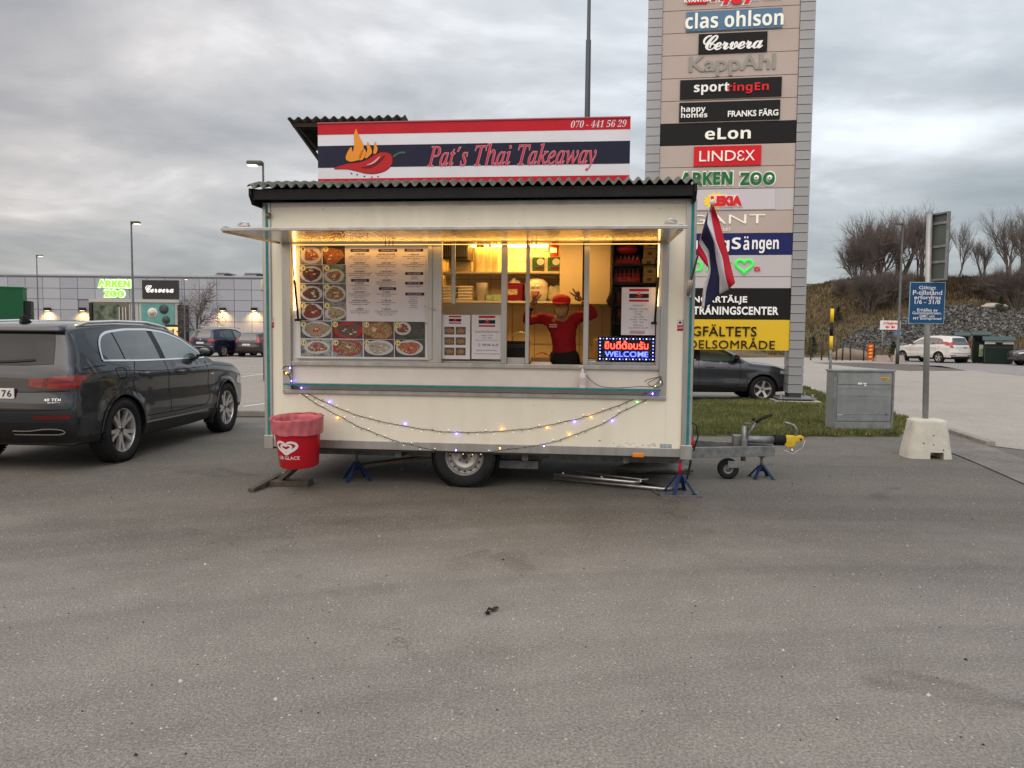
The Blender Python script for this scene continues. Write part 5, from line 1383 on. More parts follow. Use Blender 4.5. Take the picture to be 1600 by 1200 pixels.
# text columns: dark banners with pale lettering, titles and small print
def banner(cx, cy, w, txt):
    b = rect(cx - w / 2, cy - 10, cx + w / 2, cy + 10, YM - 0.0045)
    a_ = ZM(cx - w / 2 - 7, cy, YM - 0.0045); c_1 = ZM(cx - w / 2, cy - 6, YM - 0.0045); c_2 = ZM(cx - w / 2, cy + 6, YM - 0.0045)
    b = b.build('banner', mat('banner_plum', (0.035, 0.012, 0.03), 0.5), mn)
    p = ZM(cx - w / 2 + 18, cy + 6); q = ZM(cx + w / 2 - 18, cy - 6)
    letters('lettering', txt, p.x, q.x, p.z, q.z, YM - 0.0047, mat('banner_print', (0.5, 0.45, 0.5), 0.5), b, depth=0.0004, bold=0.01)
def para(cx, y0, widths, title=None, pepper=0, step=14):
    """one dish entry: a title line and lines of small print, each word a tiny dash of ink"""
    mb = MB(); r = random.Random(int(cx * 7 + y0)); y = y0
    if title:
        n_ = len(title) * 6.0
        p = ZM(cx - n_ / 2, y + 5.5); q = ZM(cx + n_ / 2, y - 5.5)
        letters('dish_name', title, p.x, q.x, p.z, q.z, YM - 0.0047, INK, mn, depth=0.0004, bold=0.015); y += step
    for w in widths:
        x = cx - w / 2
        while x < cx + w / 2 - 4:
            l = r.uniform(7, 26); l = min(l, cx + w / 2 - x)
            xx = x
            while xx < x + l:      # letters as ticks
                h = r.choice((4.2, 4.2, 5.8)); a = ZM(xx, y + 3, YM - 0.0042); b = ZM(xx + 2.0, y + 3 - h, YM - 0.0042)
                mb.add([(a.x, YM - 0.0042, a.z), (b.x, YM - 0.0042, a.z), (b.x, YM - 0.0042, b.z), (a.x, YM - 0.0042, b.z)], [(0, 1, 2, 3)], False)
                xx += 3.0
            x += l + 5
        y += step
    if pepper:
        for k in range(pepper):
            q = ZM(cx + 45 + k * 9, y0 - 2, YM - 0.0042); e = 0.004
            mb.add([(q.x - e, YM - 0.0042, q.z - e), (q.x + e, YM - 0.0042, q.z), (q.x + e * 1.5, YM - 0.0042, q.z + 2 * e)], [(0, 1, 2)], False)
    if mb.v: tag(mb.build('small_print', mat('print_grey', (0.10, 0.08, 0.09), 0.6), mn, fix=False), kind='stuff')
banner(610, 237, 135, 'NUDELRÄTTER'); banner(812, 237, 135, 'WOKRÄTTER'); banner(1000, 235, 135, 'FRITERAT')
banner(612, 452, 130, 'STARKA RÄTTER'); banner(810, 512, 124, 'CURRYRÄTTER'); banner(1002, 403, 130, 'SALLADER'); banner(1002, 473, 130, 'DRYCK'); banner(1006, 551, 136, 'EXTRA TILLBEHÖR')
para(610, 263, (150, 160, 100), '1. PAD THAI'); para(608, 325, (130, 145, 90), '2. PAD SEE EW', 1); para(608, 387, (170, 150, 80), '3. PAD KI MAO', 1)
para(608, 473, (140, 70, 100), '4. KAO PAD'); para(608, 536, (160, 130, 80), '5. PAD KAPRAO', 2); para(610, 598, (150, 110, 10), '6. KYCKLING CASHEW', 1); para(610, 658, (140, 130, 10), '7. PANANG', 1)
para(800, 263, (150, 120, 12), '8. BIFF MED OSTRONSÅS', 2); para(802, 325, (150, 130, 12), '9. RÖD CURRY', 2); para(800, 387, (160, 130, 12), '10. GRÖN CURRY', 2); para(800, 450, (150, 140, 90), '11. MASSAMAN', 1)
para(802, 537, (140, 70, 10), '12. GAENG', 1); para(802, 598, (140, 60, 10), '13. TOM YUM'); para(802, 660, (165, 140, 100), '14. TOM KHA')
para(1000, 265, (160, 100, 10), '15. VÅRRULLAR'); para(1002, 325, (170, 120, 12), '16. RÄKOR', 1); para(1004, 427, (50, 50)); para(1004, 497, (115,)); para(996, 574, (60, 45, 70, 55, 45, 60), None, 0, 15)
letters('lettering', 'Extra kött 20:-', ZM(1034, 0).x, ZM(1104, 0).x, ZM(1060, 768).z, ZM(1060, 756).z, YM - 0.0045, INK, mn, depth=0.0004)

# ------------------------------------------------------------------ papers in the windows
def flagstrip(par, x0, x1, z0, z1, y, chil_=True):
    h = (z1 - z0)
    for k0, k1, m_ in ((0, .2, REDP), (.38, .72, NAVY), (.84, 1, REDP)):
        MB().box(x0, x1, y - 0.0006, y, z1 - h * k1, z1 - h * k0).build('stripe', m_, par)
    q = MB(); c = ((x0 + x1) / 2, z1 - h * .5)
    q.prism([(c[0] - h * .3, c[1] - h * .12), (c[0] + h * .1, c[1] - h * .2), (c[0] + h * .3, c[1] + h * .02), (c[0] + h * .05, c[1] + h * .02)], y - 0.0014, y - 0.0008)
    q.build('chilli', CHR, par)
    q = MB(); q.prism([(c[0] - h * .1, c[1] + h * .04), (c[0] + h * .12, c[1] + h * .04), (c[0] + h * .0, c[1] + h * .3)], y - 0.0014, y - 0.0008); q.build('flame', FL1, par)
def paper(name, label, px0, px1, py0, py1, y):
    t = tth(name, label, 'poster')
    a = P(px0, (py0 + py1) / 2, y); b = P(px1, (py0 + py1) / 2, y)
    z1 = P((px0 + px1) / 2, py0, y).z; z0 = P((px0 + px1) / 2, py1, y).z
    MB().box(a.x, b.x, y, y + 0.0012, z0, z1).build('sheet', PAPER, t)
    return t, a.x, b.x, z0, z1
YP = 0.042
t, x0, x1, z0, z1 = paper('picture_sheet', 'white sheet with six small dish pictures in the left window', 688.5, 734.5, 492, 561, YP)
w = x1 - x0; h = z1 - z0
flagstrip(t, x0 + w * .28, x0 + w * .70, z1 - h * .20, z1 - h * .02, YP - 0.0006)
for r in range(3):
    for c in range(2):
        xa = x0 + w * (.13 + .38 * c); za = z1 - h * (.27 + .235 * r)
        f = MB().box(xa, xa + w * .34, YP - 0.001, YP - 0.0002, za - h * .175, za).build('dish_photo', food_mat(40 + r * 2 + c, (0.10, 0.06, 0.04), (0.22, 0.14, 0.08), (0.3, 0.26, 0.22), 16), t)
        mb = MB(); mb.prism([(xa + w * .17 + w * .13 * cos(k), za - h * .09 + h * .055 * sin(k)) for k in [i * pi / 8 for i in range(16)]], YP - 0.0016, YP - 0.0012); mb.build('food', food_mat(50 + r * 2 + c, (0.35, 0.12, 0.05), (0.6, 0.4, 0.15), (0.08, 0.2, 0.05), 40), f)
t, x0, x1, z0, z1 = paper('lunch_sheet', 'white lunch offer sheet with script heading in the left window', 737, 784, 492, 561, YP)
w = x1 - x0; h = z1 - z0
flagstrip(t, x0 + w * .23, x0 + w * .78, z1 - h * .27, z1 - h * .02, YP - 0.0006)
def row(t, s, x0, x1, zc0, hh, y, m=INK, **k): return letters('lettering', s, x0, x1, zc0 - hh / 2, zc0 + hh / 2, y, m, t, depth=0.0004, **k)
row(t, '𝐿𝑢𝑛𝑐ℎ𝑒𝑟𝑏𝑗𝑢𝑑𝑎𝑛𝑑𝑒', x0 + w * .10, x0 + w * .90, z1 - h * .38, h * .075, YP - 0.0004)
row(t, '𝑀å𝑛𝑑𝑎𝑔 - 𝐹𝑟𝑒𝑑𝑎𝑔', x0 + w * .32, x0 + w * .70, z1 - h * .465, h * .04, YP - 0.0004)
row(t, '11:00 - 14:00', x0 + w * .34, x0 + w * .66, z1 - h * .52, h * .03, YP - 0.0004)
row(t, 'Dagens rätter se vår meny vid luckan', x0 + w * .13, x0 + w * .87, z1 - h * .575, h * .03, YP - 0.0004)
row(t, '070 441 56 29', x0 + w * .36, x0 + w * .88, z1 - h * .68, h * .055, YP - 0.0004, bold=0.01)
row(t, '✆', x0 + w * .22, x0 + w * .30, z1 - h * .68, h * .07, YP - 0.0004)
row(t, 'Välkommen att beställa och hämta', x0 + w * .16, x0 + w * .84, z1 - h * .80, h * .03, YP - 0.0004)
row(t, 'Vi tar emot kort och kontanter här', x0 + w * .08, x0 + w * .92, z1 - h * .88, h * .03, YP - 0.0004)
YO = 0.036
t, x0, x1, z0, z1 = paper('opening_hours_sheet', 'white opening hours sheet in the right window above the LED sign', 971, 1024, 449, 523.5, YO)
w = x1 - x0; h = z1 - z0
flagstrip(t, x0 + w * .22, x0 + w * .80, z1 - h * .30, z1 - h * .03, YO - 0.0006)
for s, a, b, zc0, hh in (('𝑂̈𝑝𝑝𝑒𝑡𝑡𝑖𝑑𝑒𝑟'.replace('̈', ''), .33, .66, .38, .035), ('Måndag - Torsdag', .22, .78, .455, .04), ('11:00 - 19:00', .36, .64, .51, .03), ('Fredag', .40, .60, .565, .035), ('11:00 - 20:00', .34, .66, .62, .03),
                         ('Lördag - Söndag', .24, .76, .675, .035), ('12:00 - 19:00', .34, .66, .73, .03), ('Välkomna!', .36, .66, .79, .035), ('Tel. 070-441 56 29', .22, .78, .85, .04)):
    row(t, s, x0 + w * a, x0 + w * b, z1 - h * zc0, h * hh, YO - 0.0004, shear=0.3)
for k in range(3): MB().box(x0 + w * .26, x0 + w * .70, YO - 0.0006, YO, z0 + h * (.03 + .025 * k), z0 + h * (.042 + .025 * k)).build('stripe', (REDP, NAVY, REDP)[k], t)

# ------------------------------------------------------------------ LED sign
YL_ = 0.075
ls = tth('led_sign', 'glowing red and blue LED welcome sign in the right window', 'LED sign')
a = P(934, 545, YL_); b = P(1024, 545, YL_); z1 = P(978, 526, YL_).z; z0 = P(978, 564, YL_).z
MB().box(a.x, b.x, YL_, YL_ + 0.04, z0, z1).build('housing', PLB, ls, bev=0.004)
LR = mat('led_red', (1, 0.1, 0.05), 0.5, emit=(1, 0.10, 0.06), estr=5.0); LB = mat('led_blue', (0.1, 0.1, 1), 0.5, emit=(0.10, 0.14, 1), estr=6); LW = mat('led_white', (0.9, 0.9, 1), 0.5, emit=(0.45, 0.5, 1), estr=4)
w = b.x - a.x; h = z1 - z0
def L2(u, v): return a.x + w * u, z1 - h * v
def dots(name, s, u0, v0, u1, v1, m, step=0.0075, r=0.0028, y=YL_ - 0.0005):
    vs, fs, a0, a1, b0, b1 = text_mesh(s, 0.012, 0, 1, 3, 0.0, 1.0)
    bv = BVHTree.FromPolygons([Vector((v.x, v.y, 0)) for v in vs], fs)
    X0, Z1 = L2(u0, v0); X1, Z0 = L2(u1, v1)
    mb = MB(); nx = int((X1 - X0) / step); nz = int((Z1 - Z0) / step)
    for i in range(nx + 1):
        for j in range(nz + 1):
            u = i / nx; v = j / nz
            hq = bv.ray_cast(Vector((lerp(a0, a1, u), lerp(b0, b1, v), 1)), Vector((0, 0, -1)))
            if hq[0] is not None:
                x = lerp(X0, X1, u); z = lerp(Z0, Z1, v)
                mb.box(x - r, x + r, y - 0.003, y, z - r, z + r)
    return tag(mb.build(name, m, ls, fix=False), kind='stuff')
X0, Z1 = L2(.12, .16); X1, Z0 = L2(.88, .52)
letters('thai_lettering', 'ยินดีต้อนรับ', X0, X1, Z0, Z1, YL_ - 0.001, mat('led_red_glow', (0.6, 0.02, 0.01), 0.5, emit=(1, 0.05, 0.03), estr=1.3), ls, depth=0.001, bold=0.02)
dots('red_leds', 'ยินดีต้อนรับ', .12, .16, .88, .52, LR, 0.0062, 0.0022, YL_ - 0.003)
X0, Z1 = L2(.12, .60); X1, Z0 = L2(.88, .84)
letters('welcome_lettering', 'WELCOME', X0, X1, Z0, Z1, YL_ - 0.001, mat('led_blue_glow', (0.01, 0.02, 0.5), 0.5, emit=(0.04, 0.06, 1), estr=1.4), ls, depth=0.001, bold=0.04)
dots('blue_leds', 'WELCOME', .12, .60, .88, .84, LB, 0.0070, 0.0026, YL_ - 0.003)
mb = MB()
for k in range(17):
    for v in (.09, .93):
        x, z = L2(.04 + .92 * k / 16, v); mb.m = 0 if k % 2 else 1; mb.ell((x, YL_ - 0.003, z), (0.006, 0.004, 0.006) if k % 2 == 0 else (0.004, 0.003, 0.004), 6, 4)
for k in range(1, 6):
    for u in (.04, .96):
        x, z = L2(u, .09 + .84 * k / 6); mb.m = 0 if k % 2 else 1; mb.ell((x, YL_ - 0.003, z), (0.0055, 0.004, 0.0055), 6, 4)
tag(mb.build('border_leds', [LB, LW], ls, fix=False), kind='stuff')

# ------------------------------------------------------------------ things on the shelves
FOAM = mat('foam_white', (0.72, 0.66, 0.52), 0.7, var=0.04)
def on_shelf(px, ys, sh): return X(px, 450, ys)
ys2 = yb - 0.28; zs2 = s2[3]; ys1 = yb - 0.22; zs1 = s1[3]
fm = MB(); fm.frust((-0.085, 0.085, -0.085, 0.085), (-0.095, 0.095, -0.095, 0.095), 0, 0.038); fm.box(-0.1, 0.1, -0.1, 0.1, 0.038, 0.046); fm.frust((-0.095, 0.095, -0.095, 0.095), (-0.08, 0.08, -0.08, 0.08), 0.046, 0.078)
fmm = fm.mesh('foam_box', FOAM)
for si, (px, lab) in enumerate(((704, 'left'), (729, 'right'))):
    x = X(px, 450, ys2)
    for k in range(5):
        w_ = TM_ @ Vector((x + rnd.uniform(-.008, .008), ys2, zs2 + 0.001 + k * 0.036))
        o = link('foam_box', fmm, None, w_, (0, 0, YAW + rnd.uniform(-.06, .06)), (1, 1, 0.46))
        tag(o, 'white foam food box, %s of the %s stack on the lower shelf' % (('bottom', 'second from bottom', 'middle', 'second from top', 'top')[k], lab), 'food box', 'foam boxes stacked on the lower shelf')
x = X(753, 450, ys2)
for k in range(5):
    o = MB().lathe([(0.0, 0.0), (0.055, 0.0), (0.075, 0.165), (0.079, 0.17), (0.073, 0.17), (0.053, 0.006)], 20).build('cup', FOAM); o.location = TM_ @ Vector((x, ys2, zs2 + 0.001 + k * 0.012))
    tag(o, 'tall white foam cup nested in the pile on the lower shelf', 'cup', 'nested foam cups on the lower shelf')
o = MB().box(-0.10, 0.10, -0.07, 0.07, 0, 0.075).build('green_packet', mat('packet_green', (0.30, 0.42, 0.28), 0.4, var=0.6, vscale=20), bev=0.01); o.matrix_world = TM_ @ Matrix.Translation((X(773, 450, ys2), ys2, zs2 + 0.001)); tag(o, 'pale green patterned packet right of the foam cups on the lower shelf', 'packet')
# red cool box
t = tth('cool_box', 'dark red cool box with tissues on top standing on the lower shelf', 'box', X(804, 450, ys2), ys2, zs2)
MB().frust((-0.10, 0.10, -0.10, 0.10), (-0.11, 0.11, -0.11, 0.11), 0.001, 0.19).build('body', mat('crimson_plastic', (0.22, 0.01, 0.03), 0.4), t, bev=0.008)
MB().box(-0.115, 0.115, -0.115, 0.115, 0.19, 0.215).build('lid', MATS['crimson_plastic'], t, bev=0.006)
MB().box(-0.08, 0.045, -0.109, -0.104, 0.07, 0.14).build('sticker', mat('sticker_gold', (0.5, 0.38, 0.2), 0.5, var=0.7, vscale=40), t)
mb = MB(); mb.grid(lambda u, v: (-0.08 + 0.16 * u, -0.05 + 0.1 * v, 0.217 + 0.06 * abs(noise.noise(Vector((u * 4, v * 4, 1)))) * 2 * sin(pi * u) * sin(pi * v)), 12, 8); mb.build('tissue', WHITE, t)
# rice cooker
t = tth('rice_cooker', 'rounded cream rice cooker on the lower shelf behind the raised hand', 'rice cooker', X(838, 450, ys2), ys2, zs2)
mb = MB(); mb.lathe([(0.0, 0.002), (0.12, 0.002), (0.135, 0.03), (0.145, 0.10), (0.143, 0.17)], 28); mb.build('body', FOAM, t)
mb = MB(); mb.lathe([(0.144, 0.172), (0.135, 0.22), (0.09, 0.262), (0.03, 0.275), (0.0, 0.276)], 28); mb.build('lid', FOAM, t)
MB().box(-0.05, 0.05, -0.155, -0.135, 0.04, 0.12).build('control_panel', mat('panel_rose', (0.5, 0.2, 0.15), 0.4, var=0.5, vscale=50), t, bev=0.01)
for k in (-1, 1): MB().ell((k * 0.03, -0.152, 0.17), (0.022, 0.012, 0.018), 10, 6).build('button', SHF, t)
t = tth('plastic_bag', 'crumpled pale plastic bag right of the rice cooker on the lower shelf', 'bag', X(868, 450, ys2), ys2, zs2)
mb = MB(); mb.ell((0, 0, 0.08), (0.10, 0.08, 0.10), 20, 12); mb.v = [tuple(Vector(v) * (1 + 0.3 * noise.noise(Vector(v) * 16))) for v in mb.v]; mb.build('bag', mat('bag_pale', (0.5, 0.46, 0.33), 0.3, var=0.3), t)
# upper shelf: bowl boxes, extinguisher, sacks
for k, px in enumerate((839, 863)):
    t = tth('carton_pack', ('left' if k == 0 else 'right') + ' of two green and white printed cartons on the upper shelf', 'carton', X(px, 400, ys1), ys1, zs1, 'printed cartons on the upper shelf')
    MB().box(-0.10, 0.10, -0.07, 0.07, 0.001, 0.18).build('box', mat('carton_white', (0.62, 0.58, 0.45), 0.5), t, bev=0.004)
    MB().box(-0.05, 0.098, -0.073, -0.071, 0.002, 0.178).build('print_panel', mat('carton_green', (0.04, 0.13, 0.05), 0.45, var=0.4, vscale=12), t)
    mb = MB(); mb.prism([(0.05 + 0.045 * cos(a_), 0.12 + 0.04 * sin(a_)) for a_ in [i * pi / 8 for i in range(16)]], -0.0765, -0.0735); mb.build('bowl_print', WHITE, t)
    MB().box(-0.01, 0.09, -0.0765, -0.0735, 0.02, 0.06).build('label_print', mat('label_dark', (0.08, 0.02, 0.02), 0.5, var=0.9, vscale=60), t)
t = tth('fire_extinguisher', 'small red fire extinguisher at the right end of the upper shelf', 'extinguisher', X(866, 380, ys1 + 0.1), ys1 + 0.05, zs1 + 0.185)
MB().lathe([(0, 0), (0.05, 0), (0.055, 0.02), (0.055, 0.13), (0.03, 0.17), (0.02, 0.18)], 18).build('cylinder', mat('ext_red', (0.55, 0.03, 0.01), 0.3), t)
MB().box(-0.03, 0.05, -0.012, 0.012, 0.18, 0.22).build('valve', BLACK, t, bev=0.004)
MB().box(-0.04, 0.04, -0.058, -0.054, 0.05, 0.11).build('label', WHITE, t)
sk = mat('sack_cream', (0.66, 0.56, 0.34), 0.5, var=0.15, vscale=12)
for k, (px, hh, wv) in enumerate(((751, 0.44, 0.075), (764, 0.46, 0.06), (776, 0.40, 0.05))):
    mb = MB(); 
    def fs_(u, v, hh=hh, wv=wv, k=k):
        a_ = 2 * pi * u; rr_ = wv * (1 + 0.2 * sin(5 * a_ + k) * (0.3 + v)) * (1 - 0.45 * v ** 3); return (rr_ * cos(a_), rr_ * 0.8 * sin(a_), 0.002 + hh * v)
    mb.grid(fs_, 24, 10); o = mb.build('bag_roll', sk); o.matrix_world = TM_ @ Matrix.Translation((X(px, 400, ys1), ys1, zs1))
    tag(o, ('left', 'middle', 'right')[k] + ' one of three tall cream bags of cups upright on the upper shelf', 'bag', 'upright bags on the upper shelf')
o = MB().box(-0.28, 0.02, -0.10, 0.10, 0.001, 0.13).build('bread_box', mat('box_yellowish', (0.66, 0.52, 0.28), 0.4), bev=0.02); o.matrix_world = TM_ @ Matrix.Translation((X(738, 410, ys1), ys1, zs1)); tag(o, 'long low cream plastic box at the left end of the upper shelf', 'box')
o = MB().box(-0.035, 0.035, 0, 0.05, 0, 0.10).build('wall_dispenser', FOAM, bev=0.01); o.matrix_world = TM_ @ Matrix.Translation((X(853, 385, yb - 0.06), yb - 0.055, Z(853, 392, yb - 0.06))); tag(o, 'small cream dispenser on the wall above the printed cartons', 'dispenser')
# black crate behind the counter
t = tth('black_crate', 'black perforated plastic crate behind the second window gap', 'crate', X(808, 540, 0.62), 0.62, oz0 - 0.04)
cw = 0.125
for (xa, xb, ya, yb2) in ((-cw, cw, -0.09, -0.08), (-cw, cw, 0.08, 0.09), (-cw, -cw + .01, -0.079, 0.079), (cw - .01, cw, -0.079, 0.079)):
    MB().box(xa, xb, ya, yb2, 0.05, 0.27).build('side', PLB, t)
MB().box(-cw - .008, cw + .008, -0.098, 0.098, 0.27, 0.29).build('rim', PLB, t)
MB().box(-cw, cw, -0.09, 0.09, 0.0, 0.048).build('base', mat('grey_plastic', (0.2, 0.2, 0.21), 0.5), t)
hm = MB()
for i in range(12):
    for j in range(2): hm.box(-cw + .012 + i * .019, -cw + .02 + i * .019, -0.0915, -0.0902, .225 + j * .02, .237 + j * .02)
tag(hm.build('perforation', mat('hole_grey', (0.12, 0.11, 0.1), 0.6), t), kind='stuff')
MB().tube([(-0.06, 0, 0.28), (-0.03, 0, 0.35), (0.03, 0, 0.385), (0.09, 0, 0.37), (0.12, 0, 0.30)], 0.006, 6).build('wire_handle', STEEL, t)
# food trays next to the crate
zc2 = oz0 - 0.01
t = tth('paper_tray', 'open cardboard tray with red lids on the counter in front of the cook', 'tray', X(845, 550, 0.30), 0.30, zc2 + 0.035)
MB().frust((-0.09, 0.09, -0.06, 0.06), (-0.10, 0.10, -0.07, 0.07), 0.022, 0.06).build('tray', mat('card_brown', (0.25, 0.14, 0.07), 0.7), t)
mb = MB(); mb.grid(lambda u, v: (-0.09 + 0.2 * u, -0.05 + 0.1 * v, 0.062 + 0.05 * sin(pi * u) * (1 + 0.4 * noise.noise(Vector((u * 5, v * 5, 2))))), 10, 6); mb.build('napkin', mat('napkin_red', (0.35, 0.02, 0.02), 0.7), t)
t = tth('foam_tray', 'closed white foam tray under the cardboard tray on the counter', 'food box', X(846, 556, 0.26), 0.27, zc2)
MB().frust((-0.095, 0.095, -0.08, 0.08), (-0.11, 0.11, -0.09, 0.09), 0.0, 0.028).build('base', FOAM, t, bev=0.005)
MB().frust((-0.108, 0.108, -0.09, 0.09), (-0.09, 0.09, -0.075, 0.075), 0.03, 0.056).build('lid', FOAM, t, bev=0.005)

# drinks fridge at the right
fr = tth('drinks_fridge', 'tall black open-fronted drinks shelf behind the right window', 'fridge', 0, 0, 0)
YF = 1.05
a = P(955, 470, YF); fx_a = a.x; fx_b = LEN - 0.06; zf1 = P(985, 376, YF).z; zf0 = 1.22
FRB = mat('fridge_black', (0.014, 0.013, 0.012), 0.4)
MB().box(fx_a, fx_a + 0.02, YF, YF + 0.4, zf0, zf1).build('side', FRB, fr); MB().box(fx_b - 0.02, fx_b, YF, YF + 0.4, zf0, zf1).build('side', FRB, fr)
MB().box(fx_a + 0.021, fx_b - 0.021, YF + 0.38, YF + 0.4, zf0, zf1).build('back', FRB, fr); MB().box(fx_a + 0.021, fx_b - 0.021, YF, YF + 0.379, zf1 - 0.02, zf1).build('top', FRB, fr)
shz = [P(985, 412, YF).z, P(985, 441.5, YF).z, P(985, 449, YF).z, P(985, 475, YF).z, P(985, 503, YF).z]
for z in (shz[0], shz[1], shz[3], shz[4]): MB().box(fx_a + 0.021, fx_b - 0.021, YF + 0.01, YF + 0.378, z - 0.02, z - 0.002).build('shelf', FRB, fr)
COKE = mat('soda_red', (0.30, 0.012, 0.014), 0.35); COKEB = mat('soda_bottle', (0.13, 0.03, 0.03), 0.2, coat=0.6)
def crate_(lab, px0, px1, z, hh, n, text):
    t = tth('soda_case', lab, 'soda case', 0, 0, 0, 'red soda cases in the fridge')
    xa = P(px0, 430, YF + .05).x; xb = P(px1, 430, YF + .05).x
    MB().box(xa, xb, YF + 0.05, YF + 0.30, z, z + hh * .42).build('sleeve', COKE, t, bev=0.01)
    for i in range(n):
        x = lerp(xa, xb, (i + .5) / n)
        b_1 = MB().lathe([(0.0, 0), (0.021, 0), (0.022, hh * .5), (0.018, hh * .72), (0.010, hh * .86), (0.011, hh * .98), (0.0, hh)], 12, 'Z', (x, YF + 0.09, z + hh * .2 if False else z + hh * .02)).build('bottle', COKEB, t)
        MB().lathe([(0.0225, hh * .48), (0.0222, hh * .62)], 12, 'Z', (x, YF + 0.09, z + hh * .02)).build('bottle_label', COKE, b_1)
    if text: letters('lettering', text, xa + 0.05, xb - 0.05, z + hh * .08, z + hh * .34, YF + 0.048, mat('soda_print', (0.5, 0.12, 0.12), 0.5), t, depth=0.001, bold=0.0)
    return t
crate_('red case of soda bottles with white script on the lower fridge shelf', 959, 1000, shz[1], (shz[0] - shz[1]) * .80, 6, '𝓒𝓸𝓬𝓪-𝓒𝓸𝓵𝓪')
crate_('red soda case standing on the upper fridge shelf', 960, 1000, shz[0], 0.10, 6, None)
o = MB().ell((0, 0, 0), (0.13, 0.09, 0.06), 20, 10).build('soda_pack', mat('soda_wrap', (0.33, 0.02, 0.015), 0.3, var=0.3)); o.matrix_world = TM_ @ Matrix.Translation((P(979, 400, YF + .1).x, YF + .14, shz[0] + 0.17)); tag(o, 'rounded red wrapped pack on top of the upper soda case', 'pack')
CB = mat('carton_tan', (0.36, 0.27, 0.13), 0.7, var=0.15)
zt_ = shz[1]
for k, hh in enumerate((0.085, 0.09, 0.10, 0.10, 0.09)):
    t = tth('carton_box', ('bottom', 'second lowest', 'middle', 'second highest', 'top')[k] + ' tan carton of the stack at the right side of the fridge', 'carton', P(1014, 430, YF).x + rnd.uniform(-.01, .01), YF + 0.13, zt_, 'tan cartons stacked in the fridge')
    MB().box(-0.06, 0.075, -0.1, 0.1, 0.0, hh - 0.004).build('box', CB, t, bev=0.003); MB().box(-0.02, 0.03, -0.1025, -0.1005, hh * .25, hh * .6).build('label', mat('label_brown', (0.12, 0.08, 0.05), 0.6), t)
    zt_ += hh
# bottles lower down
for k, (px, z) in enumerate(((966, shz[3]), (972, shz[3]), (967, shz[4]), (973, shz[4]))):
    o = MB().lathe([(0.0, 0), (0.028, 0), (0.03, 0.09), (0.022, 0.13), (0.011, 0.15), (0.0, 0.152)], 12).build('bottle', COKEB); o.matrix_world = TM_ @ Matrix.Translation((P(px, 460, YF + .1).x, YF + .12, z))
    tag(o, ('left', 'right')[k % 2] + ' dark soda bottle on the %s shelf left of the opening hours sheet' % ('middle', 'bottom')[k // 2], 'bottle')
# cartons and pan on the bench behind the cook
o = MB().box(-0.13, 0.13, -0.1, 0.1, 0, 0.28).build('worktop_box', mat('box_tan', (0.36, 0.27, 0.17), 0.5, var=0.15), bev=0.02); o.matrix_world = TM_ @ Matrix.Translation((X(945, 530, 1.55), 1.62, 1.221)); tag(o, 'large tan plastic tub on the back worktop right of the cook', 'tub')
o = MB().lathe([(0.05, 0), (0.11, 0.03), (0.12, 0.09), (0.115, 0.09), (0.1, 0.035), (0.0, 0.01)], 24).build('steel_bowl', STEEL); o.matrix_world = TM_ @ Matrix.Translation((X(930, 560, 0.35), 0.35, zc2)); tag(o, 'small steel bowl on the counter between the cook and the LED sign', 'bowl')
o = MB().tube([(0, 0, 0), (0.01, 0.0, -0.06), (-0.015, 0, -0.13), (0.005, 0, -0.2)], [0.012, 0.03, 0.035, 0.01], 10).build('hanging_gloves', mat('glove_dark', (0.03, 0.02, 0.02), 0.5)); o.matrix_world = TM_ @ Matrix.Translation((P(954, 460, .95).x, .95, P(954, 452, .95).z)); tag(o, 'dark cloth hanging on the side of the fridge shelf', 'cloth')

# ------------------------------------------------------------------ sanitiser bottle on the ledge
t = tth('sanitiser_bottle', 'white pump bottle standing on the teal-edged ledge below the window', 'bottle', X(910, 603, -0.05), -0.05, zc_ + 0.001)
BT = mat('bottle_white', (0.72, 0.68, 0.68), 0.35)
MB().lathe([(0.0, 0), (0.034, 0), (0.036, 0.008), (0.036, 0.12), (0.03, 0.14), (0.014, 0.155), (0.013, 0.165)], 22).build('bottle', BT, t)
MB().lathe([(0.016, 0.165), (0.016, 0.18), (0.006, 0.182), (0.005, 0.205)], 14).build('collar', BT, t)
MB().tube([(0, 0, 0.205), (0, 0, 0.213), (-0.012, -0.01, 0.213), (-0.035, -0.02, 0.205)], 0.006, 8).build('pump', BT, t)
MB().grid(lambda u, v: (0.0366 * sin((u - .5) * 1.8), -0.0366 * cos((u - .5) * 1.8), 0.03 + 0.07 * v), 8, 1).build('label', mat('label_pink', (0.62, 0.5, 0.5), 0.5), t)

# ------------------------------------------------------------------ string lights
WIRE = mat('wire_black', (0.01, 0.012, 0.01), 0.5)
bulbs = [mat('bulb_warm', (1, .8, .5), .4, emit=(1.0, .85, .6), estr=1.3), mat('bulb_orange', (1, .5, .1), .4, emit=(1.0, .33, .02), estr=22), mat('bulb_violet', (.3, .2, 1), .4, emit=(.22, .10, 1.0), estr=34), mat('bulb_green', (.2, 1, .3), .4, emit=(.2, 1.0, .2), estr=7), mat('bulb_off', (.45, .45, .42), .2)]
bm_ = [MB().ell((0, 0, 0), (0.0034, 0.0034, 0.0058), 8, 6).mesh('bulb', b_) for b_ in bulbs]
bmh = [MB().ell((0, 0, 0), (0.0048, 0.0048, 0.008), 8, 6).mesh('bulb', b_) for b_ in bulbs]
sockm = MB().tube([(0, 0, 0), (0, 0, 0.016)], 0.0028, 6).mesh('socket', WIRE)
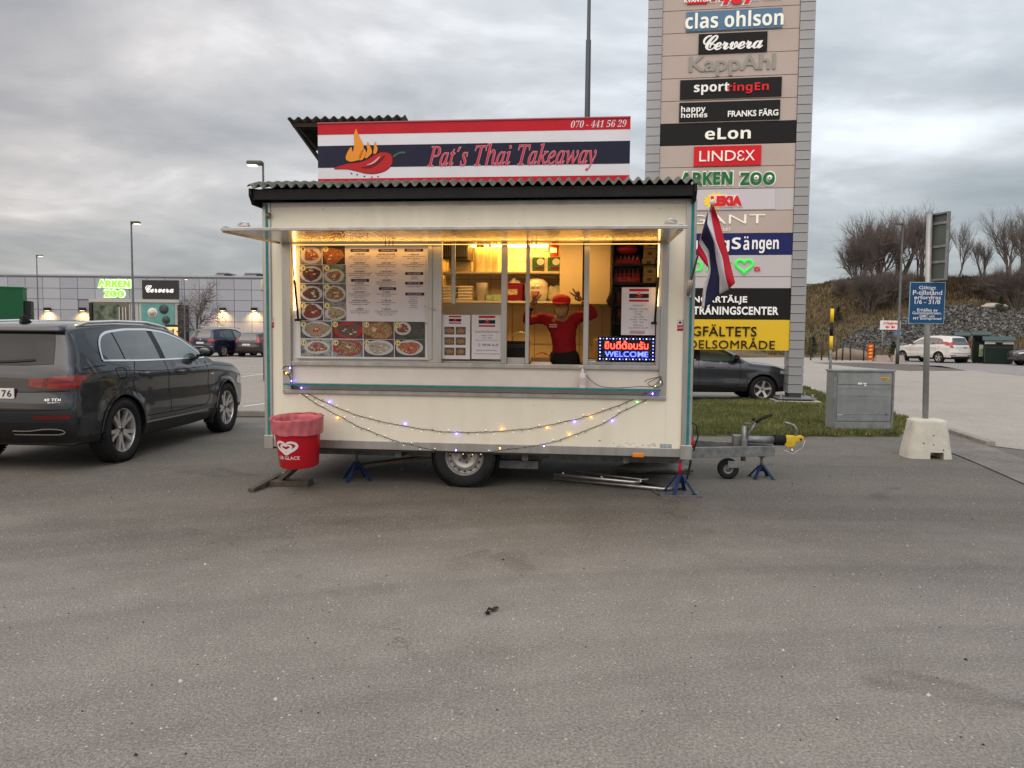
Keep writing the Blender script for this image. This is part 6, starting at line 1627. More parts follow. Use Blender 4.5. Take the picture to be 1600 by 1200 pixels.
def sstring(label, pts, hot):
    t = tth('string_lights', label, 'string lights', 0, 0, 0, 'strings of coloured lights across the trailer front')
    q = [P(a, b, -0.014) for a, b in pts]
    # resample evenly
    segs = [(q[i + 1] - q[i]).length for i in range(len(q) - 1)]; tot = sum(segs)
    def pos(s_):
        i = 0
        while i < len(segs) - 1 and s_ > segs[i]: s_ -= segs[i]; i += 1
        return q[i].lerp(q[i + 1], min(1, s_ / segs[i]))
    r = random.Random(len(pts)); n_ = int(tot / 0.028); path = []
    for i in range(n_ + 1):
        p = pos(tot * i / n_); path.append(p + Vector((0, r.uniform(-0.003, 0.003), r.uniform(-0.0035, 0.0035))))
    MB().tube(path, 0.0030, 5).build('cable', WIRE, t)
    nb_ = int(tot / 0.088)
    for i in range(nb_):
        p = path[min(n_, int((i + 0.5) / nb_ * n_))]; up = r.random() < 0.45
        sg_ = 1 if up else -1
        kx = (i + 0.5) / nb_
        typ = 0 if r.random() < 0.62 else 4
        big = False
        for (f_, c_) in hot:
            if abs(kx - f_) < 0.5 / nb_: typ = c_; big = True
        tl = r.uniform(-0.4, 0.4)
        s_ = link('socket', sockm, t, p + Vector((0, -0.002, 0)), (0, tl if up else pi + tl, 0))
        link('bulb', (bmh if big else bm_)[typ], s_, (0, 0, 0.021))
    return t
sstring('upper string of lights hanging in a shallow curve across the trailer front', [(452, 596), (468, 608), (500, 625), (523, 635), (552, 647), (585, 656), (620, 663.5), (645, 668), (690, 674.7), (750, 675.6), (784, 673.7), (832, 669), (868, 662), (900, 655), (923, 649), (968, 633), (1000, 619), (1018, 611), (1028, 603)],
        ((0.02, 2), (0.13, 2), (0.33, 2), (0.60, 1), (0.70, 1), (0.78, 2), (0.83, 1), (0.47, 2)))
sstring('lower string of lights sagging down to the bottom rail of the trailer', [(455, 603), (470, 614), (492, 629.7), (521, 645.5), (560, 666.5), (590, 678.5), (620, 690), (650, 697), (680, 704), (716, 706.5), (761, 707), (804, 701), (840, 696), (868, 689.7), (900, 678.4), (915, 673), (943, 662), (970, 644), (1000, 630), (1015, 622), (1026, 612)],
        ((0.14, 1), (0.46, 2), (0.58, 1), (0.69, 2), (0.77, 1), (0.88, 2), (0.95, 3), (0.99, 2)))
# tangles at both ends
for (label, pts) in (('loops of black light cable bunched at the right end of the ledge', [(911, 575), (915, 585), (925, 596), (940, 604), (965, 606), (1000, 604), (1018, 604), (1030, 596), (1033, 588), (1024, 592), (1012, 600), (1026, 606), (1035, 600), (1030, 590), (1010, 594), (1008, 598)]),
                     ('small tangle of light cable at the left end of the ledge', [(441, 576), (446, 572), (453, 574), (455, 582), (446, 586), (443, 580), (452, 588), (454, 600)])):
    q = [P(a, b, -0.03 - 0.05 * (0.5 + 0.5 * sin(i * 1.9)) * (a > 985)) for i, (a, b) in enumerate(pts)]
    q2 = []
    for i in range(len(q) - 1):
        for k in range(4):
            tt = k / 4; p0_, p1_, p2_, p3_ = q[max(0, i - 1)], q[i], q[i + 1], q[min(len(q) - 1, i + 2)]
            q2.append(0.5 * ((2 * p1_) + (p2_ - p0_) * tt + (2 * p0_ - 5 * p1_ + 4 * p2_ - p3_) * tt ** 2 + (3 * p1_ - p0_ - 3 * p2_ + p3_) * tt ** 3))
    o = MB().tube(q2, 0.0032, 5).build('light_cable', WIRE); o.matrix_world = TM_; tag(o, label, 'cable')
for i, (px, py, c_) in enumerate(((447, 583, 1), (453, 575, 2), (457, 588, 4), (1032, 597, 0), (1024, 603, 0), (471, 606, 2))):
    o = link('fairy_bulb', bmh[c_], None); o.matrix_world = TM_ @ Matrix.Translation(P(px, py, -0.035))
    tag(o, ('orange bulb in the tangle left of the hatch', 'violet bulb at the upper left corner of the ledge', 'unlit bulb at the left end of the ledge', 'warm white bulb in the right cable tangle', 'lower warm white bulb by the right cable tangle', 'violet bulb at the start of the lower string')[i], 'light bulb')

# ------------------------------------------------------------------ litter bin
gB = gnd(452, 757)
bn = thing('litter_bin', 'red bin with white heart logo and pink bag liner beside the trailer', 'litter bin', (gB.x, gB.y, 0), 0)
lb = bn.matrix_basis.inverted() if False else Matrix.Translation((-gB.x, -gB.y, 0))
def BW(px, py, Y): return at(px, py, Y) - Vector((gB.x, gB.y, 0))
Yb = 7.38
ct, cbm = at(464, 652, Yb) - Vector((gB.x, gB.y, 0)), at(468, 727, Yb + 0.03) - Vector((gB.x, gB.y, 0))
r1 = 39 / FPX * Yb; r0 = 30 / FPX * Yb
BR_ = mat('bin_red', (0.50, 0.010, 0.022), 0.38, var=0.08, vscale=5, coat=0.2)
ax_ = (ct - cbm); hb = ax_.length; rot = ax_.to_track_quat('Z', 'Y').to_euler()
bb = MB(); bb.lathe([(0.0, 0.0), (r0 - 0.01, 0.0), (r0, 0.012), (r1 - 0.012, hb * 0.97), (r1 + 0.004, hb * 0.985), (r1 + 0.004, hb), (r1 - 0.006, hb), (r0 - 0.012, 0.02)], 48)
bb = bb.build('bucket', BR_, bn, loc=cbm, rot=rot, sharp=50)
def lin(u, v):
    a_ = 2 * pi * u
    wv_ = 0.008 * noise.noise(Vector((cos(a_) * 3, sin(a_) * 3, v * 3))) + 0.004 * sin(a_ * 17 + v * 5)
    if v < 0.45:   # inside
        s_ = v / 0.45; r_ = lerp(r1 * 0.66, r1 - 0.024, min(1, s_ / 0.92) ** 0.8) if s_ < 0.92 else lerp(r1 - 0.024, r1 + 0.010, (s_ - 0.92) / 0.08); z_ = lerp(hb * 0.55, hb + 0.010 + 0.016 * noise.noise(Vector((cos(a_) * 2, sin(a_) * 2, 4))), s_)
    else:
        s_ = (v - 0.45) / 0.55; r_ = lerp(r1 + 0.013, lerp(r0, r1, 0.76) + 0.008, s_); z_ = lerp(hb + 0.010 + 0.016 * noise.noise(Vector((cos(a_) * 2, sin(a_) * 2, 4))), hb * (0.70 + 0.06 * noise.noise(Vector((cos(a_) * 1.3, sin(a_) * 1.3, 0)))), s_)
    return ((r_ + wv_ * (1 if v > 0.05 else 0.5)) * cos(a_), (r_ + wv_) * sin(a_), z_)
LINM = mat('bin_liner', (0.50, 0.13, 0.15), 0.35, var=0.2, vscale=9)
MB().grid(lin, 96, 22).build('liner', LINM, bn, loc=cbm, rot=rot)
# printing wrapped on the bucket
def on_bucket(u, v, off=0.002):       # u metres round from the front, v height fraction
    r_ = lerp(r0, r1 - 0.012, v) + off; a_ = -pi / 2 + u / r_
    return Vector((r_ * cos(a_), r_ * sin(a_), hb * 0.97 * v))
def wrap(mb, name, m, par=bb):
    mb.v = [tuple(on_bucket(v[0], v[2] / hb, 0.0015 + v[1])) for v in mb.v]
    return mb.build(name, m, par, fix=False)
BWH = mat('bin_white', (0.68, 0.66, 0.67), 0.4)
def heart(cx_, cz_, s_, wd, gap):
    pts = []
    for k in range(61):
        t_ = lerp(gap, 2 * pi - 0.10, k / 60)
        pts.append((cx_ + s_ * 16 * sin(t_) ** 3 / 16, cz_ + s_ * 0.62 * (13 * cos(t_) - 5 * cos(2 * t_) - 2 * cos(3 * t_) - cos(4 * t_)) / 16))
    mb = MB(); vs = []; n_ = len(pts)
    for i, p in enumerate(pts):
        a_ = pts[max(0, i - 1)]; b_ = pts[min(n_ - 1, i + 1)]; dx, dz_ = b_[0] - a_[0], b_[1] - a_[1]; l = max(1e-9, sqrt(dx * dx + dz_ * dz_))
        ww = wd * (0.55 + 0.6 * sin(pi * i / (n_ - 1)) ** 0.6)
        vs += [(p[0] - dz_ / l * ww / 2, 0, p[1] + dx / l * ww / 2), (p[0] + dz_ / l * ww / 2, 0, p[1] - dx / l * ww / 2)]
    mb.add(vs, [(2 * i, 2 * i + 1, 2 * i + 3, 2 * i + 2) for i in range(n_ - 1)], False)
    return mb
us = 0.012; zh_ = hb * 0.475
mb = heart(us, zh_, 0.112, 0.026, pi + 0.42 - pi); mb.v = mb.v; wrap(mb, 'heart_logo', BWH)
mb = heart(us + 0.002, zh_ - 0.002, 0.056, 0.021, 0.35); wrap(mb, 'heart_logo', BWH)
vs_, fs2, a0, a1, b0, b1 = text_mesh('GB GLACE', 0.008, 0, 1.0, 3, 0.0, 1.0)
mb = MB(); x0_, x1_ = us - 0.10, us + 0.125; z0_, z1_ = hb * 0.215, hb * 0.285
mb.add([(lerp(x0_, x1_, (v.x - a0) / (a1 - a0)), 0.0, lerp(z0_, z1_, (v.y - b0) / (b1 - b0))) for v in vs_], fs2, False); wrap(mb, 'lettering', BWH)
# stand
WD = mat('stand_wood', (0.085, 0.072, 0.058), 0.85, var=0.3, vscale=14, bump=0.3)
a_ = gnd(418, 757) - Vector((gB.x, gB.y, 0)); b_ = gnd(486, 757) - Vector((gB.x, gB.y, 0))
MB().box(a_.x, b_.x, -0.11, 0.10, 0.0, 0.055).build('foot_block', WD, bn, bev=0.005)
MB().bar((lerp(a_.x, b_.x, 0.33), -0.02, 0.055), (cbm.x + 0.0, cbm.y + 0.05, cbm.z + 0.02), 0.07, 0.05).build('post', WD, bn, bev=0.004)
p0_ = gnd(392, 766, 0.02) - Vector((gB.x, gB.y, 0)); p1_ = at(440, 741, 7.9) - Vector((gB.x, gB.y, 0))
MB().bar(p0_, p1_, 0.06, 0.035).build('brace', WD, bn, bev=0.004)
mb = MB(); mb.tube([(lerp(a_.x, b_.x, 0.45) + 0.035 * cos(k), -0.05, 0.10 + 0.035 * sin(k)) for k in [i * pi / 8 for i in range(17)]], 0.006, 6); mb.build('ring', STEEL, bn)

# ------------------------------------------------------------------ flag on its pole
fg = tth('thai_flag', 'red, white and blue striped flag hanging from a slanting pole at the trailer corner', 'flag', 0, 0, 0)
pf0 = P(1075, 455, -0.02); 
YFg = -0.25
pt_ = P(1113, 316, -0.55)
MB().tube([pf0, pt_], [0.011, 0.008], 10).build('pole', mat('pole_brown', (0.16, 0.13, 0.11), 0.5), fg)
MB().ell(tuple(pt_), (0.024, 0.024, 0.026), 12, 8).build('finial', mat('finial_pale', (0.6, 0.56, 0.52), 0.4), fg)
br = MB(); br.tube([pf0 + Vector((0, 0, -0.04)), pf0.lerp(pt_, 0.14)], 0.020, 10); br.box(pf0.x - 0.03, pf0.x + 0.03, -0.035, -0.019, pf0.z - 0.06, pf0.z + 0.07)
br.build('bracket', ALU, fg)
# cloth: hoist edge runs down the pole, the fly droops; five vertical bands seen edge-on to edge-on
L_e = [(1112, 322), (1104, 345), (1098, 372), (1090, 398), (1099, 440), (1101, 458), (1098, 484)]
R_e = [(1113, 322), (1121, 345), (1130, 376), (1137, 400), (1142, 422), (1148, 450), (1120, 460)]
def edge_at(E, t_):
    t_ = t_ * (len(E) - 1); i = min(int(t_), len(E) - 2); f = t_ - i; return lerp(E[i][0], E[i + 1][0], f), lerp(E[i][1], E[i + 1][1], f)
# boundaries of the bands from right to left, top to bottom, as they hang
bnd = [[(1115, 321), (1124, 345), (1131, 372), (1138, 398), (1143, 420), (1148.5, 442)],
       [(1110, 325), (1113, 347), (1119, 376), (1129, 402), (1133, 428), (1139, 452)],
       [(1107, 328), (1105, 350), (1116, 380), (1119, 408), (1124, 434), (1124, 460)],
       [(1103, 340), (1094.5, 372), (1108, 392), (1110.5, 425), (1103, 455), (1100, 483)],
       [(1098, 362), (1092, 380), (1105, 402), (1108, 420), (1099, 450), (1096, 480)],
       [(1093, 378), (1088, 393), (1098, 408), (1107, 419), (1104.5, 440), (1098, 477)]]
fcol = [mat('flag_red', (0.45, 0.012, 0.03), 0.75), mat('flag_white', (0.62, 0.60, 0.64), 0.75), mat('flag_navy', (0.02, 0.022, 0.06), 0.75), mat('flag_white', (0.62, 0.60, 0.64), 0.75), mat('flag_red', (0.45, 0.012, 0.03), 0.75)]
def fold(k, v): return -0.42 + 0.05 * sin(k * 2.1 + v * 4.0) + 0.02 * sin(v * 11 + k) - 0.10 * (1 - v)
for k in range(5):
    def fc(u, v, k=k):
        a_ = edge_at(bnd[k], v); b_ = edge_at(bnd[k + 1], v); kk = k + u
        q = (lerp(a_[0], b_[0], u), lerp(a_[1], b_[1], u))
        return P(q[0], q[1], fold(kk, v))
    mb = MB(); mb.grid(fc, 8, 26)
    o = mb.build('stripe', fcol[k], fg); so = o.modifiers.new('s', 'SOLIDIFY'); so.thickness = 0.0015
# ------------------------------------------------------------------ the cook
YPn = 0.62
def Q(px, py, dy=0.0): return P(px, py, YPn + dy)
base = Q(880, 560); bz = zb + 0.06
pn = tth('person', 'cook in red jumper, red cap and face mask making two V signs at the hatch', 'person', base.x, YPn, bz)
def Lc(px, py, dy=0.0):
    v = Q(px, py, dy); return Vector((v.x - base.x, dy, v.z - bz))
def skin(name, verts, edges, rad, m, parent, sub=2, root=0, fold=False):
    me = bpy.data.meshes.new(name); me.from_pydata([tuple(v) for v in verts], edges, [])
    o = bpy.data.objects.new(name, me); COL.objects.link(o)
    md = o.modifiers.new('skin', 'SKIN'); md.use_smooth_shade = True
    for i, s_ in enumerate(me.skin_vertices[0].data):
        r_ = rad[i]; s_.radius = r_ if isinstance(r_, tuple) else (r_, r_); s_.use_root = (i == root)
    sb = o.modifiers.new('sub', 'SUBSURF'); sb.levels = sb.render_levels = sub
    dg = bpy.context.evaluated_depsgraph_get()
    m2 = bpy.data.meshes.new_from_object(o.evaluated_get(dg)); o.modifiers.clear(); o.data = m2
    if fold:
        for v in m2.vertices:
            q = v.co; n_ = noise.noise(q * 9) * 0.010 + noise.noise(Vector((q.x * 22, q.y * 10, q.z * 34))) * 0.007
            v.co = q + v.normal * n_
    m2.materials.clear(); m2.materials.append(m); m2.polygons.foreach_set('use_smooth', [True] * len(m2.polygons))
    o.parent = parent; return o
SKN = mat('skin_tan', (0.26, 0.13, 0.065), 0.5, var=0.06)
JUM = mat('jumper_red', (0.22, 0.006, 0.012), 0.85, var=0.12, vscale=6, bump=0.3, bscale=14)
TRO = mat('trousers_black', (0.012, 0.012, 0.014), 0.85, var=0.2)
hipz = 0.74
hc = Lc(882, 548); hc.z = hipz; hc.y = 0
chest = Lc(880, 512); neck = Lc(878, 492); sh1, sh2 = Lc(851, 496), Lc(903, 494)
e1, e2 = Lc(821, 502, -0.07), Lc(932, 492, -0.05); w1, w2 = Lc(829, 476, -0.13), Lc(909, 470, -0.13)
head = Lc(877, 480, -0.04)
# bare body: one continuous figure (head, neck, trunk, arms, legs)
V = [hc, Lc(881, 530), chest, neck + Vector((0, 0, -0.03)), neck + Vector((0, -0.01, 0.03)), head + Vector((0, 0.01, 0.02)), sh1, e1, w1, sh2, e2, w2,
     hc + Vector((-0.09, 0, -0.05)), Vector((hc.x - 0.10, -0.02, 0.40)), Vector((hc.x - 0.10, 0.02, 0.07)), hc + Vector((0.09, 0, -0.05)), Vector((hc.x + 0.10, -0.02, 0.40)), Vector((hc.x + 0.10, 0.02, 0.07)),
     Vector((hc.x - 0.11, -0.12, 0.035)), Vector((hc.x + 0.11, -0.12, 0.035))]
E = [(0, 1), (1, 2), (2, 3), (3, 4), (4, 5), (2, 6), (6, 7), (7, 8), (2, 9), (9, 10), (10, 11), (0, 12), (12, 13), (13, 14), (0, 15), (15, 16), (16, 17), (14, 18), (17, 19)]
RD = [0.11, 0.105, 0.105, 0.07, 0.048, 0.075, 0.055, 0.042, 0.028, 0.055, 0.042, 0.028, 0.08, 0.055, 0.042, 0.08, 0.055, 0.042, 0.035, 0.035]
skin('body', V, E, RD, SKN, pn, 2)
# jumper over the trunk and arms
V2 = [Lc(882, 572), Lc(881, 530), chest, neck + Vector((0, 0, -0.022)), sh1 + Vector((0, 0, 0.0)), e1, lerp(e1, w1, 0.80), sh2, e2, lerp(e2, w2, 0.80)]
skin('jumper', V2, [(0, 1), (1, 2), (2, 3), (2, 4), (4, 5), (5, 6), (2, 7), (7, 8), (8, 9)], [0.142, 0.132, 0.122, 0.056, 0.064, 0.056, 0.040, 0.064, 0.056, 0.040], JUM, pn, 3, fold=True)
V3 = [hc + Vector((0, 0, -0.0)), Lc(882, 536), hc + Vector((-0.09, 0, -0.06)), Vector((hc.x - 0.10, -0.02, 0.40)), Vector((hc.x - 0.10, 0.02, 0.10)), hc + Vector((0.09, 0, -0.06)), Vector((hc.x + 0.10, -0.02, 0.40)), Vector((hc.x + 0.10, 0.02, 0.10))]
skin('trousers', V3, [(0, 1), (0, 2), (2, 3), (3, 4), (0, 5), (5, 6), (6, 7)], [0.185, 0.175, 0.10, 0.072, 0.06, 0.10, 0.072, 0.06], TRO, pn, 2)
# collar and cuffs
mb = MB(); c_ = neck + Vector((0, -0.005, 0.0)); mb.lathe([(0.062, -0.02), (0.060, 0.012), (0.054, 0.03)], 20, 'Z', c_); mb.build('collar', TRO, pn)
for (a_, b_) in ((e1, w1), (e2, w2)):
    d_ = (b_ - a_); MB().tube([a_ + d_ * 0.74, a_ + d_ * 0.86], [0.043, 0.040], 14).build('cuff', TRO, pn)
# chest print
cp = Lc(866, 508); 
for k in range(2): MB().box(cp.x - 0.045, cp.x + 0.035, -0.124, -0.117, cp.z - 0.003 - k * 0.022, cp.z + 0.007 - k * 0.022).build('chest_print', mat('print_pale', (0.5, 0.4, 0.4), 0.7), pn)
# head shaped with nose, eyes, ears, hair, mask and cap
hd_ = MB()
def hf(u, v):
    th = pi * v; ph = 2 * pi * u
    x = 0.072 * sin(th) * cos(ph); y = 0.088 * sin(th) * sin(ph); z = 0.112 * cos(th)
    if z < 0: x *= 1 - 0.28 * (-z / 0.112) ** 1.5; y *= 1 - 0.15 * (-z / 0.112)
    if y < 0: # brow, eye sockets, nose
        f = -y / 0.088
        y -= 0.018 * exp(-(x / 0.012) ** 2 - ((z + 0.012) / 0.022) ** 2) * f
        for sx_ in (-1, 1): y += 0.010 * exp(-((x - sx_ * 0.028) / 0.014) ** 2 - ((z - 0.014) / 0.010) ** 2) * f
        y -= 0.004 * exp(-((z + 0.052) / 0.010) ** 2 - (x / 0.025) ** 2)
    return (x, y, z)
hd_.grid(hf, 36, 26); hq = hd_.build('head', SKN, pn, loc=head + Vector((0, 0, 0.0)))
for sx_ in (-1, 1):
    MB().ell((sx_ * 0.027, -0.074, 0.012), (0.011, 0.006, 0.0035), 12, 8).build('eye', mat('eye_white', (0.35, 0.30, 0.25), 0.25), hq)
    MB().ell((sx_ * 0.027, -0.0805, 0.012), (0.0058, 0.004, 0.0042), 10, 6).build('iris', INK, hq)
    MB().tube([(sx_ * 0.013, -0.084, 0.027), (sx_ * 0.028, -0.085, 0.033), (sx_ * 0.044, -0.078, 0.028)], [0.002, 0.003, 0.0015], 6).build('eyebrow', INK, hq)
    mb = MB(); mb.ell((sx_ * 0.074, 0.0, 0.0), (0.010, 0.018, 0.028), 12, 8); mb.build('ear', SKN, hq)
    MB().tube([(sx_ * 0.052, -0.062, -0.02), (sx_ * 0.072, -0.02, 0.004), (sx_ * 0.078, 0.01, 0.012)], 0.0016, 5).build('mask_strap', WHITE, hq)
mk = MB()
def mf(u, v):
    a_ = (u - 0.5) * 2.3; z = lerp(-0.098, -0.004, v); r_ = 0.074 * (1 - 0.22 * max(0, -z - 0.03) / 0.07)
    return (r_ * sin(a_) * (1 if v > .2 else 0.86 + .7 * v), -0.026 - (0.068 + 0.016 * exp(-(a_ / 0.45) ** 2)) * cos(a_) * (0.80 + 0.2 * sin(pi * min(1, v * 1.1))), z)
mk.grid(mf, 20, 12); mk.build('face_mask', mat('mask_yellow', (0.30, 0.20, 0.09), 0.7), hq)
hr = MB(); hr.grid(lambda u, v: (0.081 * sin(pi * (0.1 + 0.62 * v)) * cos(pi * u) , 0.012 + 0.094 * sin(pi * (0.1 + 0.62 * v)) * abs(sin(pi * u)), 0.118 * cos(pi * (0.1 + 0.62 * v))), 24, 12); hr.build('hair', mat('hair_black', (0.010, 0.008, 0.007), 0.5), hq)
cap = MB()
def cf(u, v):
    ph = 2 * pi * u; th = v * pi / 2
    r_ = 0.092 + 0.016 * sin(th * 2) * (0.8 + 0.2 * sin(3 * ph))
    return (r_ * sin(th) * cos(ph) * (1 + 0.10 * v * (1 - v) * 2), r_ * 1.08 * sin(th) * sin(ph) + 0.004, 0.038 + 0.098 * cos(th) ** 0.8 - 0.014 * (-sin(ph)) * v)
CAPM = mat('cap_red', (0.50, 0.022, 0.015), 0.8, var=0.1)
cap.grid(cf, 36, 12); cp_ = cap.build('cap', CAPM, hq)
br_ = MB()
br_.grid(lambda u, v: ((0.075 + 0.012 * v) * cos(pi + pi * u), -0.035 + (0.055 + 0.055 * v) * sin(pi + pi * u), 0.052 - 0.022 * v * sin(pi * u)), 20, 5)
o = br_.build('cap_brim', CAPM, hq); so = o.modifiers.new('s', 'SOLIDIFY'); so.thickness = 0.004
# hands: palm, thumb and five separate fingers; index and middle up in a V
def hand(w, palm, tips, side):
    """w wrist, palm centre direction; built as one skinned mesh"""
    up = (palm - w).normalized(); fw = Vector((0, -1, 0)); sdv = up.cross(fw).normalized() * side
    V = [w, w + up * 0.035, w + up * 0.075]; E = [(0, 1), (1, 2)]; Rr = [0.024, (0.034, 0.016), (0.037, 0.015)]
    def fing(root_off, pts, r0_):
        i0 = len(V); V.append(w + up * 0.075 + sdv * root_off); E.append((2, i0)); Rr.append(0.0095)
        for k, p in enumerate(pts): V.append(p); E.append((len(V) - 2, len(V) - 1)); Rr.append(r0_ * (1 - 0.12 * k))
    b = w + up * 0.082
    d1 = (tips[0] - b).normalized(); d2 = (tips[1] - b).normalized()
    fing(0.024, [b + sdv * 0.024 + d1 * 0.028, b + sdv * 0.024 + d1 * 0.050, b + sdv * 0.024 + d1 * 0.072], 0.0090)
    fing(0.006, [b + sdv * 0.006 + d2 * 0.030, b + sdv * 0.006 + d2 * 0.055, b + sdv * 0.006 + d2 * 0.080], 0.0092)
    for off in (-0.012, -0.028):
        q = b + sdv * off
        fing(off, [q + up * 0.022 + fw * 0.008, q + up * 0.018 + fw * 0.028, q - up * 0.004 + fw * 0.030], 0.0088 if off > -.02 else 0.0078)
    # thumb folded across the curled fingers
    i0 = len(V); q = w + up * 0.03 + sdv * 0.026 + fw * 0.008
    V.append(q); E.append((1, i0)); Rr.append(0.012)
    for p, r_ in ((q + sdv * 0.014 + up * 0.026 + fw * 0.012, 0.0108), (q + up * 0.050 + fw * 0.028 - sdv * 0.006, 0.0098), (q + up * 0.058 + fw * 0.036 - sdv * 0.028, 0.0085)):
        V.append(p); E.append((len(V) - 2, len(V) - 1)); Rr.append(r_)
    return skin('hand', V, E, Rr, SKN, pn, 1)
hand(w1, Lc(838, 464, -0.15), (Lc(853, 446, -0.15), Lc(846, 444, -0.16)), 1)
hand(w2, Lc(902, 461, -0.15), (Lc(886, 449, -0.15), Lc(893, 446, -0.16)), -1)

# ------------------------------------------------------------------ sign tower
tp0 = at(1226, 600, 17.45); YAWT = R(-8.2)
TWM = Matrix.Translation((6.72 - 0.0, 17.35, 0)) @ Matrix.Rotation(YAWT, 4, 'Z')
def TP(px, py, yl=0.0): return onp(px, py, TWM, yl)
xr = TP(1245, 188).x; xl = TP(1032, 194).x
tw_ = thing('sign_tower', 'tall grey slatted sign tower carrying panels with shop names', 'sign tower', TWM.translation, YAWT)
TPAN = mat('tower_panel', (0.47, 0.395, 0.355), 0.45, 0.0, 0.05, 1.0)
SLAT = mat('tower_slat', (0.33, 0.34, 0.35), 0.42, 0.35, var=0.12, vscale=1.2)
TDK = mat('tower_core', (0.05, 0.05, 0.052), 0.7)
ztop = 11.0
cwid = 0.44
colr_x = (xr + 0.005, TP(1272, 100).x); coll_x = (TP(1012, 100).x, xl - 0.005)
zbb = TP(1235, 622, 0.0).z
nsl = 0
for (xa, xb) in (coll_x, colr_x):
    MB().box(xa + 0.03, xb - 0.03, 0.02, 0.50, 0.10, ztop).build('column_core', TDK, tw_)
    ph_ = 0.2005; z = 0.26
    sm_ = MB().box(xa, xb, 0.0, 0.52, 0, ph_ - 0.014).mesh('slat', SLAT)
    while z < ztop - 0.1:
        link('slat', sm_, tw_, (0, rnd.uniform(-0.002, 0.002), z)); z += ph_
    MB().box((xa + xb) / 2 - 0.42, (xa + xb) / 2 + 0.42, -0.22, 0.75, 0.13, 0.16).build('base_plate', GALV, tw_, bev=0.004)
    MB().box((xa + xb) / 2 - 0.50, (xa + xb) / 2 + 0.50, -0.30, 0.83, -0.1, 0.10).build('foundation', CONC, tw_, bev=0.01)
    for bx_ in (-0.34, 0.34):
        for by_ in (-0.15, 0.66):
            MB().lathe([(0.03, 0.10), (0.03, 0.24), (0.022, 0.25), (0, 0.25)], 8, 'Z', ((xa + xb) / 2 + bx_, by_, 0)).build('anchor_bolt', GALV, tw_)
rows_r = [-64, -28.5, 7.5, 43.6, 79, 115.7, 151.7, 187.8, 222.8, 258, 293, 328, 364, 398, 432.6, 451, 500, 549]
zr = [TP(1245, y).z for y in rows_r]
BLK = mat('sign_black', (0.008, 0.008, 0.009), 0.55); YSG = mat('sign_yellow', (0.75, 0.50, 0.03), 0.4); NVS = mat('sign_navy', (0.012, 0.018, 0.11), 0.4)
LGT = mat('panel_light', (0.52, 0.50, 0.51), 0.45); BLS = mat('sign_blue', (0.10, 0.20, 0.32), 0.45); RDS = mat('sign_red', (0.65, 0.012, 0.02), 0.4)
kinds = [TPAN, TPAN, TPAN, TPAN, TPAN, TPAN, TPAN, BLK, TPAN, TPAN, LGT, TPAN, NVS, LGT, LGT, BLK, YSG]
pans = []
for i, m_ in enumerate(kinds):
    pans.append(MB().box(xl, xr, 0.03, 0.30, zr[i + 1] + 0.012, zr[i]).build('sign_panel', m_, tw_, bev=0.003))
z = zr[0] + 0.012
while z < ztop - 0.5:
    MB().box(xl, xr, 0.03, 0.30, z, z + 0.53).build('sign_panel', TPAN, tw_, bev=0.003); z += 0.542
MB().box(xl, xr, 0.06, 0.26, zr[-1] + 0.02, ztop - 0.3).build('sign_core', TDK, tw_)
WL = mat('letter_white', (0.78, 0.78, 0.76), 0.4, emit=(1, 1, 1), estr=0.12); CRL = mat('letter_cream', (0.75, 0.75, 0.68), 0.4, emit=(1, 1, 0.85), estr=0.18)
GRL = mat('letter_grey', (0.30, 0.30, 0.27), 0.5); GRN = mat('letter_green', (0.012, 0.16, 0.045), 0.4); RDL = mat('letter_red', (0.6, 0.02, 0.03), 0.4, emit=(1, 0.02, 0.02), estr=0.08)
APG = mat('letter_bright_green', (0.05, 0.65, 0.08), 0.4, emit=(0.06, 1, 0.12), estr=0.35)
def tbox(i, pxl, pxr, yt, yb_, m, name='name_board', t=0.03):
    """a board on panel i between pixel columns, rows read at its right edge"""
    a = TP(pxl, 300); b = TP(pxr, yb_); c = TP(pxr, yt)
    return MB().box(a.x, b.x, 0.029 - t, 0.0285, b.z, c.z).build(name, m, pans[i], bev=0.003), a.x, b.x, b.z, c.z
def tl(par, s, pxl, pxr, ytl, ybl, m, y=-0.002, bold=0.0, depth=0.02, **k):
    """letters between pixel columns; rows read at the left end"""
    a = TP(pxl, ybl); b = TP(pxr, 300); c = TP(pxl, ytl)
    return letters('lettering', s, a.x, b.x, a.z, c.z, y, m, par, bold=bold, depth=depth, **k)
def bs(s): return ''.join(chr(0x1D5D4 + ord(c) - 65) if 'A' <= c <= 'Z' else chr(0x1D5EE + ord(c) - 97) if 'a' <= c <= 'z' else c for c in s)
def z5(x, y): return (1000 + x / 4.286, y / 4.286)
def z6(x, y): return (1000 + x / 3.158, 260 + y / 3.158)
# row 1: red tag and red name (lower half shows at the top edge of the picture)
b, *_r = tbox(1, 1067, 1105, -9, 5.2, RDS); tl(b, 'KVANTUM', 1069, 1103, -1.5, 4.5, WL, bold=0.03, depth=0.01)
tl(pans[1], 'Flygfyren', 1109, 1213, -22, 10, WL, 0.027, bold=0.13, depth=0.01); tl(pans[1], 'Flygfyren', 1111, 1211, -21, 8.5, RDL, 0.012, bold=0.07)
b, *_r = tbox(2, 1066, 1221.5, 11.5, 42.7, BLS); tl(b, bs('clas ohlson'), 1070.5, 1215.5, 21.5, 46, CRL)
b, *_r = tbox(3, 1086, 1198.5, 48.5, 79.8, BLK); tl(b, '𝓒𝓮𝓻𝓿𝓮𝓻𝓪', 1098, 1185, 56, 79.5, WL, bold=0.012, spacing=0.86)
tl(pans[4], 'KappAhl', 1076, 1206, 88, 120, GRL, 0.026, bold=0.02)
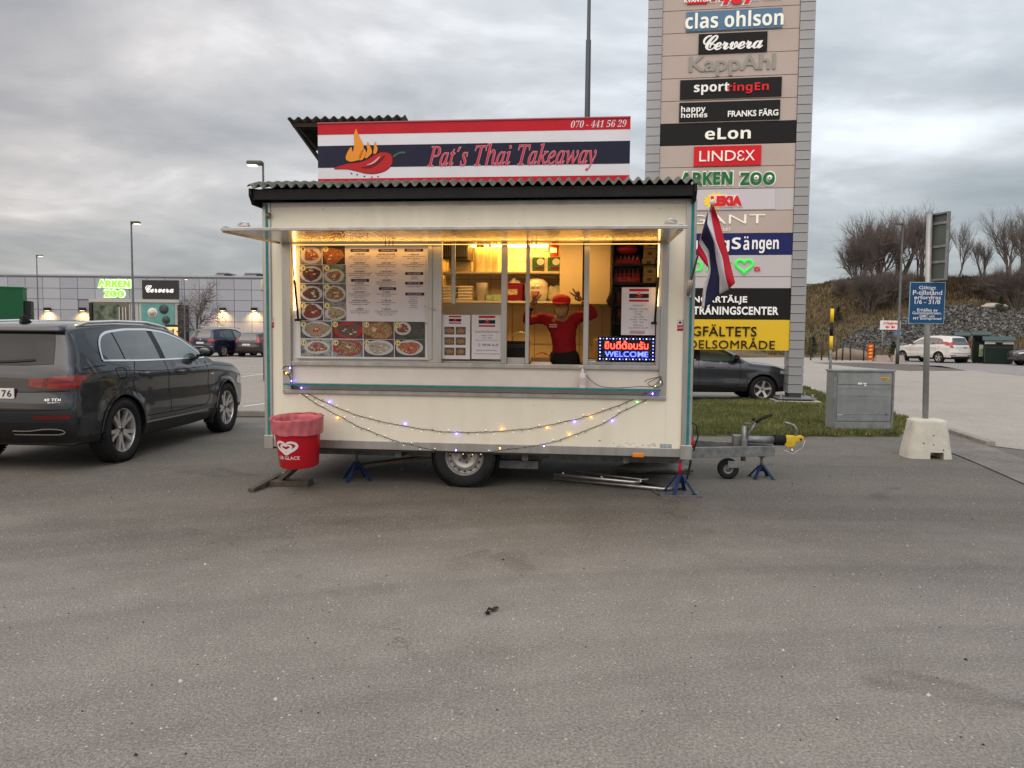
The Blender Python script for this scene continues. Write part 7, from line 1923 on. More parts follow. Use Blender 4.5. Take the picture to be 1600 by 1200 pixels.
b, *_r = tbox(5, 1059, 1221, 119.5, 150, BLK); tl(b, bs('sport'), 1084, 1135, 131, 149, WL); tl(b, bs('ringEn'), 1136, 1196, 130, 147, RDL)
b, *_r = tbox(6, 1058.5, 1218.5, 155.5, 186, BLK); tl(b, bs('happy'), 1064, 1099, 166.5, 178, WL); tl(b, bs('homes'), 1064, 1102, 176.5, 184.6, WL); tl(b, 'FRANKS FÄRG', 1137, 1212, 171.5, 183, WL, bold=0.02)
tl(pans[7], bs('eLon'), 1101.5, 1170.5, 200.5, 218, CRL, 0.026)
b, *_r = tbox(8, 1083, 1189, 226.5, 257.5, RDS); tl(b, 'LIND', 1092.5, 1148, 236.5, 252.5, WL); tl(b, 'Ɛ', 1151.5, 1161, 235.5, 251.5, WL); tl(b, 'X', 1163.5, 1177.5, 235, 251, WL)
for s, a, c in (('ARKEN', 1063, 1144), ('ZOO', 1156.5, 1210)):
    tl(pans[9], bs(s), a - 2, c + 2, 267.8, 291.5, WL, 0.027, bold=0.045, depth=0.01); tl(pans[9], bs(s), a, c, 269.5, 289.5, GRN, 0.014, bold=0.02)
for (x, y) in ((574, 55), (640, 55)):
    v = TP(*z6(x, y)); 
    e_ = MB().lathe([(0, -0.03), (0.05, -0.03), (0.055, -0.01)], 14, 'Y', (v.x, 0, v.z)).build('eye_mark', WL, pans[9]); MB().lathe([(0, -0.035), (0.018, -0.035), (0.018, -0.03)], 10, 'Y', (v.x - 0.012, 0, v.z - 0.005)).build('pupil', GRN, e_)
a = TP(1106, 314); mb = MB(); mb.prism([(TP(1119, 314).x + (0.24 if k % 2 else 0.30) * cos(k * pi / 14), TP(1119, 314).z + (0.15 if k % 2 else 0.2) * sin(k * pi / 14)) for k in range(28)], 0.012, 0.028)
mb.build('sun_mark', mat('mark_yellow', (0.85, 0.62, 0.05), 0.4, emit=(1, 0.8, 0.1), estr=0.1), pans[10])
MB().box(TP(1040, 310).x, TP(1211, 310).x, 0.018, 0.0285, zr[11] + 0.03, zr[10] - 0.02).build('inlay', mat('panel_lilac', (0.58, 0.56, 0.60), 0.4), pans[10])
tl(pans[10], 'LEKiA', 1109, 1161, 305.5, 323.5, WL, 0.004, bold=0.16, depth=0.01); tl(pans[10], 'LEKiA', 1110, 1160, 306.5, 322.5, RDL, -0.008, bold=0.08)
tl(pans[11], 'GANT', 1076, 1197, 336, 350, CRL, 0.026, depth=0.015, bold=-0.01); tl(pans[11], 'OUTLET', 1113, 1144, 356.5, 361, CRL, 0.026, depth=0.01)
tl(pans[12], bs('KungS'), 1066, 1160, 371.5, 395.5, WL, 0.026); tl(pans[12], bs('a'), 1161.5, 1173, 375, 390.5, WL, 0.026); tl(pans[12], '..', 1163, 1171.5, 369, 372.5, WL, 0.026).name = 'umlaut_dots'; tl(pans[12], bs('ngen'), 1175, 1219.5, 374.5, 395.5, WL, 0.026)
tl(pans[13], bs('APOTEK'), 1048, 1147, 408, 424, APG, 0.026)
hp = TP(1163, 415); hw_ = 0.185
mb = MB(); pts = []
for k in range(49):
    t_ = 2 * pi * k / 48; pts.append((hw_ * sin(t_) ** 3, hw_ * 0.9 * (13 * cos(t_) - 5 * cos(2 * t_) - 2 * cos(3 * t_) - cos(4 * t_)) / 16))
mb.tube([(hp.x + p[0], 0.02, hp.z + p[1]) for p in pts], 0.032, 6, cap=False); mb.build('heart_mark', APG, pans[13])
tl(pans[13], 'ICA', 1179, 1192, 416.5, 423.5, RDL, 0.026, bold=0.04)
tl(pans[15], 'NORRTÄLJE', 1083, 1172.5, 460.5, 475.5, WL, 0.026, bold=0.03, spacing=1.1); tl(pans[15], 'TRÄNINGSCENTER', 1083, 1222.5, 476, 491.5, WL, 0.026, bold=0.03, spacing=1.1)
tl(pans[16], 'FLYGFÄLTETS', 1047, 1189, 506, 524.5, BLK, 0.026, bold=0.008, spacing=1.05); tl(pans[16], 'HANDELSOMRÅDE', 1030, 1218.5, 526.5, 543.5, BLK, 0.026, bold=0.0, spacing=1.05)
# ------------------------------------------------------------------ retail building at the left
BLD_Y = 80.0
WALL = mat('cladding_grey', (0.35, 0.37, 0.41), 0.55, 0.1, 0.05, 0.5); WALLB = mat('cladding_joint', (0.27, 0.28, 0.31), 0.7)
BDK = mat('building_dark', (0.02, 0.02, 0.022), 0.5); BLT = mat('portal_pale', (0.42, 0.42, 0.41), 0.5)
bzt = at(200, 432, BLD_Y).z; bx0 = -72.0; bx1 = -14.0
bl = thing('retail_building', 'long low grey panelled retail building behind the car park on the left', 'building', (bx0, BLD_Y, 0))
Bw = bx1 - bx0
MB().box(0, Bw, 0.12, 30, 0, bzt).build('wall', WALLB, bl)
MB().box(-0.1, Bw + 0.1, -0.05, 30.1, bzt, bzt + 0.16).build('roof_edge', WALL, bl)
pw, ph = 1.80, 1.10
pm_ = [MB().box(0, pw - 0.05, 0, 0.115, 0, ph - 0.045).mesh('wall_panel', mat('cladding_%s' % n_, c_, 0.5, 0.1, 0.04, 0.5)) for n_, c_ in (('a', (0.34, 0.36, 0.40)), ('b', (0.37, 0.39, 0.43)), ('c', (0.32, 0.34, 0.38)))]
def bxp(px, py=500): return at(px, py, BLD_Y).x - bx0
porL, porR = bxp(147), bxp(284)
ptop = at(200, 472.5, BLD_Y).z
nrow = int(bzt / ph) + 1
for i in range(int(Bw / pw)):
    x = i * pw
    px_ = 800 + (bx0 + x) / BLD_Y * FPX
    if px_ < -45 or px_ > 640: continue
    for j in range(nrow):
        z = bzt - 0.15 - (j + 1) * ph
        if z < -0.5: continue
        if porL - pw < x < porR and z < ptop - 0.2: continue
        link('wall_panel', pm_[(i * 7 + j * 3) % 3 if (i + j) % 4 else 0], bl, (x, rnd.uniform(-0.004, 0.004), z))
# portal with windows and posters
MB().box(porL, porR, -0.6, 0.1, 0, ptop).build('portal', BLT, bl)
MB().box(porL - 0.1, porR + 0.1, -0.75, 0.0, ptop, ptop + 0.30).build('portal_canopy', BLT, bl)
for (a, b) in ((147, 151.5), (283.5, 295)): MB().box(bxp(a), bxp(b), -0.9, -0.61 if a < 200 else 0.05, 0, ptop - (0.25 if a > 200 else 0.1)).build('portal_pillar', BDK, bl)
def bw(name, pa, pb, ta, tb, m, y=-0.66, par=None):
    a = at((pa + pb) / 2, tb, BLD_Y); b = at((pa + pb) / 2, ta, BLD_Y)
    return MB().box(bxp(pa), bxp(pb), y, y + 0.05, a.z, b.z).build(name, m, par or bl)
wn = bw('shop_window', 153, 206, 472.5, 500, mat('shop_glass', (0.05, 0.065, 0.06), 0.08, var=0.8, vscale=0.6, spec=1.0))
bw('window_film', 153.5, 191, 476, 500, mat('window_film', (0.10, 0.125, 0.09), 0.4, var=0.9, vscale=1.4), -0.72, wn)
for k in (191.5, 197, 201.5): bw('mullion', k, k + 1.8, 480, 500, BLT, -0.76, wn)
po = bw('shop_poster', 226, 277, 474.5, 507, mat('poster_teal', (0.12, 0.30, 0.27), 0.5, var=0.12, vscale=1.2))
for (cx_, cy2, r_, m_) in ((243, 489, 7.5, WHITE), (243, 489, 5.8, mat('poster_cream', (0.45, 0.40, 0.33), 0.6, var=0.5, vscale=3)), (260.5, 483.5, 7.2, mat('poster_dark', (0.06, 0.07, 0.07), 0.6, var=0.4)), (264, 500, 6, MATS['poster_dark'])):
    q = at(cx_, cy2, BLD_Y); rr_ = r_ / FPX * BLD_Y
    MB().lathe([(0, -0.70 - 0.01 * (m_ is not WHITE) ), (rr_, -0.70 - 0.01 * (m_ is not WHITE)), (rr_, -0.66)], 20, 'Y', (q.x - bx0, 0, q.z)).build('printed_bowl', m_, po)
for k in (208.5, 215, 221): bw('panel_joint', k, k + 0.5, 472, 506, WALLB, -0.665)
SHOPL = mat('shop_lit_interior', (0.8, 0.6, 0.3), 0.5, emit=(1, 0.62, 0.2), estr=0.55, var=0.5, vscale=1.0)
lw = bw('lit_window', 262, 283, 511, 530, SHOPL)
for k in range(6): bw('shelf_goods', 264 + k * 3.2, 266 + k * 3.2, 513 + (k * 5) % 7, 519 + (k * 3) % 5, (BDK, CRL, TAIL)[k % 3], -0.70, lw)
bw('window_head', 226, 283, 507.5, 510.5, BDK)
# ventilation hoods on the roof
for k, (px, w_) in enumerate(((326, 1.1), (375, 1.5))):
    x = bxp(px); mb = MB().frust((x - w_ / 2, x + w_ / 2, 3, 6), (x - w_ * .42, x + w_ * .42, 3.3, 5.7), bzt + 0.17, bzt + 0.62); mb.build('roof_hood', mat('hood_grey', (0.2, 0.2, 0.21), 0.6), bl)
    MB().box(x - w_ / 2 + 0.2, x + w_ / 2 + 0.3, 3.2, 5.8, bzt + 0.62, bzt + 0.72).build('hood_lid', MATS['hood_grey'], bl)
# wall lamps with their pools of light
WLM = mat('wall_lamp_glow', (1, .8, .5), .5, emit=(1.0, 0.62, 0.25), estr=6)
for k, (px, lab) in enumerate(((76, 'leftmost wall lamp on the grey building'), (130.5, 'wall lamp on the grey building just left of the entrance'), (349, 'wall lamp on the grey building above the blue parked car'), (398, 'wall lamp on the grey building next to the trailer edge'))):
    q = at(px, 484, BLD_Y)
    t = thing('wall_lamp', lab, 'wall lamp', (q.x, BLD_Y - 0.12, q.z - 0.1), 0, 'wall lamps on the grey building')
    MB().box(-0.28, 0.28, -0.30, 0.11, 0, 0.32).build('housing', BDK, t, bev=0.03)
    MB().box(-0.2, 0.2, -0.25, -0.02, -0.02, -0.003).build('lamp_glass', WLM, t)
    ld = bpy.data.lights.new('wall_light', 'SPOT'); ld.energy = 420; ld.color = (1.0, 0.55, 0.2); ld.spot_size = R(125); ld.spot_blend = 0.9; ld.shadow_soft_size = 0.15
    o = bpy.data.objects.new('wall_light', ld); COL.objects.link(o); o.parent = t; o.location = (0, -0.35, -0.05); o.rotation_euler = (R(24), 0, 0)
# signs on the building
def bsign(name, label): 
    return thing(name, label, 'sign', (bx0, BLD_Y, 0))
ts = bsign('lit_shop_sign', 'glowing green two-line pet shop sign with white outline on the grey building')
LIME = mat('lime_lit', (0.2, 0.8, 0.05), 0.4, emit=(0.22, 1.0, 0.05), estr=1.0); HALO = mat('halo_lit', (0.8, 1, 0.7), 0.4, emit=(0.75, 1, 0.6), estr=0.9)
def bl_t(t, s, pa, pb, ta, tb, m, y, bold): 
    a = at((pa + pb) / 2, tb, BLD_Y); b = at((pa + pb) / 2, ta, BLD_Y)
    return letters('lettering', s, bxp(pa), bxp(pb), a.z, b.z, y, m, t, bold=bold, depth=0.08)
bl_t(ts, bs('ARKEN'), 154.5, 207, 436.5, 450.5, HALO, -0.02, 0.075); bl_t(ts, bs('ARKEN'), 156, 205.5, 438, 449, LIME, -0.12, 0.025)
bl_t(ts, bs('ZOO'), 164, 197.5, 452.5, 465.5, HALO, -0.02, 0.075); bl_t(ts, bs('ZOO'), 165.5, 196, 454, 464, LIME, -0.12, 0.025)
ts = bsign('dark_shop_sign', 'black shop sign with white script beside the glowing green sign')
a = at(252, 467, BLD_Y); b = at(252, 438, BLD_Y)
MB().box(bxp(224), bxp(280.5), -0.12, -0.01, a.z, b.z).build('board', mat('sign_charcoal', (0.035, 0.034, 0.035), 0.45), ts)
bl_t(ts, '𝓒𝓮𝓻𝓿𝓮𝓻𝓪', 229.5, 273.5, 446, 457.5, mat('script_white', (0.8, 0.8, 0.8), 0.4, emit=(1, 1, 1), estr=0.35), -0.13, 0.012)
# green block at the far left
GY = 62.0
q0 = at(-60, 450, GY); q1 = at(35.5, 450, GY)
t = thing('green_kiosk', 'plain dark green box building at the left edge behind the grey car', 'building', (q1.x, GY, 0), R(26))
q1.x, kx = q1.x, q1.x - q0.x; GW = kx
MB().box(-GW, 0, 0, 2.5, 0, q1.z).build('wall', mat('green_wall', (0.010, 0.085, 0.035), 0.5, var=0.06), t)
MB().box(-GW - 0.05, 0.05, -0.05, 2.55, q1.z, q1.z + 0.08).build('roof_edge', mat('green_edge', (0.02, 0.14, 0.07), 0.5), t)
MB().box(0.02, 0.50, 0.3, 2.2, 0, at(42, 470, GY).z).build('side_annex', BDK, t)
MB().box(-2.4, -1.0, -0.04, -0.003, 0, 2.1).build('door', mat('green_door', (0.008, 0.05, 0.025), 0.5), t)

# ------------------------------------------------------------------ lamp posts
POLE = mat('pole_grey', (0.10, 0.105, 0.11), 0.55, 0.4, var=0.2)
LG = mat('street_lamp_glow', (1, .9, .6), .4, emit=(1.0, 0.80, 0.36), estr=3.0)
def lamp_post(label, px, topy, Y, head=1, hw_=1.0, lit=True, r=0.075, hpx=None, two=False):
    p = at(px, topy, Y); b = at(px + (800 - px) * 0.007, 540, Y)
    h = p.z
    t = thing('street_lamp', label, 'street lamp', (p.x, Y, 0), 0, 'street lamps')
    MB().tube([(0, 0, 0), (0, 0, 1.2), (0, 0, 1.21), (0, 0, h)], [r * 1.35, r * 1.3, r, r * 0.6], 12).build('pole', POLE, t)
    mb = MB(); mb.box(min(0, head * hw_), max(0, head * hw_), -0.14, 0.14, h - 0.02, h + 0.10)
    hd = mb.build('lamp_head', POLE, t, bev=0.04)
    MB().box(min(head * hw_ * 0.4, head * hw_ * 0.95), max(head * hw_ * 0.4, head * hw_ * 0.95), -0.10, 0.10, h - 0.05, h - 0.022).build('lamp_glass', LG if lit else mat('lamp_glass_off', (0.3, 0.3, 0.3), 0.3), hd)
    return t
lamp_post('small distant lit street lamp near the left edge', 57, 400, 70, 1, 0.55, r=0.07)
lamp_post('tall lit street lamp rising behind the roof of the near grey car', 205, 349, 38, 1, 0.42, r=0.065)
lamp_post('thin pale lit lamp right of the dark shop sign', 287.5, 436, 66, 1, 0.25, r=0.06)
lamp_post('lit street lamp peeking over the left end of the trailer roof', 411, 257, 24, -1, 0.48, r=0.05)
lamp_post('thin far lamp post just right of the sign tower', 1259, 424, 45, -1, 0.35, lit=False, r=0.05)
lamp_post('slim grey lamp post left of the blue parking sign', 1411, 351, 44, -1, 0.45, lit=False, r=0.075)
p = at(920.5, 0, 19.0)
t = thing('flag_pole', 'tall dark pole rising behind the trailer roof out of the picture', 'pole', (p.x, 19.0, 0))
MB().tube([(0, 0, 0), (0, 0, 8.6), (0, 0, 8.62), (0, 0, 12)], [0.085, 0.062, 0.045, 0.035], 14).build('shaft', mat('pole_dark', (0.07, 0.08, 0.085), 0.5, 0.4), t)
MB().lathe([(0.0, 0), (0.05, 0.02), (0.05, 0.08), (0.0, 0.12)], 12, 'Z', (0, 0, 12)).build('cap', POLE, t)

# small birch in front of the building and the tree top over the roof edge
p = at(309, 428, 60); b = at(309, 545, 60)
tree('birch', 'thin leafless birch in front of the grey building right of its entrance', 3, p.x, 60, 0, p.z / 6, 0.4, None, 0.9)
p = at(405, 424, 105)
tree('bare_tree', 'leafless tree top just showing over the building roof beside the trailer', 2, p.x + 1.5, 105, 0, p.z / 10, 0.9, None)

# ------------------------------------------------------------------ near grey SUV
PGREY = mat('paint_dark_grey', (0.020, 0.024, 0.030), 0.28, 0.3, coat=1.0, var=0.04)
rw_, fw_ = gnd(183, 721), gnd(356, 671)
hd_v = (fw_ - rw_); ang = atan2(hd_v.y, hd_v.x)
c1_ = lift(q5_spec()); c1_['mirror_mat'] = BLACK; c1_['wr'] = 0.375; c1_['rear_glass'] = RGL
sc1 = 1.0
# contact patch of the right-hand wheels -> car origin at rear centre
rt = Vector((sin(ang), -cos(ang), 0))
org = rw_ - rt * (c1_['W'] / 2 - 0.12) - Vector((cos(ang), sin(ang), 0)) * c1_['wheels'][0]
car = Car('suv', 'dark grey estate SUV parked left of the trailer, cut off by the left edge', (org.x, org.y, 0), ang, c1_, PGREY)
std_car(car, c1_); put_wheels(car, 'twin', 0.235, rr=0.262)
# rear lamps, wrapping round the corner
for sd in (-1, 1):
    A = [(sd * 0.40, 1.015), (sd * 0.60, 1.03), (sd * 0.74, 1.04), (sd * 0.865, 1.05)]; B = [(sd * 0.40, 0.945), (sd * 0.50, 0.925), (sd * 0.70, 0.912), (sd * 0.865, 0.92)]
    tl_ = car.patch('tail_lamp', A, B, TAIL, 'R', 1, 0.008, 18, 6)
    car.patch('tail_lamp_band', [(sd * 0.44, 0.98), (sd * 0.85, 1.0)], [(sd * 0.44, 0.965), (sd * 0.85, 0.983)], TAILD, 'R', 1, 0.012, 16, 2, parent=tl_)
    car.patch('tail_lamp_band', [(sd * 0.56, 1.025), (sd * 0.60, 1.027)], [(sd * 0.54, 0.93), (sd * 0.58, 0.93)], TAILD, 'R', 1, 0.012, 4, 4, parent=tl_)
    car.patch('tail_lamp', [(0.10, 1.05), (0.20, 1.055)], [(0.10, 0.92), (0.17, 0.93)], TAIL, 'S', sd, 0.007, 12, 6)
    car.patch('reflector', [(sd * 0.45, 0.63), (sd * 0.82, 0.64)], [(sd * 0.47, 0.59), (sd * 0.82, 0.59)], TAILD, 'R', 1, 0.006, 14, 3)
    car.ribbon('exhaust_trim', [(sd * 0.20, 0.465), (sd * 0.42, 0.465), (sd * 0.52, 0.49), (sd * 0.74, 0.485), (sd * 0.78, 0.455), (sd * 0.74, 0.425), (sd * 0.20, 0.425)], 0.014, CHROME, 'R', 1, 0.010)
    car.patch('exhaust_insert', [(sd * 0.20, 0.46), (sd * 0.75, 0.475)], [(sd * 0.20, 0.43), (sd * 0.75, 0.432)], SEAM, 'R', 1, 0.005, 12, 2)
    # roof rails, sill strip, fender mark
    pts_ = [(0.55, 0.60, 1.60), (0.75, 0.615, 1.66), (1.3, 0.62, 1.70), (2.0, 0.62, 1.69), (2.5, 0.605, 1.63), (2.75, 0.60, 1.53)]
    q_ = []
    for (x, y, z) in pts_:
        h_ = car.bvh.ray_cast(Vector((x, y * sd, 3)), Vector((0, 0, -1))); q_.append(Vector((x, y * sd, h_[0].z + (0.035 if 0.6 < x < 2.7 else 0.004))))
    MB().tube([q_[0]] + [q_[i].lerp(q_[i + 1], k / 3) for i in range(5) for k in range(1, 4)], 0.019, 10).build('roof_rail', CHROME, car.t)
    car.ribbon('sill_strip', [(1.36, 0.42), (2.3, 0.415), (3.05, 0.42)], 0.022, mat('satin_strip', (0.35, 0.35, 0.36), 0.35, 0.8), 'S', sd, 0.008)
    car.ribbon('shoulder_line', [(0.45, 1.06), (0.93, 1.08), (1.6, 1.04), (2.6, 1.03), (3.4, 1.045), (4.2, 0.99)], 0.008, SEAM, 'S', sd, 0.0015)
    car.patch('fender_badge', [(3.20, 0.935), (3.30, 0.932)], [(3.20, 0.915), (3.30, 0.912)], CHROME, 'S', sd, 0.005, 3, 1)
    for wx in c1_['wheels']:
        pa_ = [(wx + 0.435 * cos(a_), c1_['wr'] + 0.435 * sin(a_)) for a_ in [pi * (0.02 + 0.96 * k / 24) for k in range(25)]]
        car.ribbon('arch_lip', pa_, 0.024, PGREY, 'S', sd, 0.010)
    MB().box(3.22, 3.25, sd * 0.80, sd * 0.93, 0.20, 0.42).build('mud_flap', RUB, car.t) if sd > 0 else MB().box(3.22, 3.25, -0.93, -0.80, 0.20, 0.42).build('mud_flap', RUB, car.t)
    car.patch('headlamp', [(4.25, 0.86), (4.5, 0.78)], [(4.2, 0.74), (4.5, 0.68)], LAMPG, 'S', sd, 0.006, 6, 4)
car.ribbon('tailgate_seam', [(-0.86, 0.895), (-0.5, 0.88), (0.5, 0.88), (0.86, 0.895)], 0.010, SEAM, 'R', 1, 0.002)
car.ribbon('tailgate_seam', [(-0.88, 0.70), (-0.5, 0.685), (0.5, 0.685), (0.88, 0.70)], 0.008, SEAM, 'R', 1, 0.002)
car.patch('spoiler', [(-0.60, 1.555), (0.60, 1.555)], [(-0.62, 1.505), (0.62, 1.505)], PGREY, 'R', 1, 0.035, 20, 3, thick=0.02)
car.patch('bumper_clad', [(-0.86, 0.55), (0.86, 0.55)], [(-0.84, 0.36), (0.84, 0.36)], PLB, 'R', 1, 0.003, 26, 5)
pr = thing  # licence plate
pp = car.hit((-2, -0.02, 0.86), (1, 0, 0), 0.012)
pq = MB().box(-0.012, 0.0, -0.26, 0.26, -0.055, 0.055).build('number_plate', PLATE, car.t, loc=(pp.x, 0.0, 0.865), bev=0.003)
# the plate's last two digits are all the photo shows
vs_, fs2, a0, a1, b0, b1 = text_mesh('76', 0.02, 0, 1.1, 3, 0.0, 1.0)
mb = MB(); mb.add([(-0.0132, lerp(-0.125, -0.235, (v.x - a0) / (a1 - a0)), lerp(-0.037, 0.037, (v.y - b0) / (b1 - b0))) for v in vs_], fs2, False); mb.build('plate_digits', INK, pq, fix=False)
def rear_text(s, y0, y1, z0, z1, m, bold=0.0, shear=0.0):
    vs_, fs2, a0, a1, b0, b1 = text_mesh(s, bold, shear, 1.0, 3, 0.0, 1.0); out = []
    for v in vs_:
        y = lerp(y0, y1, (v.x - a0) / (a1 - a0)); z = lerp(z0, z1, (v.y - b0) / (b1 - b0)); out.append(car.hit((-2, y, z), (1, 0, 0), 0.008))
    mb = MB(); mb.add(out, fs2, False); return mb.build('badge_lettering', m, car.t, fix=False)
rear_text('40 TDI', -0.57, -0.73, 0.785, 0.812, CHROME, 0.0)
rear_text('quattro', -0.61, -0.73, 0.762, 0.774, CHROME, 0.0, 0.2)
h_ = car.bvh.ray_cast(Vector((0.62, 0, 3)), Vector((0, 0, -1)))
mb = MB(); mb.prism([(0.50, h_[0].z - 0.01), (0.72, h_[0].z - 0.005), (0.66, h_[0].z + 0.02), (0.58, h_[0].z + 0.075), (0.53, h_[0].z + 0.08), (0.52, h_[0].z + 0.02)], -0.022, 0.022); mb.build('roof_antenna', BLACK, car.t, bev=0.012)
car.ribbon('rear_wiper', [(0.0, 1.19), (-0.22, 1.20), (-0.42, 1.215)], 0.02, BLACK, 'R', 1, 0.016)

# ------------------------------------------------------------------ the other cars
def quick_car(name, label, org, ang, sp, paint, style='star', glass=GLC, detail=1, sides=(-1, 1), chrome=False, lamps='wide', plate=True):
    c = Car(name, label, (org.x, org.y, 0), ang, sp, paint)
    std_car(c, sp, glass, chrome, detail, sides); put_wheels(c, style, 0.21)
    H = max(p[1] for p in sp['prof']); kz = (H - 0.2) / 1.455; g = lambda z: 0.2 + (z - 0.2) * kz; hw = sp['W'] / 2
    for sd in (-1, 1):
        if lamps == 'tall':
            c.patch('tail_lamp', [(sd * hw * 0.80, g(1.32)), (sd * hw * 0.84, g(1.32))], [(sd * hw * 0.68, g(0.93)), (sd * hw * 0.90, g(0.93))], TAILB, 'R', 1, 0.010, 8, 8)
            c.patch('tail_lamp', [(0.22, g(1.28)), (0.27, g(1.26))], [(0.08, g(0.93)), (0.16, g(0.93))], TAILB, 'S', sd, 0.008, 6, 8)
        else:
            c.patch('tail_lamp', [(sd * hw * 0.52, g(0.98)), (sd * hw * 0.90, g(1.0))], [(sd * hw * 0.55, g(0.86)), (sd * hw * 0.90, g(0.86))], TAILB, 'R', 1, 0.010, 10, 5)
            c.patch('tail_lamp', [(0.10, g(1.0)), (0.26, g(1.0))], [(0.10, g(0.86)), (0.20, g(0.88))], TAILB, 'S', sd, 0.008, 8, 5)
        c.patch('headlamp', [(sp['L'] * 0.905, g(0.86)), (sp['L'] * 0.965, g(0.80))], [(sp['L'] * 0.90, g(0.78)), (sp['L'] * 0.96, g(0.70))], LAMPG, 'S', sd, 0.006, 8, 4)
        c.patch('rear_reflector', [(sd * hw * 0.5, g(0.50)), (sd * hw * 0.9, g(0.50))], [(sd * hw * 0.5, g(0.46)), (sd * hw * 0.9, g(0.46))], TAILD, 'R', 1, 0.006, 8, 2)
    c.ribbon('tailgate_seam', [(-hw * .9, g(0.62)), (0, g(0.60)), (hw * .9, g(0.62))], 0.02, SEAM, 'R', 1, 0.003)
    if plate:
        h = c.hit((-2, 0, g(0.80)), (1, 0, 0), 0.012)
        MB().box(-0.01, 0.0, -0.26, 0.26, -0.055, 0.055).build('number_plate', PLATE, c.t, loc=h)
    return c, g
TAILB = mat('tail_lamp_bright', (0.26, 0.010, 0.014), 0.2, coat=1.0, emit=(1, 0.04, 0.04), estr=0.05)
# blue SUV seen from behind, turned slightly so that its right side shows
s2_ = small_spec(4.80, 1.94, 1.72, 0.36); 
o_ = gnd(312, 557.5); 
cB, g = quick_car('suv', 'dark blue SUV parked in front of the grey building, seen from behind', Vector((o_.x + 0.1, 45.2, 0)), R(72), s2_, mat('paint_navy', (0.008, 0.012, 0.036), 0.25, 0.3, coat=1.0))
cB.ribbon('bumper_trim', [(-0.85, g(0.60)), (0.85, g(0.60))], 0.035, CHROME, 'R', 1, 0.012)
for sd in (-1, 1): MB().tube([(0.9, sd * 0.62, 1.76), (2.2, sd * 0.63, 1.78), (2.9, sd * 0.60, 1.70)], 0.022, 6).build('roof_rail', CHROME, cB.t)
h = cB.hit((-2, 0, g(0.95)), (1, 0, 0), 0.01); MB().lathe([(0.06, -0.01), (0.075, -0.01), (0.075, 0.0)], 20, 'X', h).build('round_badge', CHROME, cB.t)
s3_ = small_spec(4.2, 1.78, 1.50, 0.315)
o_ = gnd(391, 557)
cD, g = quick_car('hatchback', 'small dark hatchback seen from behind, partly hidden by the trailer edge', Vector((o_.x + 0.25, 45.4, 0)), R(78), s3_, mat('paint_black_brown', (0.030, 0.028, 0.028), 0.3, 0.3, coat=1.0), lamps='tall')
s4_ = small_spec(4.5, 1.80, 1.48, 0.315)
o_ = at(372, 530, 54)
cE, g = quick_car('parked_car', 'silver car roof showing between the blue SUV and the dark hatchback', Vector((o_.x, 52.5, 0)), R(85), s4_, mat('paint_silver', (0.30, 0.32, 0.32), 0.3, 0.5, coat=1.0), detail=0)
# dark hatchback behind the tower, side on, nose to the right
s5_ = small_spec(3.98, 1.74, 1.42, 0.305, wheels=(0.72, 3.19)); s5_['front_glass'] = GLC2
wv = gnd(1190, 628)
frx = wv.x + 0.79
o5 = Vector((frx - 3.98, wv.y + 0.80, 0))
cF, g = quick_car('hatchback', 'dark grey hatchback behind the sign tower, nose to the right, side on', o5, R(-1.5), s5_, mat('paint_slate', (0.050, 0.055, 0.065), 0.28, 0.4, coat=1.0), chrome=False)
# white SUV
s6_ = small_spec(4.55, 1.82, 1.68, 0.34)
o_ = gnd(1480, 567)
cG, g = quick_car('suv', 'white SUV seen from behind beside the green recycling containers', Vector((o_.x + 0.35, 46.2, 0)), R(108), s6_, mat('paint_white', (0.62, 0.61, 0.58), 0.3, 0, coat=1.0), lamps='tall')
cG.patch('bumper_clad', [(-0.86, 0.42), (0.86, 0.42)], [(-0.84, 0.30), (0.84, 0.30)], PLB, 'R', 1, 0.004, 16, 3)
cG.ribbon('chrome_bar', [(-0.42, g(0.93)), (0.42, g(0.93))], 0.05, CHROME, 'R', 1, 0.012)
# nose of a car at the right edge
s7_ = small_spec(4.4, 1.80, 1.50, 0.32)
o_ = gnd(1602, 573)
cH, g = quick_car('parked_car', 'dark car just entering the picture at the right edge', Vector((o_.x + 0.9, o_.y + 1.2, 0)), R(168), s7_, mat('paint_dim', (0.05, 0.05, 0.055), 0.3, 0.3, coat=1.0), detail=0)
cH.t.location = at(1592, 570, o_.y + 1.0) * 1.0; cH.t.location.z = 0
cH.t.location.x += 4.35; 

# ------------------------------------------------------------------ roadside things on the right
# utility cabinet
ca, cb_ = gnd(1297, 676), gnd(1391, 674)
t = thing('utility_cabinet', 'grey metal utility cabinet on the verge with a yellow sticker and tape', 'cabinet', (ca.x + 0.02, ca.y, 0), R(2.5))
CAB = mat('cabinet_grey', (0.24, 0.26, 0.26), 0.5, 0.25, var=0.18, vscale=3, dirt=0.55, dirtcol=(0.11, 0.12, 0.12), bump=0.08, bscale=14)
Cw = (cb_.x - ca.x) * 0.92; Ch = at(1344, 578, ca.y).z
MB().box(0, Cw, 0, 0.24, 0, Ch - 0.03).build('body', CAB, t, bev=0.006)
MB().box(-0.015, Cw + 0.015, -0.02, 0.26, Ch - 0.03, Ch).build('lid', CAB, t, bev=0.006)
MB().box(0.07, Cw - 0.05, -0.012, -0.001, 0.19, Ch - 0.25).build('door', CAB, t, bev=0.003)
MB().box(0.07, Cw - 0.05, -0.012, -0.001, Ch - 0.235, Ch - 0.06).build('door', CAB, t, bev=0.003)
MB().box(0.05, Cw - 0.02, -0.010, -0.001, 0.02, 0.17).build('plinth_panel', CAB, t, bev=0.003)
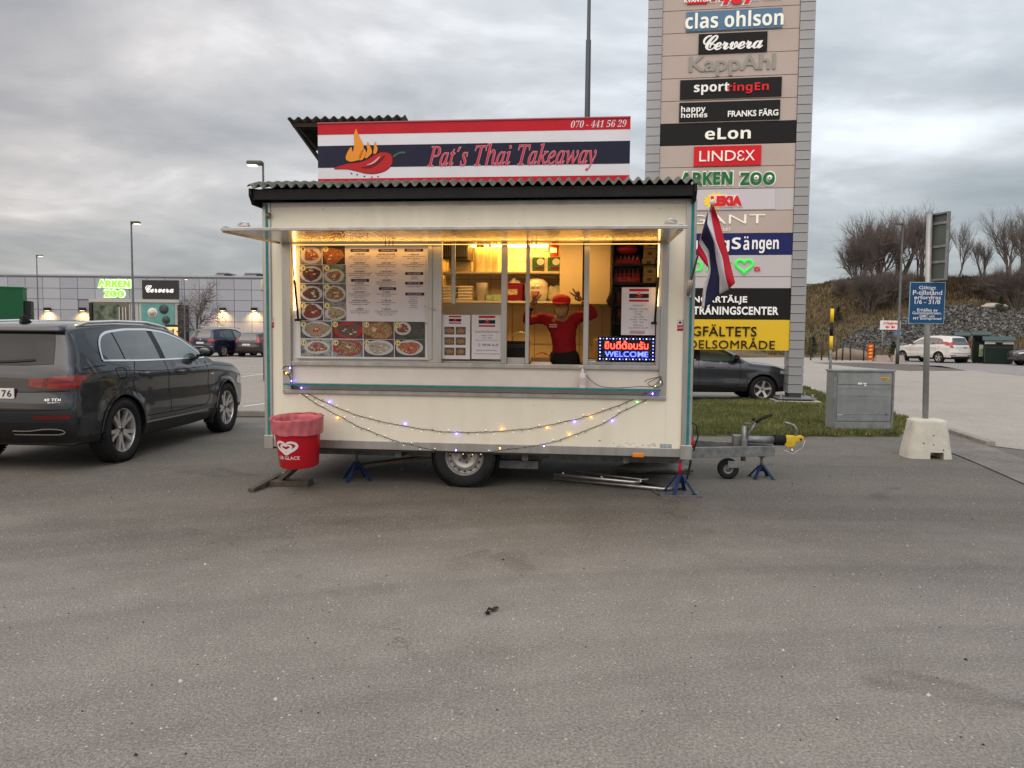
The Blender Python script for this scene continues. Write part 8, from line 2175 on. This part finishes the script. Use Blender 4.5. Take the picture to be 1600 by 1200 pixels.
MB().box(0.0, 0.045, -0.016, -0.001, 0.0, Ch - 0.05).build('corner_strip', GALV, t); MB().box(Cw - 0.03, Cw, -0.016, -0.001, 0.0, Ch - 0.05).build('corner_strip', GALV, t)
for z in (Ch - 0.30, Ch - 0.42, 0.30): MB().box(0.08, Cw - 0.06, -0.016, -0.0125, z, z + 0.006).build('ridge', CAB, t)
q = MB().box(0.775, 0.905, -0.016, -0.0125, Ch - 0.16, Ch - 0.115).build('sticker', mat('sticker_orange', (0.70, 0.38, 0.02), 0.4), t)
letters('lettering', 'ELFA', 0.785, 0.895, Ch - 0.152, Ch - 0.125, -0.0165, INK, q, bold=0.02, depth=0.001)
for (x, z, w_, h_2) in ((0.40, Ch - 0.235, 0.07, 0.03), (0.485, Ch - 0.232, 0.06, 0.022), (0.505, Ch - 0.26, 0.035, 0.02)):
    MB().box(x, x + w_, -0.0145, -0.0128, z, z + h_2).build('tape_scrap', WHITE, t)
MB().box(0.09, 0.17, -0.0145, -0.0128, 0.29, 0.30).build('tape_scrap', WHITE, t)
mb = MB(); mb.prism([(0.865, 0.29), (0.905, 0.29), (0.885, 0.325)], -0.0145, -0.0128); mb.build('warning_mark', INK, t)
# yellow and black marker post
p = gnd(1294, 662); pt2 = at(1294.5, 482, p.y)
t = thing('marker_post', 'thin grey post with yellow and black bands standing beside the utility cabinet', 'post', (p.x, p.y, 0))
MB().tube([(0, 0, 0), (0, 0, pt2.z)], 0.024, 12).build('tube', GALV, t)
zz2 = [at(1294.5, y, p.y).z for y in (482, 504, 525, 546)]
for k, m_ in enumerate((mat('band_yellow', (0.75, 0.50, 0.02), 0.5), BLACK, MATS['band_yellow'])):
    MB().tube([(0, 0, zz2[k + 1] + 0.003), (0, 0, zz2[k])], 0.031, 14).build('band', m_, t)
MB().lathe([(0.031, 0), (0.02, 0.02), (0, 0.024)], 12, 'Z', (0, 0, pt2.z)).build('cap', BLACK, t)
# blue parking sign on a post in a concrete block
g0 = gnd(1446, 719)
Ys = g0.y + 0.28
t = thing('concrete_base', 'pale concrete block with a notch at its foot carrying the blue sign post', 'concrete block', (at(1446, 700, Ys).x, Ys, 0), R(-6))
k_ = Ys / FPX
bwid = 69 * k_; twid = 49 * k_; bh = at(1446, 655, Ys - 0.1).z
mb = MB()
def cbk(u, v):
    a_ = 2 * pi * u; n_ = 5.0; ca_, sa_ = cos(a_), sin(a_)
    f_ = (abs(ca_) ** n_ + abs(sa_) ** n_) ** (-1 / n_)
    if v < 0.82: w_ = lerp(bwid / 2, twid / 2 + 0.01, v / 0.82); z_ = bh * 0.93 * v / 0.82
    elif v < 0.92: q_ = (v - .82) / .10; w_ = lerp(twid / 2 + 0.01, twid / 2 - 0.035, q_ ** 1.5); z_ = lerp(bh * 0.93, bh * 0.995, sqrt(q_))
    else: w_ = (twid / 2 - 0.035) * (1 - (v - .92) / .08); z_ = bh
    x, y = w_ * f_ * ca_, w_ * 0.72 * f_ * sa_
    return (x + 0.006 * noise.noise(Vector((x * 5, z_ * 5, 1))), y, z_)
mb.grid(cbk, 64, 30); mb.add([cbk(i / 64, 0) for i in range(64)], [tuple(range(64))[::-1]], False)
cbo = mb.build('block', mat('concrete_pale', (0.50, 0.49, 0.43), 0.85, 0, 0.12, 5, bump=0.5, bscale=25, dirt=0.3, dirtcol=(0.25, 0.23, 0.18)), t)
cut = MB().box(-0.02, 0.145, -0.6, 0.6, -0.1, 0.085).build('cut', CONC)
cut.parent = t; bpy.context.view_layer.update()
md = cbo.modifiers.new('b', 'BOOLEAN'); md.object = cut; md.operation = 'DIFFERENCE'; md.solver = 'EXACT'
dg = bpy.context.evaluated_depsgraph_get(); me2 = bpy.data.meshes.new_from_object(cbo.evaluated_get(dg)); cbo.modifiers.clear(); cbo.data = me2; me2.set_sharp_from_angle(angle=R(50)); bpy.data.objects.remove(cut)
for (x, z) in ((0.02, 0.30), (0.02, 0.18), (0.14, 0.12), (-0.10, 0.2)): MB().lathe([(0, -0.002), (0.008, -0.002), (0.009, 0.01)], 8, 'Y', (x, -bwid / 2 * 0.72 + 0.72 * (bwid - twid) / 2 * z / bh - 0.004, z)).build('pinhole', TDK, t)
t = thing('parking_sign', 'blue sign with white Swedish parking text on a tall grey post', 'sign', (at(1446, 650, Ys).x, Ys, 0), R(-3))
ptop_ = at(1446, 333, Ys).z
MB().tube([(0, 0, bh - 0.02), (-0.062, 0, ptop_)], 0.036, 16).build('post', mat('post_grey', (0.33, 0.34, 0.34), 0.45, 0.5, var=0.12), t)
MB().lathe([(0.038, 0), (0.03, 0.012), (0, 0.014)], 14, 'Z', (-0.062, 0, ptop_)).build('post_cap', GALV, t)
def S_(px, py): v = at(px, py, Ys - 0.05); return (v.x - t.location.x, v.z)
(xa, za), (xb, zb3) = S_(1420.5, 505.5), S_(1477.5, 441)
PBL = mat('parking_blue', (0.012, 0.065, 0.16), 0.4, var=0.06)
pb2_ = MB().box(xa, xb, -0.052, -0.045, za, zb3).build('plate', mat('plate_edge', (0.30, 0.45, 0.55), 0.4), t, bev=0.002)
MB().box(xa + 0.007, xb - 0.007, -0.054, -0.0525, za + 0.007, zb3 - 0.007).build('field', PBL, pb2_)
def s7(x, y): return (1270 + x / 2.609, 300 + y / 2.609)
for s, x0_, x1_, y0_, y1_ in (('Giltigt', 434, 503, 383, 401), ('P-tillstånd', 410, 527, 401, 419), ('erfordras', 415, 522, 422, 437), ('1/6 - 31/8', 417, 519, 440, 456), ('Erhålles av', 427, 509, 475, 487), ('Gummicentralen,', 408, 524, 488, 500), ('DMC och', 437, 496, 501, 511), ('MT Entreprenad', 411, 523, 511, 523)):
    (a1_, b1__), (a2_, b2__) = S_(*s7(x0_, y1_)), S_(*s7(x1_, y0_))
    letters('lettering', s, a1_, a2_, b1__, b2__, -0.0545, WPR, pb2_, bold=0.010, depth=0.001)
for z in (za + 0.05, zb3 - 0.05): MB().box(-0.05, 0.05, -0.045, 0.045, z - 0.012, z + 0.012).build('clamp', GALV, t, bev=0.003)
# sign above, seen from behind and edge-turned
t2 = thing('road_sign', 'grey sign seen from behind, turned away, at the top of the blue sign post', 'sign', (t.location.x - 0.055, Ys, 0), R(-70))
def zS(py): return at(1446, py, Ys).z
za, zb3 = zS(439), zS(334)
MB().box(-0.04, 0.25, 0.05, 0.062, za, zb3).build('plate', mat('sign_back_grey', (0.085, 0.10, 0.095), 0.5, 0.2, var=0.12, vscale=3), t2)
for z in (za, zb3 - 0.02): MB().box(-0.04, 0.25, 0.02, 0.0495, z, z + 0.02).build('rim', GALV, t2)
for x in (-0.04, 0.23): MB().box(x, x + 0.02, 0.02, 0.0495, za + 0.021, zb3 - 0.021).build('rim', GALV, t2)
for z in (zS(412), zS(388), zS(352)): MB().box(-0.02, 0.23, 0.035, 0.0495, z, z + 0.03).build('stiffener', GALV, t2)

# distant signs with concrete feet
def far_sign(label, px, pb, pt, Y, boards):
    p = at(px, pb, Y); t = thing('road_sign', label, 'sign', (p.x, Y, 0), 0); h = at(px, pt, Y).z
    MB().tube([(0, 0, 0.1), (0, 0, h)], 0.05, 8).build('post', GALV, t)
    for (x0_, x1_, y0_, y1_, m_, nm) in boards:
        a = at(x0_, y1_, Y); b = at(x1_, y0_, Y)
        MB().box(a.x - p.x, b.x - p.x, -0.10, -0.06, a.z, b.z).build(nm, m_, t)
    return t, p
YR = 48.5
t, p = far_sign('white road sign with red lettering and two arrows pointing left at the hill foot', 1377.5, 562, 496, YR, [(1374, 1406, 501, 515, WHITE, 'board')])
a = at(1379, 509, YR); b = at(1401, 504.5, YR)
letters('lettering', '⌂ Flygfyren', at(1379, 507, YR).x - p.x, at(1401, 507, YR).x - p.x, at(1390, 508, YR).z, at(1390, 503, YR).z, -0.105, RDL, t, depth=0.01, bold=0.02)
for px in (1382, 1390.5):
    q = at(px, 511, YR); x = q.x - p.x; mb = MB(); mb.prism([(x, q.z), (x + 0.13, q.z + 0.1), (x + 0.13, q.z + 0.035), (x + 0.27, q.z + 0.035), (x + 0.27, q.z - 0.035), (x + 0.13, q.z - 0.035), (x + 0.13, q.z - 0.1)], -0.115, -0.10); mb.build('arrow', RDS, t)
t, p = far_sign('small blue road sign with a red scrap above it beside the white arrow sign', 1401.5, 562, 512, YR + 0.3, [(1395.5, 1407, 517, 524, mat('far_blue', (0.12, 0.28, 0.50), 0.5), 'board'), (1388, 1402, 512.5, 516.5, RDS, 'board')])
JB_ = mat('jersey_pink', (0.30, 0.235, 0.205), 0.85, var=0.15, bump=0.3)
for (px0, px1, lab) in ((1366, 1389, 'left pinkish concrete barrier block under the road signs'), (1391.5, 1412, 'right pinkish concrete barrier block under the road signs')):
    a = at(px0, 562, YR - 0.2); b = at(px1, 562, YR - 0.2); w_ = b.x - a.x
    mb = MB(); mb.frust((0, w_, -0.3, 0.3), (0.12, w_ - 0.12, -0.12, 0.12), 0.012, 0.40); o = mb.build('barrier_block', JB_, bev=0.02); o.location = (a.x, YR - 0.2, 0); tag(o, lab, 'barrier', 'concrete barrier blocks at the hill foot')
    mb = None
# red and yellow banner
p0_, p1_ = at(1355.5, 557, YR), at(1364, 537, YR)
t = thing('roadside_banner', 'red and yellow banner board standing at the foot of the hill', 'banner', (p0_.x, YR, 0), R(-12))
MB().box(0, p1_.x - p0_.x, 0, 0.04, 0.1, p1_.z).build('board', mat('banner_red', (0.55, 0.05, 0.02), 0.5), t)
for k in range(4):
    mb = MB(); zc5 = 0.3 + k * 0.22; mb.prism([(0.17 + 0.12 * cos(a_), zc5 + 0.06 * sin(a_) + 0.02 * cos(a_)) for a_ in [i * pi / 6 for i in range(12)]], -0.02, -0.002); mb.build('print', mat('banner_yellow', (0.75, 0.45, 0.05), 0.5), t)
for x in (0.0, p1_.x - p0_.x - 0.03): MB().box(x, x + 0.03, 0.041, 0.07, 0, p1_.z + 0.05).build('stake', TDK, t)
# fence with posts and wires at the foot of the hill
fpx = [1267, 1284, 1296, 1307, 1316.5, 1329, 1349.5, 1366, 1420, 1500, 1590.5, 1612]
YFc = 49.6
x0_ = at(1267, 550, YFc).x
t = thing('wire_fence', 'low dark post and wire fence along the foot of the hill', 'fence', (x0_, YFc, 0))
for i, px in enumerate(fpx):
    x = at(px, 550, YFc).x - x0_; h = at(px, 531 + (i % 3), YFc).z + rnd.uniform(-.1, .1)
    MB().tube([(x, 0, 0), (x + rnd.uniform(-.05, .05), 0, h)], 0.045, 6).build('post', mat('post_dark', (0.045, 0.038, 0.03), 0.8), t)
for z in (0.45, 0.8, 1.1):
    MB().tube([(0, 0, z), (20.0, 0, z - 0.05)], 0.008, 4).build('wire', GALV, t)
# recycling containers
DG = mat('container_green', (0.006, 0.018, 0.014), 0.45, var=0.2, vscale=1.5); DGR = mat('container_roof', (0.035, 0.065, 0.06), 0.5, var=0.1)
def cont(label, px0, px1, pyt, Y, roof, D=1.6, band=False, pan=False):
    a = at(px0, 567, Y); b = at(px1, pyt, Y); w_ = (b.x - a.x) / 1.15; h = b.z
    t = thing('recycling_container', label, 'container', (a.x, Y, 0), R(-29), 'dark green recycling containers')
    MB().box(0, w_, 0, D, 0.06, h - 0.12).build('body', DG, t, bev=0.02)
    mb = MB(); mb.prism([(-0.25, h - 0.16), (-0.25, h - 0.10), (D * 0.45, h + roof), (D + 0.1, h - 0.10), (D + 0.1, h - 0.16)], -0.10, w_ + 0.10, 'YZ'); mb.build('roof', DGR, t)
    for x in (0.1, w_ - 0.25): MB().box(x, x + 0.15, 0.1, D - 0.1, 0, 0.058).build('skid', TDK, t)
    for x in (0.0, w_ - 0.04): MB().box(x, x + 0.04, -0.012, -0.001, 0.1, h - 0.17).build('edge_rib', DGR, t)
    if band:
        MB().box(0.02, w_ - 0.02, -0.03, -0.013, h * 0.60, h * 0.70).build('hatch_band', mat('band_dark', (0.02, 0.03, 0.028), 0.4), t)
        for x in (0.0, w_ - 0.55): MB().box(x, x + 0.55, -0.05, -0.031, h * .78, h * .93).build('pale_label', WHITE, t)
        MB().box(w_ * .32, w_ * .7, -0.05, -0.031, h * .85, h * .90).build('pale_label', WHITE, t)
    else:
        MB().box(w_ * 0.12, w_ * 0.88, -0.02, -0.013, h * 0.72, h * 0.84).build('slot', SEAM, t)
    if pan:
        q_ = MB().box(w_ * .38, w_ * .78, -0.03, -0.013, h * .22, h * .62).build('info_panel', mat('info_green', (0.30, 0.45, 0.18), 0.5, var=0.3), t)
        MB().box(w_ * .42, w_ * .74, -0.034, -0.0305, h * .48, h * .60).build('info_text', WHITE, q_)
    return t
YC = 47.6
cont('left tall dark green recycling container behind the white SUV', 1492, 1514, 521.5, YC, 0.10)
cont('middle dark green recycling container with a pale green info panel', 1519, 1546, 520.5, YC, 0.10, pan=True)
cont('right lower and wider dark green container with white labels', 1537, 1583, 529, 46.0, 0.12, 1.6, band=True)
